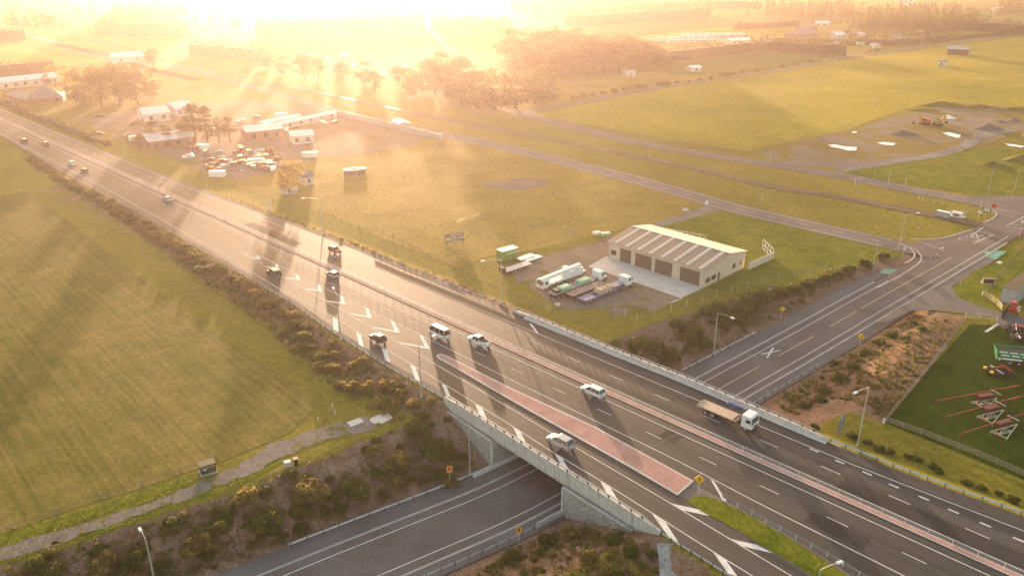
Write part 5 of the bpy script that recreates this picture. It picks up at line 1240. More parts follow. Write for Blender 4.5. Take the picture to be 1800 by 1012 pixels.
for x, y, t, l in ((1561,326,301,"white marker pole on the far side of the back road, right of the quarry track"),(1536,315,301,"white marker pole beside the back road near the quarry track"),(1591,325,314,"short white pole on the grass beyond the back road"),(1502,328,312,"thin leaning marker pole where the quarry track joins"),(1140,278,262,"white marker post between the railway and the back road"),(1339,355,340,"white marker post beside the frontage road right of the driveway"),(1126,248,236,"short pole at the edge of the bright field"),(1022,25,4,"lone bright pole beside the shelter belt") if 0 else (1340,88,74,"pale pole in the hedge in front of the caravans"),(1468,108,93,"pale pole beside the country lane"),(1619,82,66,"pale pole beside the lane at the top right"),(970,187,180,"short white post beside the lane at the dark cypress"),(1797,243,231,"short post by the right edge of the quarry"),(1352,290,270,"leaning pole beside the back road above the yard driveway")):
    pole((x, y), t, l, .09, WP)
for i, (x, y, t) in enumerate(((1615,350,345),(1622,352,346),(1641,357,352),(1656,360,355))):
    pole((x, y), t, ["leftmost of four short white stubs on the grass by the railway","second of four short white stubs on the grass by the railway","third of four short white stubs on the grass by the railway","last of four short white stubs, nearest the grey cabinet"][i], .1, WP)
for i, (x, t, y) in enumerate(((468.5,351,371),(472.5,350,372),(477,350,373))):
    pole((x, y), t, ["left of three white sign posts in a row on the far verge","middle of three white sign posts in a row on the far verge","right of three white sign posts in a row on the far verge"][i], .12, WP)
# signs
SGY = paint("sign_yellow", c3(.85,.45,.01), .4, 0, .04); SGK = paint("sign_black", c3(.02,.02,.02), .5); SGR = paint("sign_red", c3(.6,.03,.03), .4, 0, .04); SGO = paint("sign_orange", c3(.8,.22,.02), .4); SGB = paint("sign_back_grey", c3(.3,.3,.3), .5, .3); SGW = paint("sign_white", c3(.75,.75,.73), .4, 0, .04)
def sign(base, top_y, shape, lab, z=None, face=None, size=None, post=.05, cat="road sign"):
    p = W(*base) if z is None else P(base[0], base[1], z); h = height_of(p, top_y); r = thing("road_sign", lab, cat, p)
    to = Vector((0, 0, 0)) - p if face is None else Vector((face[0], face[1], 0)); a = atan2(to.y, to.x); r.rotation_euler = (0, 0, a)   # +x of the sign faces its reader
    s = size or 1.0
    q = MB(); q.cyl((-.05, 0, -.1), (-.05, 0, h-s*.2), post, n=6); q.build("post", WP, r); zc = h-s*.55
    def plate(pts, m, nm, x0, x1):
        k = MB(); n = len(pts); vs = [(x0, y, zc+zz) for y, zz in pts]+[(x1, y, zc+zz) for y, zz in pts]
        k.add(vs, [tuple(range(n-1, -1, -1)), tuple(range(n, 2*n))]+[(i, (i+1) % n, n+(i+1) % n, n+i) for i in range(n)]); return k.build(nm, m, r)
    reg = lambda n, rr, o=0: [(cos(2*pi*i/n+o)*rr, sin(2*pi*i/n+o)*rr) for i in range(n)]
    if shape == 'diamond':
        plate(reg(4, s*.72, pi/2), SGY, "sign_plate", 0, .03)
        plate([(y, zz) for y, zz in [(-.09*s,-.3*s),(.06*s,-.3*s),(.06*s,-.02*s),(.14*s,.1*s),(.02*s,.34*s),(-.12*s,.1*s),(-.04*s,0)]], SGK, "symbol", .032, .04)
    elif shape == 'board':
        plate([(-s*.36,-s*.5),(s*.36,-s*.5),(s*.36,s*.5),(-s*.36,s*.5)], SGY, "sign_plate", 0, .03); plate([(-s*.2,-s*.3),(s*.2,-s*.3),(s*.2,s*.35),(-s*.2,s*.35)], SGR, "symbol", .032, .04)
    elif shape == 'stop': plate(reg(8, s*.5, pi/8), SGR, "sign_plate", 0, .03)
    elif shape == 'giveway': plate([(0,-s*.5),(s*.5,s*.4),(-s*.5,s*.4)], SGR, "sign_plate", 0, .03); plate([(0,-s*.28),(s*.3,s*.27),(-s*.3,s*.27)], SGW, "symbol", .032, .04)
    elif shape == 'street': plate([(-.9*s,-.14*s),(.9*s,-.14*s),(.9*s,.14*s),(-.9*s,.14*s)], SGO, "sign_plate", 0, .03)
    elif shape == 'white': plate([(-.35*s,-.4*s),(.35*s,-.4*s),(.35*s,.4*s),(-.35*s,.4*s)], SGW, "sign_plate", 0, .03)
    return r
dS = -MD
sign((1227,866), 835.5, 'diamond', "yellow diamond sign at the end of the pink island", z=.05, size=1.05)
sign((1373,560), 539, 'diamond', "yellow diamond sign on the yard side of the lower road", size=.95)
sign((1511,609), 587, 'diamond', "yellow diamond sign on the garden side of the lower road", size=.95)
sign((791,852), 818, 'board', "narrow yellow and red warning board in front of the left abutment", z=-6.2, size=1.15)
sign((912,956), 925, 'board', "narrow yellow and red warning board on the near guardrail", z=-6.0, size=1.05)
sign((1744,377), 358, 'stop', "red octagonal stop sign behind the crossing signals", size=1.3)
sign((1612,414), 396, 'giveway', "give way sign on the grass strip beside the frontage road", size=1.2)
sign((1587,452), 433, 'white', "small white sign at the corner kerb below the corner lamp", size=.9)
sign((1769,350), 334, 'street', "orange street name sign between the two wooden poles", size=1.1, cat="street name sign")
sign((1688,503), 486, 'street', "short signpost with pale blades seen edge on at the lawn corner", size=.7, cat="signpost")
sign((1242,361), 352, 'white', "small white notice board at the mouth of the yard driveway", size=1.6, cat="notice board")
# big road sign seen from behind
p = W(1476,764); r = thing("road_sign", "large grey road sign seen from behind on two posts", "road sign", p, atan2(MD.y, MD.x)); hh = height_of(p, 731)
q = MB()
for y in (-.8, .8): q.cyl((0, y, -.2), (0, y, hh), .07, n=6)
q.build("post", SGB, r); q = MB(); q.box((-.1, 0, hh-1.4), (.05, 2.6, 2.6))
for z in (hh-.4, hh-1.4, hh-2.3): q.box((-.05, 0, z), (.08, 2.6, .08))
q.build("sign_plate", SGB, r)
# level crossing signals
def signal(base, top_y, lab):
    p = W(*base); h = height_of(p, top_y); r = thing("crossing_signal", lab, "crossing signal", p, .4)
    q = MB(); q.cyl((0, 0, -.1), (0, 0, h), .07, n=6); q.build("post", WP, r)
    q = MB()
    for z in np.arange(.5, h-1.6, .7): q.cyl((0, 0, z), (0, 0, z+.3), .085, n=6)
    q.build("red_bands", SGR, r)
    q = MB(); q.box((.06, 0, h-.3), (.04, 1.5, .2), 0); 
    for s in (-1, 1):
        for k in np.linspace(-.6, .6, 7): q.box((.1, k, h-.35+s*k*.7), (.04, .24, .2))
    q.build("crossbuck", SGW, r)
    for y in (-.45, .45): q = MB(); q.cyl((.02, y, h-1.15), (.1, y, h-1.15), .24, n=10); q.build("lamp_disc", SGK, r)
signal((1717,395), 371, "railway crossing signal with crossed boards on the near side of the track")
signal((1729,391), 367, "railway crossing signal with crossed boards at the kerb nose")
signal((1791,420), 388, "railway crossing signal with banded post at the right edge")

# ---- billboard with lettering
def text_mesh(s, size, m, depth=.02, nm="lettering"):
    c = D.curves.new(nm, 'FONT'); c.body = s; c.size = size; c.extrude = depth; c.align_x = 'CENTER'; c.align_y = 'CENTER'
    o = D.objects.new(nm, c); COL.objects.link(o); dg = bpy.context.evaluated_depsgraph_get(); me = D.meshes.new_from_object(o.evaluated_get(dg)); D.objects.remove(o); me.materials.clear(); me.materials.append(m); return me
bl, br_ = P(783,433), P(816,428); ax = (br_-bl); wd = ax.length; hb = height_of(P(800,431), 410)
r = thing("billboard", "dark roadside billboard with the white word CENTRE standing in the paddock", "billboard", (bl+br_)/2, atan2(ax.y, ax.x))
q = MB(); q.box((0, 0, hb*.62), (wd, .12, hb*.76)); q.build("panel", paint("billboard_brown", c3(.26,.17,.13), .8, spec=.1), r)
for x in (-wd*.4, 0, wd*.4): q = MB(); q.box((x, .15, hb*.5), (.18, .18, hb)); q.build("post", WOOD, r)
tm = link("lettering", text_mesh("CENTRE", hb*.3, SGW), r, (wd*.13, -.09, hb*.56)); tm.rotation_euler = (pi/2, 0, 0); tm.scale = (1.15, 1.3, 1)
q = MB(); q.cyl((-wd*.36, -.08, hb*.55), (-wd*.36, -.1, hb*.55), hb*.16, n=16); q.build("emblem", YEL, r)
q = MB(); q.box((wd*.1, -.08, hb*.86), (wd*.7, .03, hb*.05)); q.box((wd*.05, -.08, hb*.32), (wd*.6, .03, hb*.04)); q.build("small_print", SGW, r)

# ---- cabinets and boxes
CG = paint("cabinet_green", c3(.055,.06,.035), .6); CTOP = paint("cabinet_tan_lid", c3(.25,.2,.13), .8, spec=.1); CAB_G = paint("cabinet_grey", c3(.42,.44,.43), .5)
p = P(367,830,GZ+.05); a = rows_angle((354,832),(380,824)); r = thing("utility_cabinet", "dark green utility cabinet with a tan lid beside the gravel track", "cabinet", p, -a)
q = MB(); q.box((0, .35, .7), (2.2, 1.5, 1.4)); q.build("body", CG, r); q = MB(); q.box((0, .45, 1.5), (2.3, 1.6, .18)); q.box((0, -.45, 1.2), (2.1, .2, .28)); q.build("lid", CTOP, r)
q = MB(); q.box((-.5, -.465, .95), (.4, .03, .25)); q.build("notice", SGW, r); q = MB(); q.box((0, .3, .04), (2.5, 1.9, .1)); q.build("plinth", CONC, r)
p = W(506,820); r = thing("letter_box", "white-lidded grey box on a post at the edge of the bank", "box", p, .4); q = MB(); q.box((0, 0, .55), (.9, .6, .75)); q.build("body", CAB_G, r); q = MB(); q.box((0, 0, .97), (1.0, .7, .1)); q.build("lid", WPAINT, r)
p = W(521,817); r = thing("wheelie_bin", "tall dark bin standing beside the white-lidded box", "bin", p, .3); q = MB(); q.box((0, 0, .6), (.6, .65, 1.2), 0, 1.15); q.build("body", SGK, r); q = MB(); q.box((0, 0, 1.24), (.72, .78, .08)); q.build("lid", DKSTEEL, r)
p = W(514,821); r = thing("marker_post", "short pale stake between the grey box and the dark bin", "stake", p); q = MB(); q.box((0, 0, .35), (.08, .08, .9)); q.box((.3, 0, .3), (.08, .08, .8)); q.build("stake", WOOD, r)
def slab_px(name, px, lab, m, h=.18, cat="slab", z=GZ+.02):
    pts = [P(a, b, z) for a, b in px]; c = sum(pts, Vector())/len(pts); q = MB(); q.prism([(v.x-c.x, v.y-c.y) for v in pts], -.05, h); o = q.build(name, m, None, loc=c); tag(o, lab, cat); return o
slab_px("concrete_pad", [(609,743),(633,735),(640,742),(617,751)], "small pale concrete pad with hatch covers left of the larger pad", CONC_L)
slab_px("concrete_pad", [(652,736),(680,725),(691,736),(671,745),(665,743),(658,746),(650,741)], "larger grey concrete pad with a notched edge beside the bank", CONC, .22)
slab_px("drain_lid", [(498,598),(507,599),(508,602),(501,603)], "small pale drain frame lying in the grass strip", CONC_L, .12)
slab_px("chamber_cover", [(1750,548) if 0 else (1350,508),(1368,504),(1381,511),(1366,516)], "pale concrete lid beside the shrubs of the yard bank", CONC_L, .15)
slab_px("concrete_pad", [(1676,520) if 0 else (1750,461),(1758,459),(1763,463),(1756,464)], "small concrete slab on the lawn near the green paving", CONC_L, .12)
p = W(1737,497); r = thing("kiosk", "low black kiosk with a pale flat lid on the corner lawn", "kiosk", p, -.25); q = MB(); q.box((0, 0, .55), (2.4, 1.2, 1.1)); q.build("body", SGK, r); q = MB(); q.box((.3, 0, 1.15), (1.9, 1.3, .12)); q.box((-.9, 0, 1.12), (.7, 1.2, .1)); q.build("lid", CTOP, r); q = MB(); q.box((0, 0, .04), (3.0, 1.8, .1)); q.build("plinth", CONC, r)
p = W(1657,381); r = thing("signal_cabinet", "long grey signal cabinet beside the railway", "cabinet", p, RZ_M*-1-.15); q = MB(); q.box((0, 0, .8), (3.6, 1.1, 1.6)); q.build("body", CAB_G, r); q = MB(); q.box((0, 0, 1.65), (3.8, 1.25, .1)); q.build("lid", WPAINT, r)
p = W(1682,380); r = thing("relay_hut", "low white relay hut inside a wire cage by the railway", "hut", p, RZ_M*-1-.1); q = MB(); q.box((0, 0, .7), (2.8, 1.5, 1.2)); q.build("body", WPAINT, r); q = MB(); q.box((0, -.78, .55), (1.8, .04, .6)); q.build("dark_opening_panel", SGK, r); q = MB(); q.box((0, 0, .04), (4.2, 3.0, .12)); q.build("plinth", CONC_L, r)  # flat black panel on the front, painting the shade inside an opening
q = MB()
for x in np.linspace(-2.4, 2.4, 7):
    for y in (-1.8, 1.8): q.cyl((x, y, 0), (x, y, 2.0), .03, n=4)
for z in (1.0, 2.0):
    for y in (-1.8, 1.8): q.cyl((-2.4, y, z), (2.4, y, z), .02, n=4)
    for x in (-2.4, 2.4): q.cyl((x, -1.8, z), (x, 1.8, z), .02, n=4)
q.build("cage", STEEL, r)

# ---- fences
def fence(px, lab, h=1.1, spacing=4.0, wires=(.3, .6, .9), pm=WOOD, pw=.14, wr_=.02, rail=False, z=None, maxp=100, cat="fence"):
    pts = [W(a, b) if z is None else P(a, b, z) for a, b in px]; L0 = pts[0].copy(); r = thing("fence", lab, cat, L0)
    acc = [0]
    for a, b in zip(pts, pts[1:]): acc.append(acc[-1]+(b-a).length)
    k = min(maxp, max(2, int(acc[-1]/spacing)+1)); q = MB(); q.box((0, 0, h/2-.1), (pw, pw, h+.2)); me = q.mesh("post", pm); ps = []
    for i in range(k):
        l = acc[-1]*i/(k-1)
        for j in range(len(acc)-1):
            if l <= acc[j+1]+1e-6: p = pts[j].lerp(pts[j+1], (l-acc[j])/max(acc[j+1]-acc[j], 1e-6)); break
        p.z = hgt(p.x, p.y) if z is None else z; ps.append(p-L0); link("post", me, r, p-L0, atan2((pts[-1]-pts[0]).y, (pts[-1]-pts[0]).x))
    q = MB()
    for w_ in wires:
        for a, b in zip(ps, ps[1:]):
            if rail: 
                d = (b-a); c = (a+b)/2; q.box((c.x, c.y, c.z+w_), (d.length, .05, .12), atan2(d.y, d.x))
            else: q.cyl(a+Vector((0, 0, w_)), b+Vector((0, 0, w_)), wr_, n=3, cap=False)
    q.build("rails" if rail else "wires", pm if rail else DKSTEEL, r); return r
fence([(-60,956),(18,931),(85,909),(148,887),(210,866),(270,846),(326,829),(381,807)], "wire fence with dark wooden posts along the edge of the stubble field", 1.2, 5.2, pw=.2)
fence([(560,742),(598,726),(585,718)], "short broken fence corner near the concrete pads", 1.0, 3.0, pm=WP)
fence([(1555,742),(1620,664),(1660,612),(1698,560)], "dark wire fence with timber posts between the planted ground and the lawn", 1.2, 3.0, (.3,.6,.9,1.15), pw=.14, wr_=.015)
fence([(1555,742),(1600,757),(1660,780),(1720,803),(1800,838),(1900,880)], "post and rail fence along the lower edge of the lawn", 1.2, 2.8, (.35,.7,1.05), rail=True)
fence([(1697,560),(1718,560),(1733,561),(1752,565)], "pale timber gate fence at the end of the farm driveway", 1.3, 2.4, (.3,.6,.9,1.2), rail=True, pm=paint("pale_rail", c3(.5,.4,.27), .8))
fence([(1727,520),(1739,527),(1749,533),(1760,546)], "pale timber fence on the lawn side of the farm driveway", 1.4, 2.4, (.35,.7,1.05,1.3), rail=True, pm=paint("pale_rail", c3(.5,.4,.27), .8))
fence([(1800,436),(1770,470),(1746,502),(1728,520)], "low dark fence crossing the corner lawn", 1.1, 3.0, (.3,.6,.9), pw=.16, wr_=.04)
fence([(1082,541),(1108,566) if 0 else (1110,568),(1190,545),(1252,524),(1330,502),(1450,478)], "tall wire fence with white posts round the truck yard", 1.8, 4.5, (.5,1.0,1.5,1.75), pm=WP, pw=.06, wr_=.012)
fence([(560,372),(620,400),(690,418),(790,470),(880,515),(1000,560),(1110,568)], "wire fence at the foot of the paddock beside the motorway verge", 1.2, 4.5, (.3,.6,.9), pw=.12)
fence([(690,418),(800,393),(900,362),(1000,336),(1065,318)], "low wire fence dividing the paddock behind the billboard", 1.1, 5, (.3,.6,.9), pw=.12)
fence([(930,208),(1150,246),(1300,270),(1400,246),(1500,222)], "long thin fence along the lower edge of the bright field", 1.1, 6, (.3,.6,.9), pw=.12)
q = MB(); q.box((0, 0, .5), (0.3, .25, 1.0)); 
for x, y, l in ((1553,744,"white corner post where the two lawn fences meet"),(1727,519,"short white post at the corner of the lawn fence")): o = q.build("corner_post", WP, None, loc=W(x, y)); tag(o, l, "post")
q = MB(); q.box((0, 0, .9), (.1, 3.4, 1.8), 0); q.box((0, 0, 1.82), (.14, 3.5, .08)); o = q.build("black_gate", paint("black_screen", c3(.02,.018,.015), .9), None, loc=P(1764,556), rz=atan2((P(1772,548)-P(1753,568)).y, (P(1772,548)-P(1753,568)).x)-pi/2); tag(o, "solid black gate screen across the farm driveway", "gate")
# ================================================================== the big shed
ROOF_A = two_noise("roof_grey_iron", [c3(.2,.18,.17), c3(.26,.235,.225), c3(.31,.285,.27)], .3, 3, .55, .2, .02, 8)
ROOF_B = two_noise("roof_pale_iron", [c3(.42,.38,.32), c3(.5,.46,.4), c3(.56,.52,.45)], .3, 3, .5, .2, .02, 8)
CREAM = paint("cream_cladding", c3(.64,.54,.44), .6, 0, .06, .8); BRN = paint("brown_roller_door", c3(.17,.13,.09), .6, 0, .08, 1); SKY = paint("skylight_sheet", c3(.48,.44,.4), .4); WIN = paint("building_glass", c3(.05,.055,.06), .12)
def corr(name, col, period, axis=0):
    q = NT(name); v = q.obj(); sp = q.n("ShaderNodeSeparateXYZ"); q.l(v, sp.inputs[0]); s = q.math('SINE', q.math('MULTIPLY', sp.outputs[axis], 2*pi/period))
    n = q.noise(v, .8, 4); c = q.ramp(n, [(.3, tuple(x*.85 for x in col[:3])+(1,)), (.7, col)])
    return q.done(q.bsdf(c, .5, normal=q.bump(s, .35, .03), spec=.4))
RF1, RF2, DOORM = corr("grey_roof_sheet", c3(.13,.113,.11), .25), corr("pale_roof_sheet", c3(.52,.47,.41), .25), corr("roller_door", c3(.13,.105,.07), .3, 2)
A, B, C_ = P(1069,452), P(1237,505.5), P(1314,472.5)
ax = (B-A).normalized(); LL = (B-A).length; ay = Vector((-ax.y, ax.x, 0)); DD = (C_-B).dot(ay)
sh = thing("warehouse", "long cream warehouse with four brown roller doors and a striped grey roof", "warehouse", A, atan2(ax.y, ax.x))
HF, HR, RY = height_of(A, 424), 0, 0
HB = HF+.1; HR = HF+1.6; RY = DD*.55; RW_ = DD
m = MB(); m.add([(0,0,0),(LL,0,0),(LL,RW_,0),(0,RW_,0),(0,0,HF),(LL,0,HF),(LL,RW_,HB),(0,RW_,HB),(0,RY,HR),(LL,RY,HR)], [(0,1,5,4),(1,2,6,9,5),(2,3,7,6),(3,0,4,8,7)]); m.build("wall", CREAM, sh)
def roofpart(nm, y0, z0, y1, z1, m_, x0=-.35, x1=None):
    x1 = LL+.35 if x1 is None else x1; t = .12; q = MB(); q.add([(x0,y0,z0),(x1,y0,z0),(x1,y1,z1),(x0,y1,z1),(x0,y0,z0+t),(x1,y0,z0+t),(x1,y1,z1+t),(x0,y1,z1+t)], [(3,2,1,0),(4,5,6,7),(0,1,5,4),(1,2,6,5),(2,3,7,6),(3,0,4,7)]); return q.build(nm, m_, sh)
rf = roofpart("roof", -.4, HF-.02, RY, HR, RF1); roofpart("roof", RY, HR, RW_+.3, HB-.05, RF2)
sl = (HR-HF+.02)/(RY+.4)
for i in range(8):
    x = LL*(.045+.125*i)+.4; q = MB(); y0, y1 = -.3, RY-.15; z0, z1 = HF-.02+sl*.1+.125, HR-sl*.15+.125
    q.add([(x,y0,z0),(x+1.0,y0,z0),(x+1.0,y1,z1),(x,y1,z1),(x,y0,z0+.03),(x+1.0,y0,z0+.03),(x+1.0,y1,z1+.03),(x,y1,z1+.03)], [(4,5,6,7),(0,1,5,4),(1,2,6,5),(2,3,7,6),(3,0,4,7)]); q.build("skylight", SKY, rf)
q = MB(); q.box((LL/2, RY, HR+.14), (LL+.7, .4, .1)); q.build("ridge_cap", RF2, sh)
for u0, u1 in ((.135,.255),(.3,.475),(.51,.685),(.765,.955)):
    x0, x1 = LL*u0, LL*u1; q = MB(); q.box(((x0+x1)/2, -.03, HF*.41), (x1-x0, .1, HF*.82)); dr = q.build("roller_door", DOORM, sh)
    q = MB(); q.box((x0-.12, -.06, HF*.42), (.2, .14, HF*.84)); q.box((x1+.12, -.06, HF*.42), (.2, .14, HF*.84)); q.box(((x0+x1)/2, -.06, HF*.84), (x1-x0+.44, .14, .18)); q.build("door_frame", CREAM, dr)
def win(x, y, z, w_, h_, side):
    q = MB(); d = (w_, .06, h_) if side == 'f' else (.06, w_, h_); q.box((x, y, z), d); f = q.build("window", SGW if 0 else BRN, sh); q = MB(); d2 = (w_-.16, .08, h_-.16) if side == 'f' else (.08, w_-.16, h_-.16); q.box((x, y, z), d2); q.build("pane", WIN, f)
win(LL*.06, -.03, 1.7, 1.6, 1.3, 'f')
for v_ in (.08, .22): win(LL+.03, RW_*v_, 1.5, 1.9, 1.2, 's')
for v_ in (.72, .9): win(LL+.03, RW_*v_, 1.9, 1.4, 1.1, 's')
q = MB(); q.box((LL+.03, RW_*.345, 1.1), (.08, 1.0, 2.2)); q.build("side_door", BRN, sh)
q = MB(); q.cyl((.3, -.08, 0), (.3, -.08, HF), .07, n=5); q.cyl((LL-.3, -.08, 0), (LL-.3, -.08, HF), .07, n=5); q.cyl((0, -.45, HF-.05), (LL, -.45, HF-.05), .1, n=5); q.build("gutter", CREAM, sh)
# boundary wall and frame behind
a, b = P(1316,474), P(1358,455.5); d = (b-a); q = MB(); q.box((d.length/2, 0, .9), (d.length, .18, 1.8)); 
for k in np.linspace(0, d.length, 5): q.box((k, 0, .95), (.3, .3, 1.9))
o = q.build("boundary_wall", CREAM, None, loc=a, rz=atan2(d.y, d.x)); tag(o, "low cream wall running from the back corner of the warehouse", "wall")
def frame_thing(p0, p1, h, lab, ncol, nm="metal_frame", m_=SGW, z0=.2):
    a, b = P(*p0), P(*p1); d = (b-a); r = thing(nm, lab, "frame", a, atan2(d.y, d.x)); q = MB()
    for k in np.linspace(0, d.length, ncol+1): q.box((k, 0, h/2), (.12, .1, h))
    for z in (z0, h/2, h): q.box((d.length/2, 0, z), (d.length, .08, .1))
    q.build("bars", m_, r)
frame_thing((1358,455), (1340,437), 2.6, "white open metal frame standing at the end of the cream wall", 4)
frame_thing((1176,412), (1240,424), 1.6, "long white framed rack lying behind the warehouse", 6, "long_rack", SGW)
frame_thing((989,403), (1018,413), 1.2, "thin pale rail rack in the paddock left of the warehouse", 3, "rail_rack", WOOD)
GRNC = paint("container_green", c3(.2,.3,.07), .5); GTOP = paint("container_pale_roof", c3(.62,.72,.62), .5)
def container(pl, pr, top_y, wd, lab, cb, ct, text=None, nm="shipping_container", cat="container", group=None):
    a, b = P(*pl), P(*pr); d = (b-a); L = d.length; h = height_of(a, top_y); r = thing(nm, lab, cat, a, atan2(d.y, d.x), group); q = MB(); q.box((L/2, wd/2, h/2), (L, wd, h-.05))
    for k in np.arange(.3, L-.2, .35): q.box((k, -.02, h/2), (.14, .06, h-.3))
    q.build("body", cb, r); q = MB(); q.box((L/2, wd/2, h), (L+.06, wd+.06, .1)); q.build("top", ct, r)
    q = MB(); q.box((-.03, wd/2, h/2), (.05, wd-.2, h-.25)); q.build("end_door", cb, r)
    if text: t = link("lettering", text_mesh(text, h*.3, SGW), r, (L*.62, -.08, h*.7)); t.rotation_euler = (pi/2, 0, 0)
    return r
container((883,462), (911.5,454), 443, 2.5, "green container with a pale roof and white lettering at the back of the yard", GRNC, GTOP, "ARTIC AIR")
def lowbox(x, y, L, wd, h, rz, lab, m1, m2, nm="crate", cat="crate"):
    p = P(x, y); r = thing(nm, lab, cat, p, rz); q = MB(); q.box((0, 0, h/2), (L, wd, h)); q.build("body", m1, r); q = MB(); q.box((0, 0, h+.05), (L*1.03, wd*1.04, .1)); q.build("lid", m2, r); return r
lowbox(1049,412, 2.0,1.2,.7,.3, "pair of white crates on the grass left of the warehouse", WPAINT, SGW); lowbox(1064,414, 2.6,1.4,.8,.3, "pale green crate next to the white crates", GRN, GTOP)
lowbox(980,537, 1.0,.8,.4,.2, "small pale block on the grass in front of the trailers", CONC_L, CONC_L, "block", "block")
# ================================================================== farm implements on the lawn
REDP = paint("implement_red", c3(.24,.045,.03), .7, 0, .25, 3, .2); CRM = paint("implement_cream", c3(.55,.5,.38), .6, 0, .15, 3); BLKP = paint("implement_black", c3(.018,.016,.016), .6); ORG = paint("orange_reflector", c3(.9,.12,.01), .4)
def auger(pl, pr, tri, hub, lab, bend=False):
    a, b = P(*pl), P(*pr); d = b-a; L = d.length; r = thing("field_implement", lab, "farm implement", a, atan2(d.y, d.x)); inv = Matrix.Rotation(-atan2(d.y, d.x), 3, 'Z')
    loc = lambda px, z: inv @ (P(px[0], px[1], GZ+z) - a) if z == 0 else inv @ (Vector(P(px[0], px[1], GZ+z)) - a)
    q = MB(); q.cyl((0, 0, .9), (L, 0, 1.5), .1, n=6); q.cyl((L*.55, 0, 1.15), (L, .9, .9), .09, n=6); q.cyl((0, 0, .95), (0, 0, 0), .08, n=6); q.box((L*.72, .0, 1.35), (.5, .4, .4)); q.build("beam", REDP, r)
    q = MB(); pts = [loc(t, .55) for t in tri]; h_ = loc(hub, 1.3)
    for i in range(3): q.cyl(pts[i], pts[(i+1) % 3], .09, n=5)
    c = sum(pts, Vector())/3; mids = [(pts[i]+pts[(i+1) % 3])/2 for i in range(3)]
    for i in range(3): q.cyl(mids[i], mids[(i+1) % 3], .06, n=5); q.cyl(mids[i], c+Vector((0, 0, .05)), .05, n=5)
    q.cyl(pts[0].lerp(pts[1], .25), pts[0].lerp(pts[2], .25), .06, n=5); q.cyl(h_+Vector((-1.0, 1.3, .5)), h_, .1, n=5); q.build("frame", CRM, r)
    for pnt in pts:
        q = MB(); q.cyl(pnt, (pnt.x, pnt.y, 0), .05, n=5); q.build("support_leg", CRM, r)
    q = MB(); q.box((h_.x-2.6, h_.y+.7, 1.0), (3.0, .9, .8)); q.build("hopper", paint("implement_dark_red", c3(.14,.03,.02), .7, 0, .2, 3), r)
    o_ = (pts[0]*.6+pts[1]*.4); q = MB(); q.cyl(o_+Vector((0, 0, .1)), o_+Vector((0, 0, .25)), .18, n=8); q.build("reflector", ORG, r); wheel(r, h_.x+.3, h_.y-.9, .35)
auger((1646,712), (1790,690), [(1708,706),(1732,717),(1752,700)], (1760,694), "red-beamed field implement with a cream triangular frame, farthest of the three on the lawn")
auger((1662,740), (1798,708), [(1718,731),(1745,744),(1764,720)], (1769,714), "red-beamed field implement with a cream triangular frame, middle of the three on the lawn")
auger((1687,770), (1840,727), [(1741,758),(1770,770),(1788,745)], (1791,739), "red-beamed field implement with a cream triangular frame, nearest of the three on the lawn")
# green trailer
GTR = paint("bright_green_paint", c3(.02,.2,.05), .4); p = P(1752,640); a2 = P(1803,646)-p; r = thing("farm_trailer", "bright green high-sided farm trailer with white panels on its flank", "farm trailer", p, atan2(a2.y, a2.x)); L = 7.2
q = MB(); q.add([(0,.3,1.0),(L,.3,1.0),(L,2.4,1.0),(0,2.4,1.0),(-.5,0,3.0),(L+.3,0,3.0),(L+.3,2.8,3.0),(-.5,2.8,3.0)], [(3,2,1,0),(0,1,5,4),(1,2,6,5),(2,3,7,6),(3,0,4,7)]); q.build("body", GTR, r)
q = MB(); q.add([(-.3,.15,2.7),(L+.1,.15,2.7),(L+.1,2.65,2.7),(-.3,2.65,2.7)], [(0,1,2,3)]); q.build("load", paint("dark_load", c3(.05,.06,.03), .9), r)
q = MB()
for row, (z, x0) in enumerate(((2.65, -.1), (2.0, .35))):
    for i in range(4):
        y = .3-.3*(z-1.0)/2-.03; q.box((x0+.75+i*1.75, y, z), (1.45, .05, .32), ry=0)
q.box((2.4, .24, 1.22), (3.4, .06, .35)); q.box((.3, .2, 1.15), (.4, .1, .5)); q.build("white_panels", SGW, r)
for x in (2.2, 3.7):
    for y in (.35, 2.35): wheel(r, x, y, .5, .4)
q = MB(); q.box((L/2, 1.35, .8), (L, 1.2, .3)); q.cyl((L, 1.35, .7), (L+1.8, 1.35, .5), .1, n=5); q.build("chassis", CHAS, r)
def harrow(px, rz, lab, c1, c2, caps=None, sc=1.0):
    r = thing("tillage_machine", lab, "farm machine", P(*px), rz); q = MB()
    for y in np.linspace(-1.4, 1.4, 4)*sc: q.box((0, y, .7), (4.6*sc, .16, .18))
    for x in np.linspace(-2.2, 2.2, 5)*sc: q.box((x, 0, .85), (.14, 3.2*sc, .14))
    q.build("frame", c1, r)
    q = MB()
    for x in np.linspace(-2.1, 2.1, 7)*sc:
        for y in np.linspace(-1.3, 1.3, 4)*sc: q.cyl((x, y, .7), (x-.15, y, .02), .05, .03, 4); q.cyl((x-.05, y-.02, .28), (x-.05, y+.03, .28), .26, n=8)
    q.build("tines", BLKP, r)
    q = MB(); q.box((1.4*sc, 0, 1.15), (.3, 3.0*sc, .3)); q.box((.2, .4, 1.1), (2.2*sc, .35, .3)); q.cyl((-2.3*sc, 0, .9), (-3.6*sc, 0, .5), .08, n=5); q.build("toolbar", c2, r)
    if caps:
        for y in (-.9, .9): q = MB(); q.cyl((-2.4*sc, y, .9), (-2.4*sc, y, 1.25), .34, .3, 10); q.build("cap", caps, r)
    q = MB(); q.box((-.6*sc, 0, 1.0), (.12, 3.4*sc, .12)); q.build("pale_bar", SGW, r)
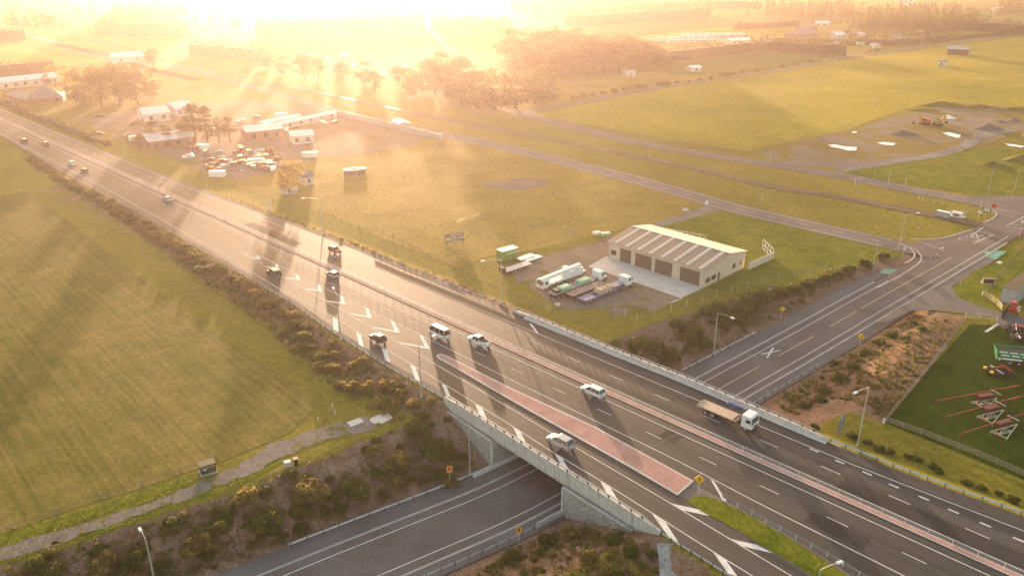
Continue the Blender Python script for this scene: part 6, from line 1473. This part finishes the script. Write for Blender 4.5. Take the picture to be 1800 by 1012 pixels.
harrow((1755,657), .15, "black and red tillage machine with two yellow caps below the green trailer", BLKP, REDP, paint("yellow_cap", c3(.9,.5,.0), .4), .95)
harrow((1790,583), -.5, "long black machine with a red top bar above the green trailer", BLKP, paint("bright_red", c3(.5,.03,.03), .4), None, 1.0)
harrow((1793,598), -.3, "smaller dark machine with pale discs above the green trailer", BLKP, BLKP, None, .7)
RB = paint("bright_red_b", c3(.5,.04,.035), .45); p = P(1779,552); r = thing("hay_rake", "tall folded red machine beside the black gate at the right edge", "farm machine", p, .6)
q = MB()
for i in range(9): a = i*.7; q.cyl((0, 0, 1.2), (cos(a)*1.9, sin(a)*1.2, 2.2+sin(a*2)*.6), .07, n=4); q.cyl((cos(a)*1.9, sin(a)*1.2, 2.2+sin(a*2)*.6), (cos(a+.6)*1.5, sin(a+.6)*1.6, 1.3), .05, n=4)
q.build("arms", RB, r); q = MB(); q.box((.3, .3, 2.5), (1.3, .9, .6), .3); q.box((0, 0, .9), (1.2, 1.0, .7)); q.build("hood", RB, r); q = MB(); q.box((1.0, -.6, 1.2), (.6, .5, 1.1)); q.build("white_tank", SGW, r)
for y in (-.9, .9): wheel(r, 0, y, .4)
r = container((1783,538), (1812,512), 512, 3.0, "grey walled bin full of scrap at the right edge above the red machine", CAB_G, paint("rusty_scrap", c3(.12,.08,.05), .9, 0, .3, 3), nm="storage_bin", cat="bin")
# ================================================================== quarry yard
def mound(px, rx, ry, h, lab, m, name="gravel_heap", cat="heap", rz=0.0, z=GZ):
    rng = np.random.default_rng(int(px[0])); q = MB(); n, k = 22, 7; vs = [(0, 0, h)]; fs = []
    for j in range(1, k+1):
        u = j/k
        for i in range(n):
            a = 2*pi*i/n; rr = u*(1+.13*sin(3*a+px[0])+rng.normal(0, .025)); vs.append((cos(a)*rx*rr, sin(a)*ry*rr, max(-.1, h*(1-u)**1.15*(1+rng.normal(0, .05)) - (.15 if j == k else 0))))
    for i in range(n): fs.append((0, 1+i, 1+(i+1) % n))
    for j in range(k-1):
        for i in range(n): fs.append((1+j*n+i, 1+(j+1)*n+i, 1+(j+1)*n+(i+1) % n, 1+j*n+(i+1) % n))
    q.add(vs, fs); o = q.build(name, m, None, True, loc=P(px[0], px[1], z), rz=rz); tag(o, lab, cat); return o
GR_D = two_noise("dark_gravel", [c3(.1,.088,.08), c3(.15,.135,.12), c3(.2,.18,.165)], .3, 3, .95, .7, .06, 4)
mound((1738,227), 7, 4.5, 2.4, "dark gravel heap in the middle of the quarry yard", GR_D); mound((1585,236), 7, 4, 1.8, "low dark gravel heap at the left side of the quarry yard", GR_D); mound((1782,213), 3.2, 2.6, 2.0, "small tan heap at the far right of the quarry yard", DIRT)
mound((1760,215), 3.5, 3, 1.0, "small dark heap beside the tan heap", GR_D)
EB = two_noise("earth_bank", [c3(.09,.075,.02), c3(.15,.13,.03), c3(.24,.19,.06)], .3, 2, .95, .8, .1, 4)
for px, rx, ry, h, l in (((1658,186), 13, 3.5, 2.2, "long earth bank with grass on top behind the quarry yard, left part"), ((1720,190), 14, 3, 1.7, "earth bank behind the quarry yard, middle part"), ((1785,194), 12, 3, 1.7, "earth bank behind the quarry yard, right part"), ((1742,291), 6, 3, 1.6, "dark grassy hump in the green patch near the right edge"), ((1690,325) if 0 else (1800,282), 9, 5, 2.8, "steep grassy hump at the right edge above the back road"), ((1625,194), 9, 2.5, 1.1, "low earth ridge at the left end of the quarry bank")):
    mound(px, rx, ry, h, l, EB, "earth_bank", "earth bank")
WSH = paint("white_sheet", c3(.78,.78,.8), .5)
def puddle(px, lab):
    pts = wobble([P(a, b, GZ+.09) for a, b in px], .35, 1.0); c = sum(pts, Vector())/len(pts); q = MB(); q.prism([(v.x-c.x, v.y-c.y) for v in pts], 0, .12); o = q.build("water_sheet", WSH, None, loc=(c.x, c.y, GZ+.07)); tag(o, lab, "pale pool")
puddle([(1455,255),(1468,254),(1480,257),(1506,259),(1505,265),(1490,265),(1475,261),(1462,259)], "long pale pool at the left of the quarry yard")
puddle([(1656,234),(1668,233),(1689,238),(1686,243),(1672,240)], "bright white pool near the middle of the quarry yard")
puddle([(1541,251),(1555,250),(1574,252),(1570,256),(1555,255)], "pale pool between the two heaps at the left")
puddle([(1766,253),(1780,254),(1800,257),(1798,260),(1775,257)], "narrow white pool at the right edge")
puddle([(1497,232),(1507,232),(1505,234),(1498,234)], "tiny pale puddle beside the field fence")
mound((1672,209), 2.6, 1.8, 1.3, "bright white heap behind the white pool", WSH, "white_heap"); mound((1667,205), 1.2, 1.0, .9, "smaller white heap behind the bright one", WSH, "white_heap")
# excavators
def digger(px, rz, lab, col):
    r = thing("excavator", lab, "excavator", P(*px, GZ+.07), rz)
    for y in (-1, 1): q = MB(); q.prism_y([(-1.9,.1),(1.9,.1),(2.2,.5),(1.8,.9),(-1.8,.9),(-2.2,.5)], y*1.1-.25, y*1.1+.25); q.build("track", CHAS, r)
    q = MB(); q.box((-.3, 0, 1.5), (3.2, 2.3, 1.1)); q.box((-1.5, 0, 1.9), (1.0, 2.3, 1.0)); q.build("body", col, r)
    q = MB(); q.box((.8, .6, 2.1), (1.3, 1.0, 1.5)); c = q.build("cab", col, r); q = MB(); q.box((.85, .6, 2.3), (1.35, 1.04, .8)); q.build("cab_glass", GLASS, c)
    q = MB(); q.cyl((1.0, -.2, 1.7), (3.4, -.2, 4.2), .28, .24, 5); q.cyl((3.4, -.2, 4.2), (5.6, -.2, 1.6), .22, .16, 5); q.build("boom", col, r); q = MB(); q.box((5.6, -.2, .9), (1.1, 1.0, .9), 0, .7); q.build("bucket", CHAS, r)
digger((1625,219), pi+.2, "orange excavator reaching down to the left in the quarry yard", paint("digger_orange", c3(.5,.12,.03), .5)); digger((1648,221), .5, "mustard yellow digger right of the orange excavator", paint("digger_mustard", c3(.3,.2,.06), .6))
# ================================================================== distant buildings
TINR = paint("pale_tin_roof", c3(.55,.56,.58), .35, .2); GREYR = paint("grey_tile_roof", c3(.19,.17,.16), .8); BRICK = paint("red_brick", c3(.26,.13,.09), .9, 0, .1, 2); WWALL = paint("white_wall", c3(.6,.58,.54), .8)
def house(pl, pr, dep, hw, hr, lab, wall, roof, hip=False, nm="house", cat="house", doors=2, group=None):
    a, b = P(*pl), P(*pr); d = b-a; L = d.length; r = thing(nm, lab, cat, a, atan2(d.y, d.x), group); o = .5
    q = MB(); q.box((L/2, dep/2, hw/2), (L, dep, hw)); 
    if not hip: q.add([(0,0,hw),(0,dep,hw),(0,dep/2,hr),(L,0,hw),(L,dep,hw),(L,dep/2,hr)], [(0,2,1),(3,4,5)])
    q.build("wall", wall, r); q = MB(); i = dep/2 if hip else -o
    q.add([(-o,-o,hw-.1),(L+o,-o,hw-.1),(L+o,dep+o,hw-.1),(-o,dep+o,hw-.1),(i,dep/2,hr+.08),(L-i,dep/2,hr+.08)], [(0,1,5,4),(2,3,4,5),(1,2,5),(3,0,4)]); q.build("roof", roof, r)
    for k in range(doors):
        q = MB(); q.box((L*(k+.5)/doors, -.04, hw*.5), (min(1.6, L*.2), .08, hw*.45)); q.build("window", WIN, r)
    return r
def px_h(base, top): return height_of(P(*base), top)
house((-70,166),(105,147), 12, 4.0, 6.0, "very long white-roofed shed at the left edge", WWALL, TINR, nm="long_shed", cat="shed", doors=10)
house((48,184),(112,180), 14, 3.0, 8.0, "grey-roofed brick house with a pyramid roof at the left edge", BRICK, GREYR, True, doors=3)
house((12,176),(50,186), 10, 3.0, 5.5, "low grey-roofed wing in front of the brick house", BRICK, GREYR, True, doors=2)
house((200,112),(255,108), 14, 4, 6.5, "pale-roofed barn beside the frontage road and the ragged pine", WWALL, TINR, nm="barn", cat="barn")
house((265,265),(345,255), 16, 3.6, 5.2, "low building with a wide pale roof beside the far verge", BRICK, TINR, nm="workshop", cat="workshop", doors=4)
house((437,250),(475,246) if 0 else (498,243), 12, 4.2, 5.6, "brown-walled shed with a pale roof in the middle of the salvage yard", BRICK, TINR, nm="shed", cat="shed", doors=3)
house((514,255),(552,252), 10, 3.6, 4.8, "white-walled shed at the right of the salvage yard", WWALL, TINR, nm="shed", cat="shed", doors=2)
house((440,240),(592,207), 4, 2.6, 3.2, "very long narrow white shed crossing the salvage yard", WWALL, TINR, nm="long_shed", cat="shed", doors=8)
house((465,228),(530,214), 5, 2.8, 3.3, "second narrow pale shed behind the long one", WWALL, TINR, nm="long_shed", cat="shed", doors=4)
house((256,217),(300,212), 14, 4, 6.0, "pale roofed building behind the salvage yard pines, left", WWALL, TINR, nm="shed", cat="shed", doors=2)
house((310,206),(342,202), 14, 4, 6.0, "pale roofed building behind the salvage yard pines, right", WWALL, TINR, nm="shed", cat="shed", doors=2)
house((497,343),(522,340), 3, 1.5, 2.0, "small pale shed at the foot of the golden tree", WWALL, TINR, nm="shed", cat="shed", doors=1)
house((536,327),(552,324), 5, 3.0, 4.2, "small grey shed right of the golden tree", WWALL, GREYR, nm="shed", cat="shed", doors=1)
house((690,222),(702,228), 5, 2.6, 3.3, "small white portable hut behind the line of white containers", WWALL, TINR, nm="hut", cat="hut", doors=1)
house((1664,96),(1700,98), 9, 4.2, 6.0, "dark barn with a patchy pale roof alone in the bright field", paint("dark_cladding", c3(.06,.05,.045), .8), paint("patchy_roof", c3(.42,.42,.42), .5, 0, .3, .5), nm="barn", cat="barn", doors=4)
house((1648,116),(1661,117), 5, 3.0, 3.6, "small pale hut with a dark side alone in the bright field", WWALL, GREYR, nm="hut", cat="hut", doors=1)
house((1215,127),(1233,126), 8, 2.8, 3.6, "small white shed in the green paddock below the caravans", WWALL, TINR, nm="shed", cat="shed", doors=1)
house((1102,135),(1117,134), 6, 2.6, 3.4, "small pale shed in the paddock below the dense wood", WWALL, TINR, nm="shed", cat="shed", doors=1)
house((1335,83) if 0 else (1284,81),(1322,80), 16, 4.2, 5.6, "largest pale building at the right end of the caravans", WWALL, TINR, nm="hall", cat="hall", doors=3)
house((1402,68),(1440,64), 14, 3.4, 6.5, "grey-roofed farmhouse right of the caravans", BRICK, GREYR, True); house((1412,56),(1436,54), 10, 3.2, 5.5, "smaller roofed house behind the grey-roofed farmhouse", BRICK, GREYR)
house((1470,68),(1488,67), 10, 3, 5, "pale-roofed low building behind the camper vans", WWALL, TINR); house((1508,68),(1522,67), 9, 3, 4.5, "greenish-roofed low building among the shrubs", WWALL, TINR); house((1564,70),(1580,71), 9, 3, 5, "grey pitched roof seen above the scrubby hedge", WWALL, GREYR)
house((1432,46),(1455,47), 10, 3, 5, "pale roofed sheds among the dark trees, left one", WWALL, TINR, nm="shed", cat="shed"); house((1621,62),(1640,61), 9, 3, 4.5, "pale-roofed shed by the belt of trees at the top right", WWALL, TINR, nm="shed", cat="shed")
for x, y, l in ((978,9,"white farm roof near the top edge, left one"),(1033,22,"small pale roof on the far pale field"),(1115,27,"long pale roof on the far pale field"),(1122,2,"pale roof at the top edge above the shelter belt"),(1470,3,"pale roof at the top edge above the far wood"),(1585,6,"pale roof at the top edge, right of the far wood"),(1596,10,"second pale roof at the top edge, right of the far wood"),(600,108,"hazy farm building beyond the glare trees"),(700,130,"hazy shed beside the glare trees"),(590,124,"hazy small shed left of the glare trees"),(1752,20,"small roof at the top right among the trees")):
    house((x, y),(x+16, y-.4), 10, 3.4, 5, l, WWALL, TINR, nm="farm_shed", cat="shed", doors=2)
# white containers along the frontage road
a, b = P(594,203), P(768,244); n = 20; d = (b-a)/n; q = MB(); q.box((0, 0, 1.1), (6.0, 2.2, 2.2))
for k in np.arange(-2.8, 2.9, .4): q.box((k, -1.12, 1.1), (.15, .06, 1.9))
CHALK = paint("chalky_white", c3(.42,.39,.36), .95, spec=.05); cm = q.mesh("body", CHALK); q = MB(); q.box((0, 0, 2.23), (6.06, 2.26, .08)); ct = q.mesh("top", CHALK)
proto = None
for i in range(n+1):
    p = a + d*i; t = thing("shipping_container", "white container in the long line beside the frontage road", "container", p, atan2(d.y, d.x), "white containers lining the frontage road"); link("body", cm, t); link("top", ct, t)
# caravans
q = MB(); q.prism_y([(-3.2,.5),(3.0,.5),(3.3,1.6),(2.7,2.7),(-3.0,2.7),(-3.3,1.6)], -1.15, 1.15); cb = q.mesh("body", paint("caravan_white", c3(.55,.54,.52), .6, 0, .08, 1, .2))
q = MB(); q.box((0, -1.17, 1.8), (4.2, .05, .5)); q.box((0, 1.17, 1.8), (4.2, .05, .5)); cw = q.mesh("windows", GLASS)
cv = [(1142+i*9+random.uniform(-2, 2), 74-i*.35+random.uniform(-.5, .5)) for i in range(13)] + [(1158+i*9+random.uniform(-2, 2), 70.5-i*.35+random.uniform(-.4, .4)) for i in range(18)] + [(1186+i*9+random.uniform(-2, 2), 66.5-i*.15+random.uniform(-.4, .4)) for i in range(15)] + [(1176+i*10, 77-i*.3+random.uniform(-.4, .4)) for i in range(11)] + [(1204+i*9, 63.6+random.uniform(-.4, .4)) for i in range(12)]
for x, y in cv:
    t = thing("caravan", "white caravan parked in the crowded rows of the caravan park", "caravan", P(x, y), random.uniform(-.9, .9), "caravans in the caravan park"); link("body", cb, t); link("windows", cw, t)
for i, (x, y) in enumerate(((1359,72),(1369,71),(1374,74),(1392,74),(1409,74),(1419,75),(1473,79),(1492,79),(1512,80),(1536,82),(1540,85))):
    t = thing("camper_van", ["white camper van left of the farmhouse, first in the line","white camper van second in the line","white camper van third in the line","white camper van below the grey-roofed farmhouse","white camper van right of the farmhouse hedge","white camper van with an awning, end of the left group","white camper van alone on the grass, left of three","white camper van alone on the grass, middle of three","white camper van alone on the grass, right of three","pale camper van beside the lane bushes","low pale car behind the camper van at the lane bushes"][i], "camper van", P(x, y), random.uniform(-.4, .4)); link("body", cb, t); link("windows", cw, t)
# wrecks and junk in the salvage yard
JC = [cpaint("white", 0), cpaint("silver", 0), cpaint("red", 0), cpaint("grey", 0), paint("rust", c3(.22,.1,.05), .9, 0, .3, 2)]
q = MB(); q.prism_y([(-2.1,.25),(2.1,.25),(2.1,.75),(1.3,.9),(.7,1.4),(-1.2,1.4),(-1.9,.9),(-2.1,.85)], -.82, .82); jb = []
for m_ in JC: me = q.mesh("body", m_); jb.append(me)
q = MB(); q.box((-.2, 0, 1.12), (2.2, 1.68, .34)); jw = q.mesh("windows", GLASS)
for i in range(64):
    if i < 44: x, y = random.uniform(330, 500), random.uniform(262, 305); ok = y < 318-(x-330)*.12 and y > 262
    else: x, y = random.uniform(170, 590), random.uniform(205, 240)
    if i < 44 and y > 300-(500-x)*-.0: y = 300-random.uniform(0, 20)
    t = thing("wrecked_car", "wrecked car among the rows of scrap in the salvage yard", "wrecked car", P(x, y, GZ+.08), random.uniform(0, 6.28), "wrecked cars in the salvage yard"); link("body", random.choice(jb+jb[3:]*3), t); link("windows", jw, t)
for i in range(26):
    x, y = random.uniform(345, 500), random.uniform(262, 300); rr = random.uniform(1.0, 2.6)
    mound((x, y), rr*1.5, rr, rr*.5, "heap of mixed scrap between the wrecked cars", random.choice((DIRT, GR_D, CAB_G)), "scrap_heap", "scrap heap", random.uniform(0, 3))["group"] = "scrap heaps in the salvage yard"
for x, y, l in ((358,262,"white box van body near the pines in the salvage yard"),(383,310,"small white hut at the near corner of the salvage yard"),(240,247,"white sheeted stack left of the round bush"),(450,288,"white box beside the scrap rows"),(545,276,"long white flatbed body on the yard's edge"),(495,206,"row of white boxes at the back of the salvage yard")):
    lowbox(x, y, 5.5, 2.2, 1.9, random.uniform(-.3, .3), l, WPAINT, SGW, "box_body", "box")
for x, y, l in ((618,306,"low brown shelter with a bright edge in the paddock, left one"),(630,304,"low brown shelter in the paddock, right one")): lowbox(x, y, 5, 3, 1.6, .1, l, paint("brown_shelter", c3(.2,.13,.1), .9), paint("shelter_roof", c3(.4,.3,.25), .7), "shelter", "shelter")
mound((905,325), 12, 6, .9, "low patch of rubble in the middle of the paddock", DIRT, "rubble_heap"); mound((930,318), 8, 4, .8, "smaller patch of rubble right of the first", DIRT, "rubble_heap"); mound((1205,370), 1.2, 1.0, 1.0, "small pale boulder on the grass beside the driveway", CONC_L, "boulder", "boulder")
# ================================================================== labels of look-alikes: told apart by their order in the photo
ORD = "first second third fourth fifth sixth seventh eighth ninth tenth eleventh twelfth thirteenth fourteenth fifteenth sixteenth seventeenth eighteenth nineteenth twentieth twenty-first twenty-second twenty-third twenty-fourth twenty-fifth twenty-sixth twenty-seventh twenty-eighth twenty-ninth thirtieth".split()
def order_labels(group, base):
    bpy.context.view_layer.update(); g = [o for o in D.objects if o.parent is None and o.get("group") == group]; g.sort(key=lambda o: proj(o.location)[0])
    for i, o in enumerate(g[:30]): o["label"] = base + ", " + ORD[i] + " from the left"
for g_, b_ in (("large shrubs on the left bank", "large leafy shrub on the bank left of the bridge"),
               ("trees in the grove by the white shed", "yellow-topped tree in the grove beside the long white shed"),
               ("pines in the salvage yard", "dark bare-trunked pine in the salvage yard"),
               ("small trees around the left house", "small tree beside the grey-roofed house"),
               ("trees in the wood left of the caravans", "tall dark tree in the wood left of the caravans"),
               ("hazy trees at the left end of the wood", "hazy tree at the left end of the dark wood"),
               ("rounded trees beside the back road", "large rounded tree beside the back road"),
               ("trees veiled in the sun glare", "tree veiled in the sun glare"),
               ("distant trees at the upper left", "distant tree in the upper left groves"),
               ("distant trees above the caravans", "distant tree above the caravans"),
               ("small trees around the caravans", "small tree around the caravans and farmhouse"),
               ("trees in the belt at the top right", "dark tree in the belt behind the small sheds"),
               ("large shrubs on the yard bank", "large shrub on the bank below the truck yard"),
               ("larger shrubs beside the lawn", "dark shrub in the brown ground beside the lawn"),
               ("low shrubs behind the right guardrail", "low shrub behind the right-hand guardrail"),
               ("small shrubs beside the lawn", "small brown-green shrub in the planted ground"),
               ("small shrubs on the yard bank", "small shrub on the bank below the truck yard"),
               ("scrap heaps in the salvage yard", "scrap heap in the salvage yard"),
               ("dense shrubs on the near bank", "dense shrub under the right abutment"),
               ("spiky plants on the left bank", "spiky plant on the bank left of the bridge"),
               ("spiky plants on the near bank", "spiky plant on the near bank"),
               ("small shrubs on the near bank", "small shrub on the near bank"),
               ("bushes beside the country lane", "rounded bush beside the country lane"),
               ("white containers lining the frontage road", "white container in the line along the frontage road")):
    order_labels(g_, b_)
# ================================================================== haze
hz = MB(); hz.box((0, 1350, 33.5), (5200, 3100, 87))
q = NT("haze"); pv = q.n("ShaderNodeVolumePrincipled")
pv.inputs["Color"].default_value = c3(1.0, .79, .74); pv.inputs["Density"].default_value = .00015; pv.inputs["Anisotropy"].default_value = .67
q.l(pv.outputs[0], q.out.inputs["Volume"])
o = hz.build("haze", q.mat); tag(o, kind="stuff")
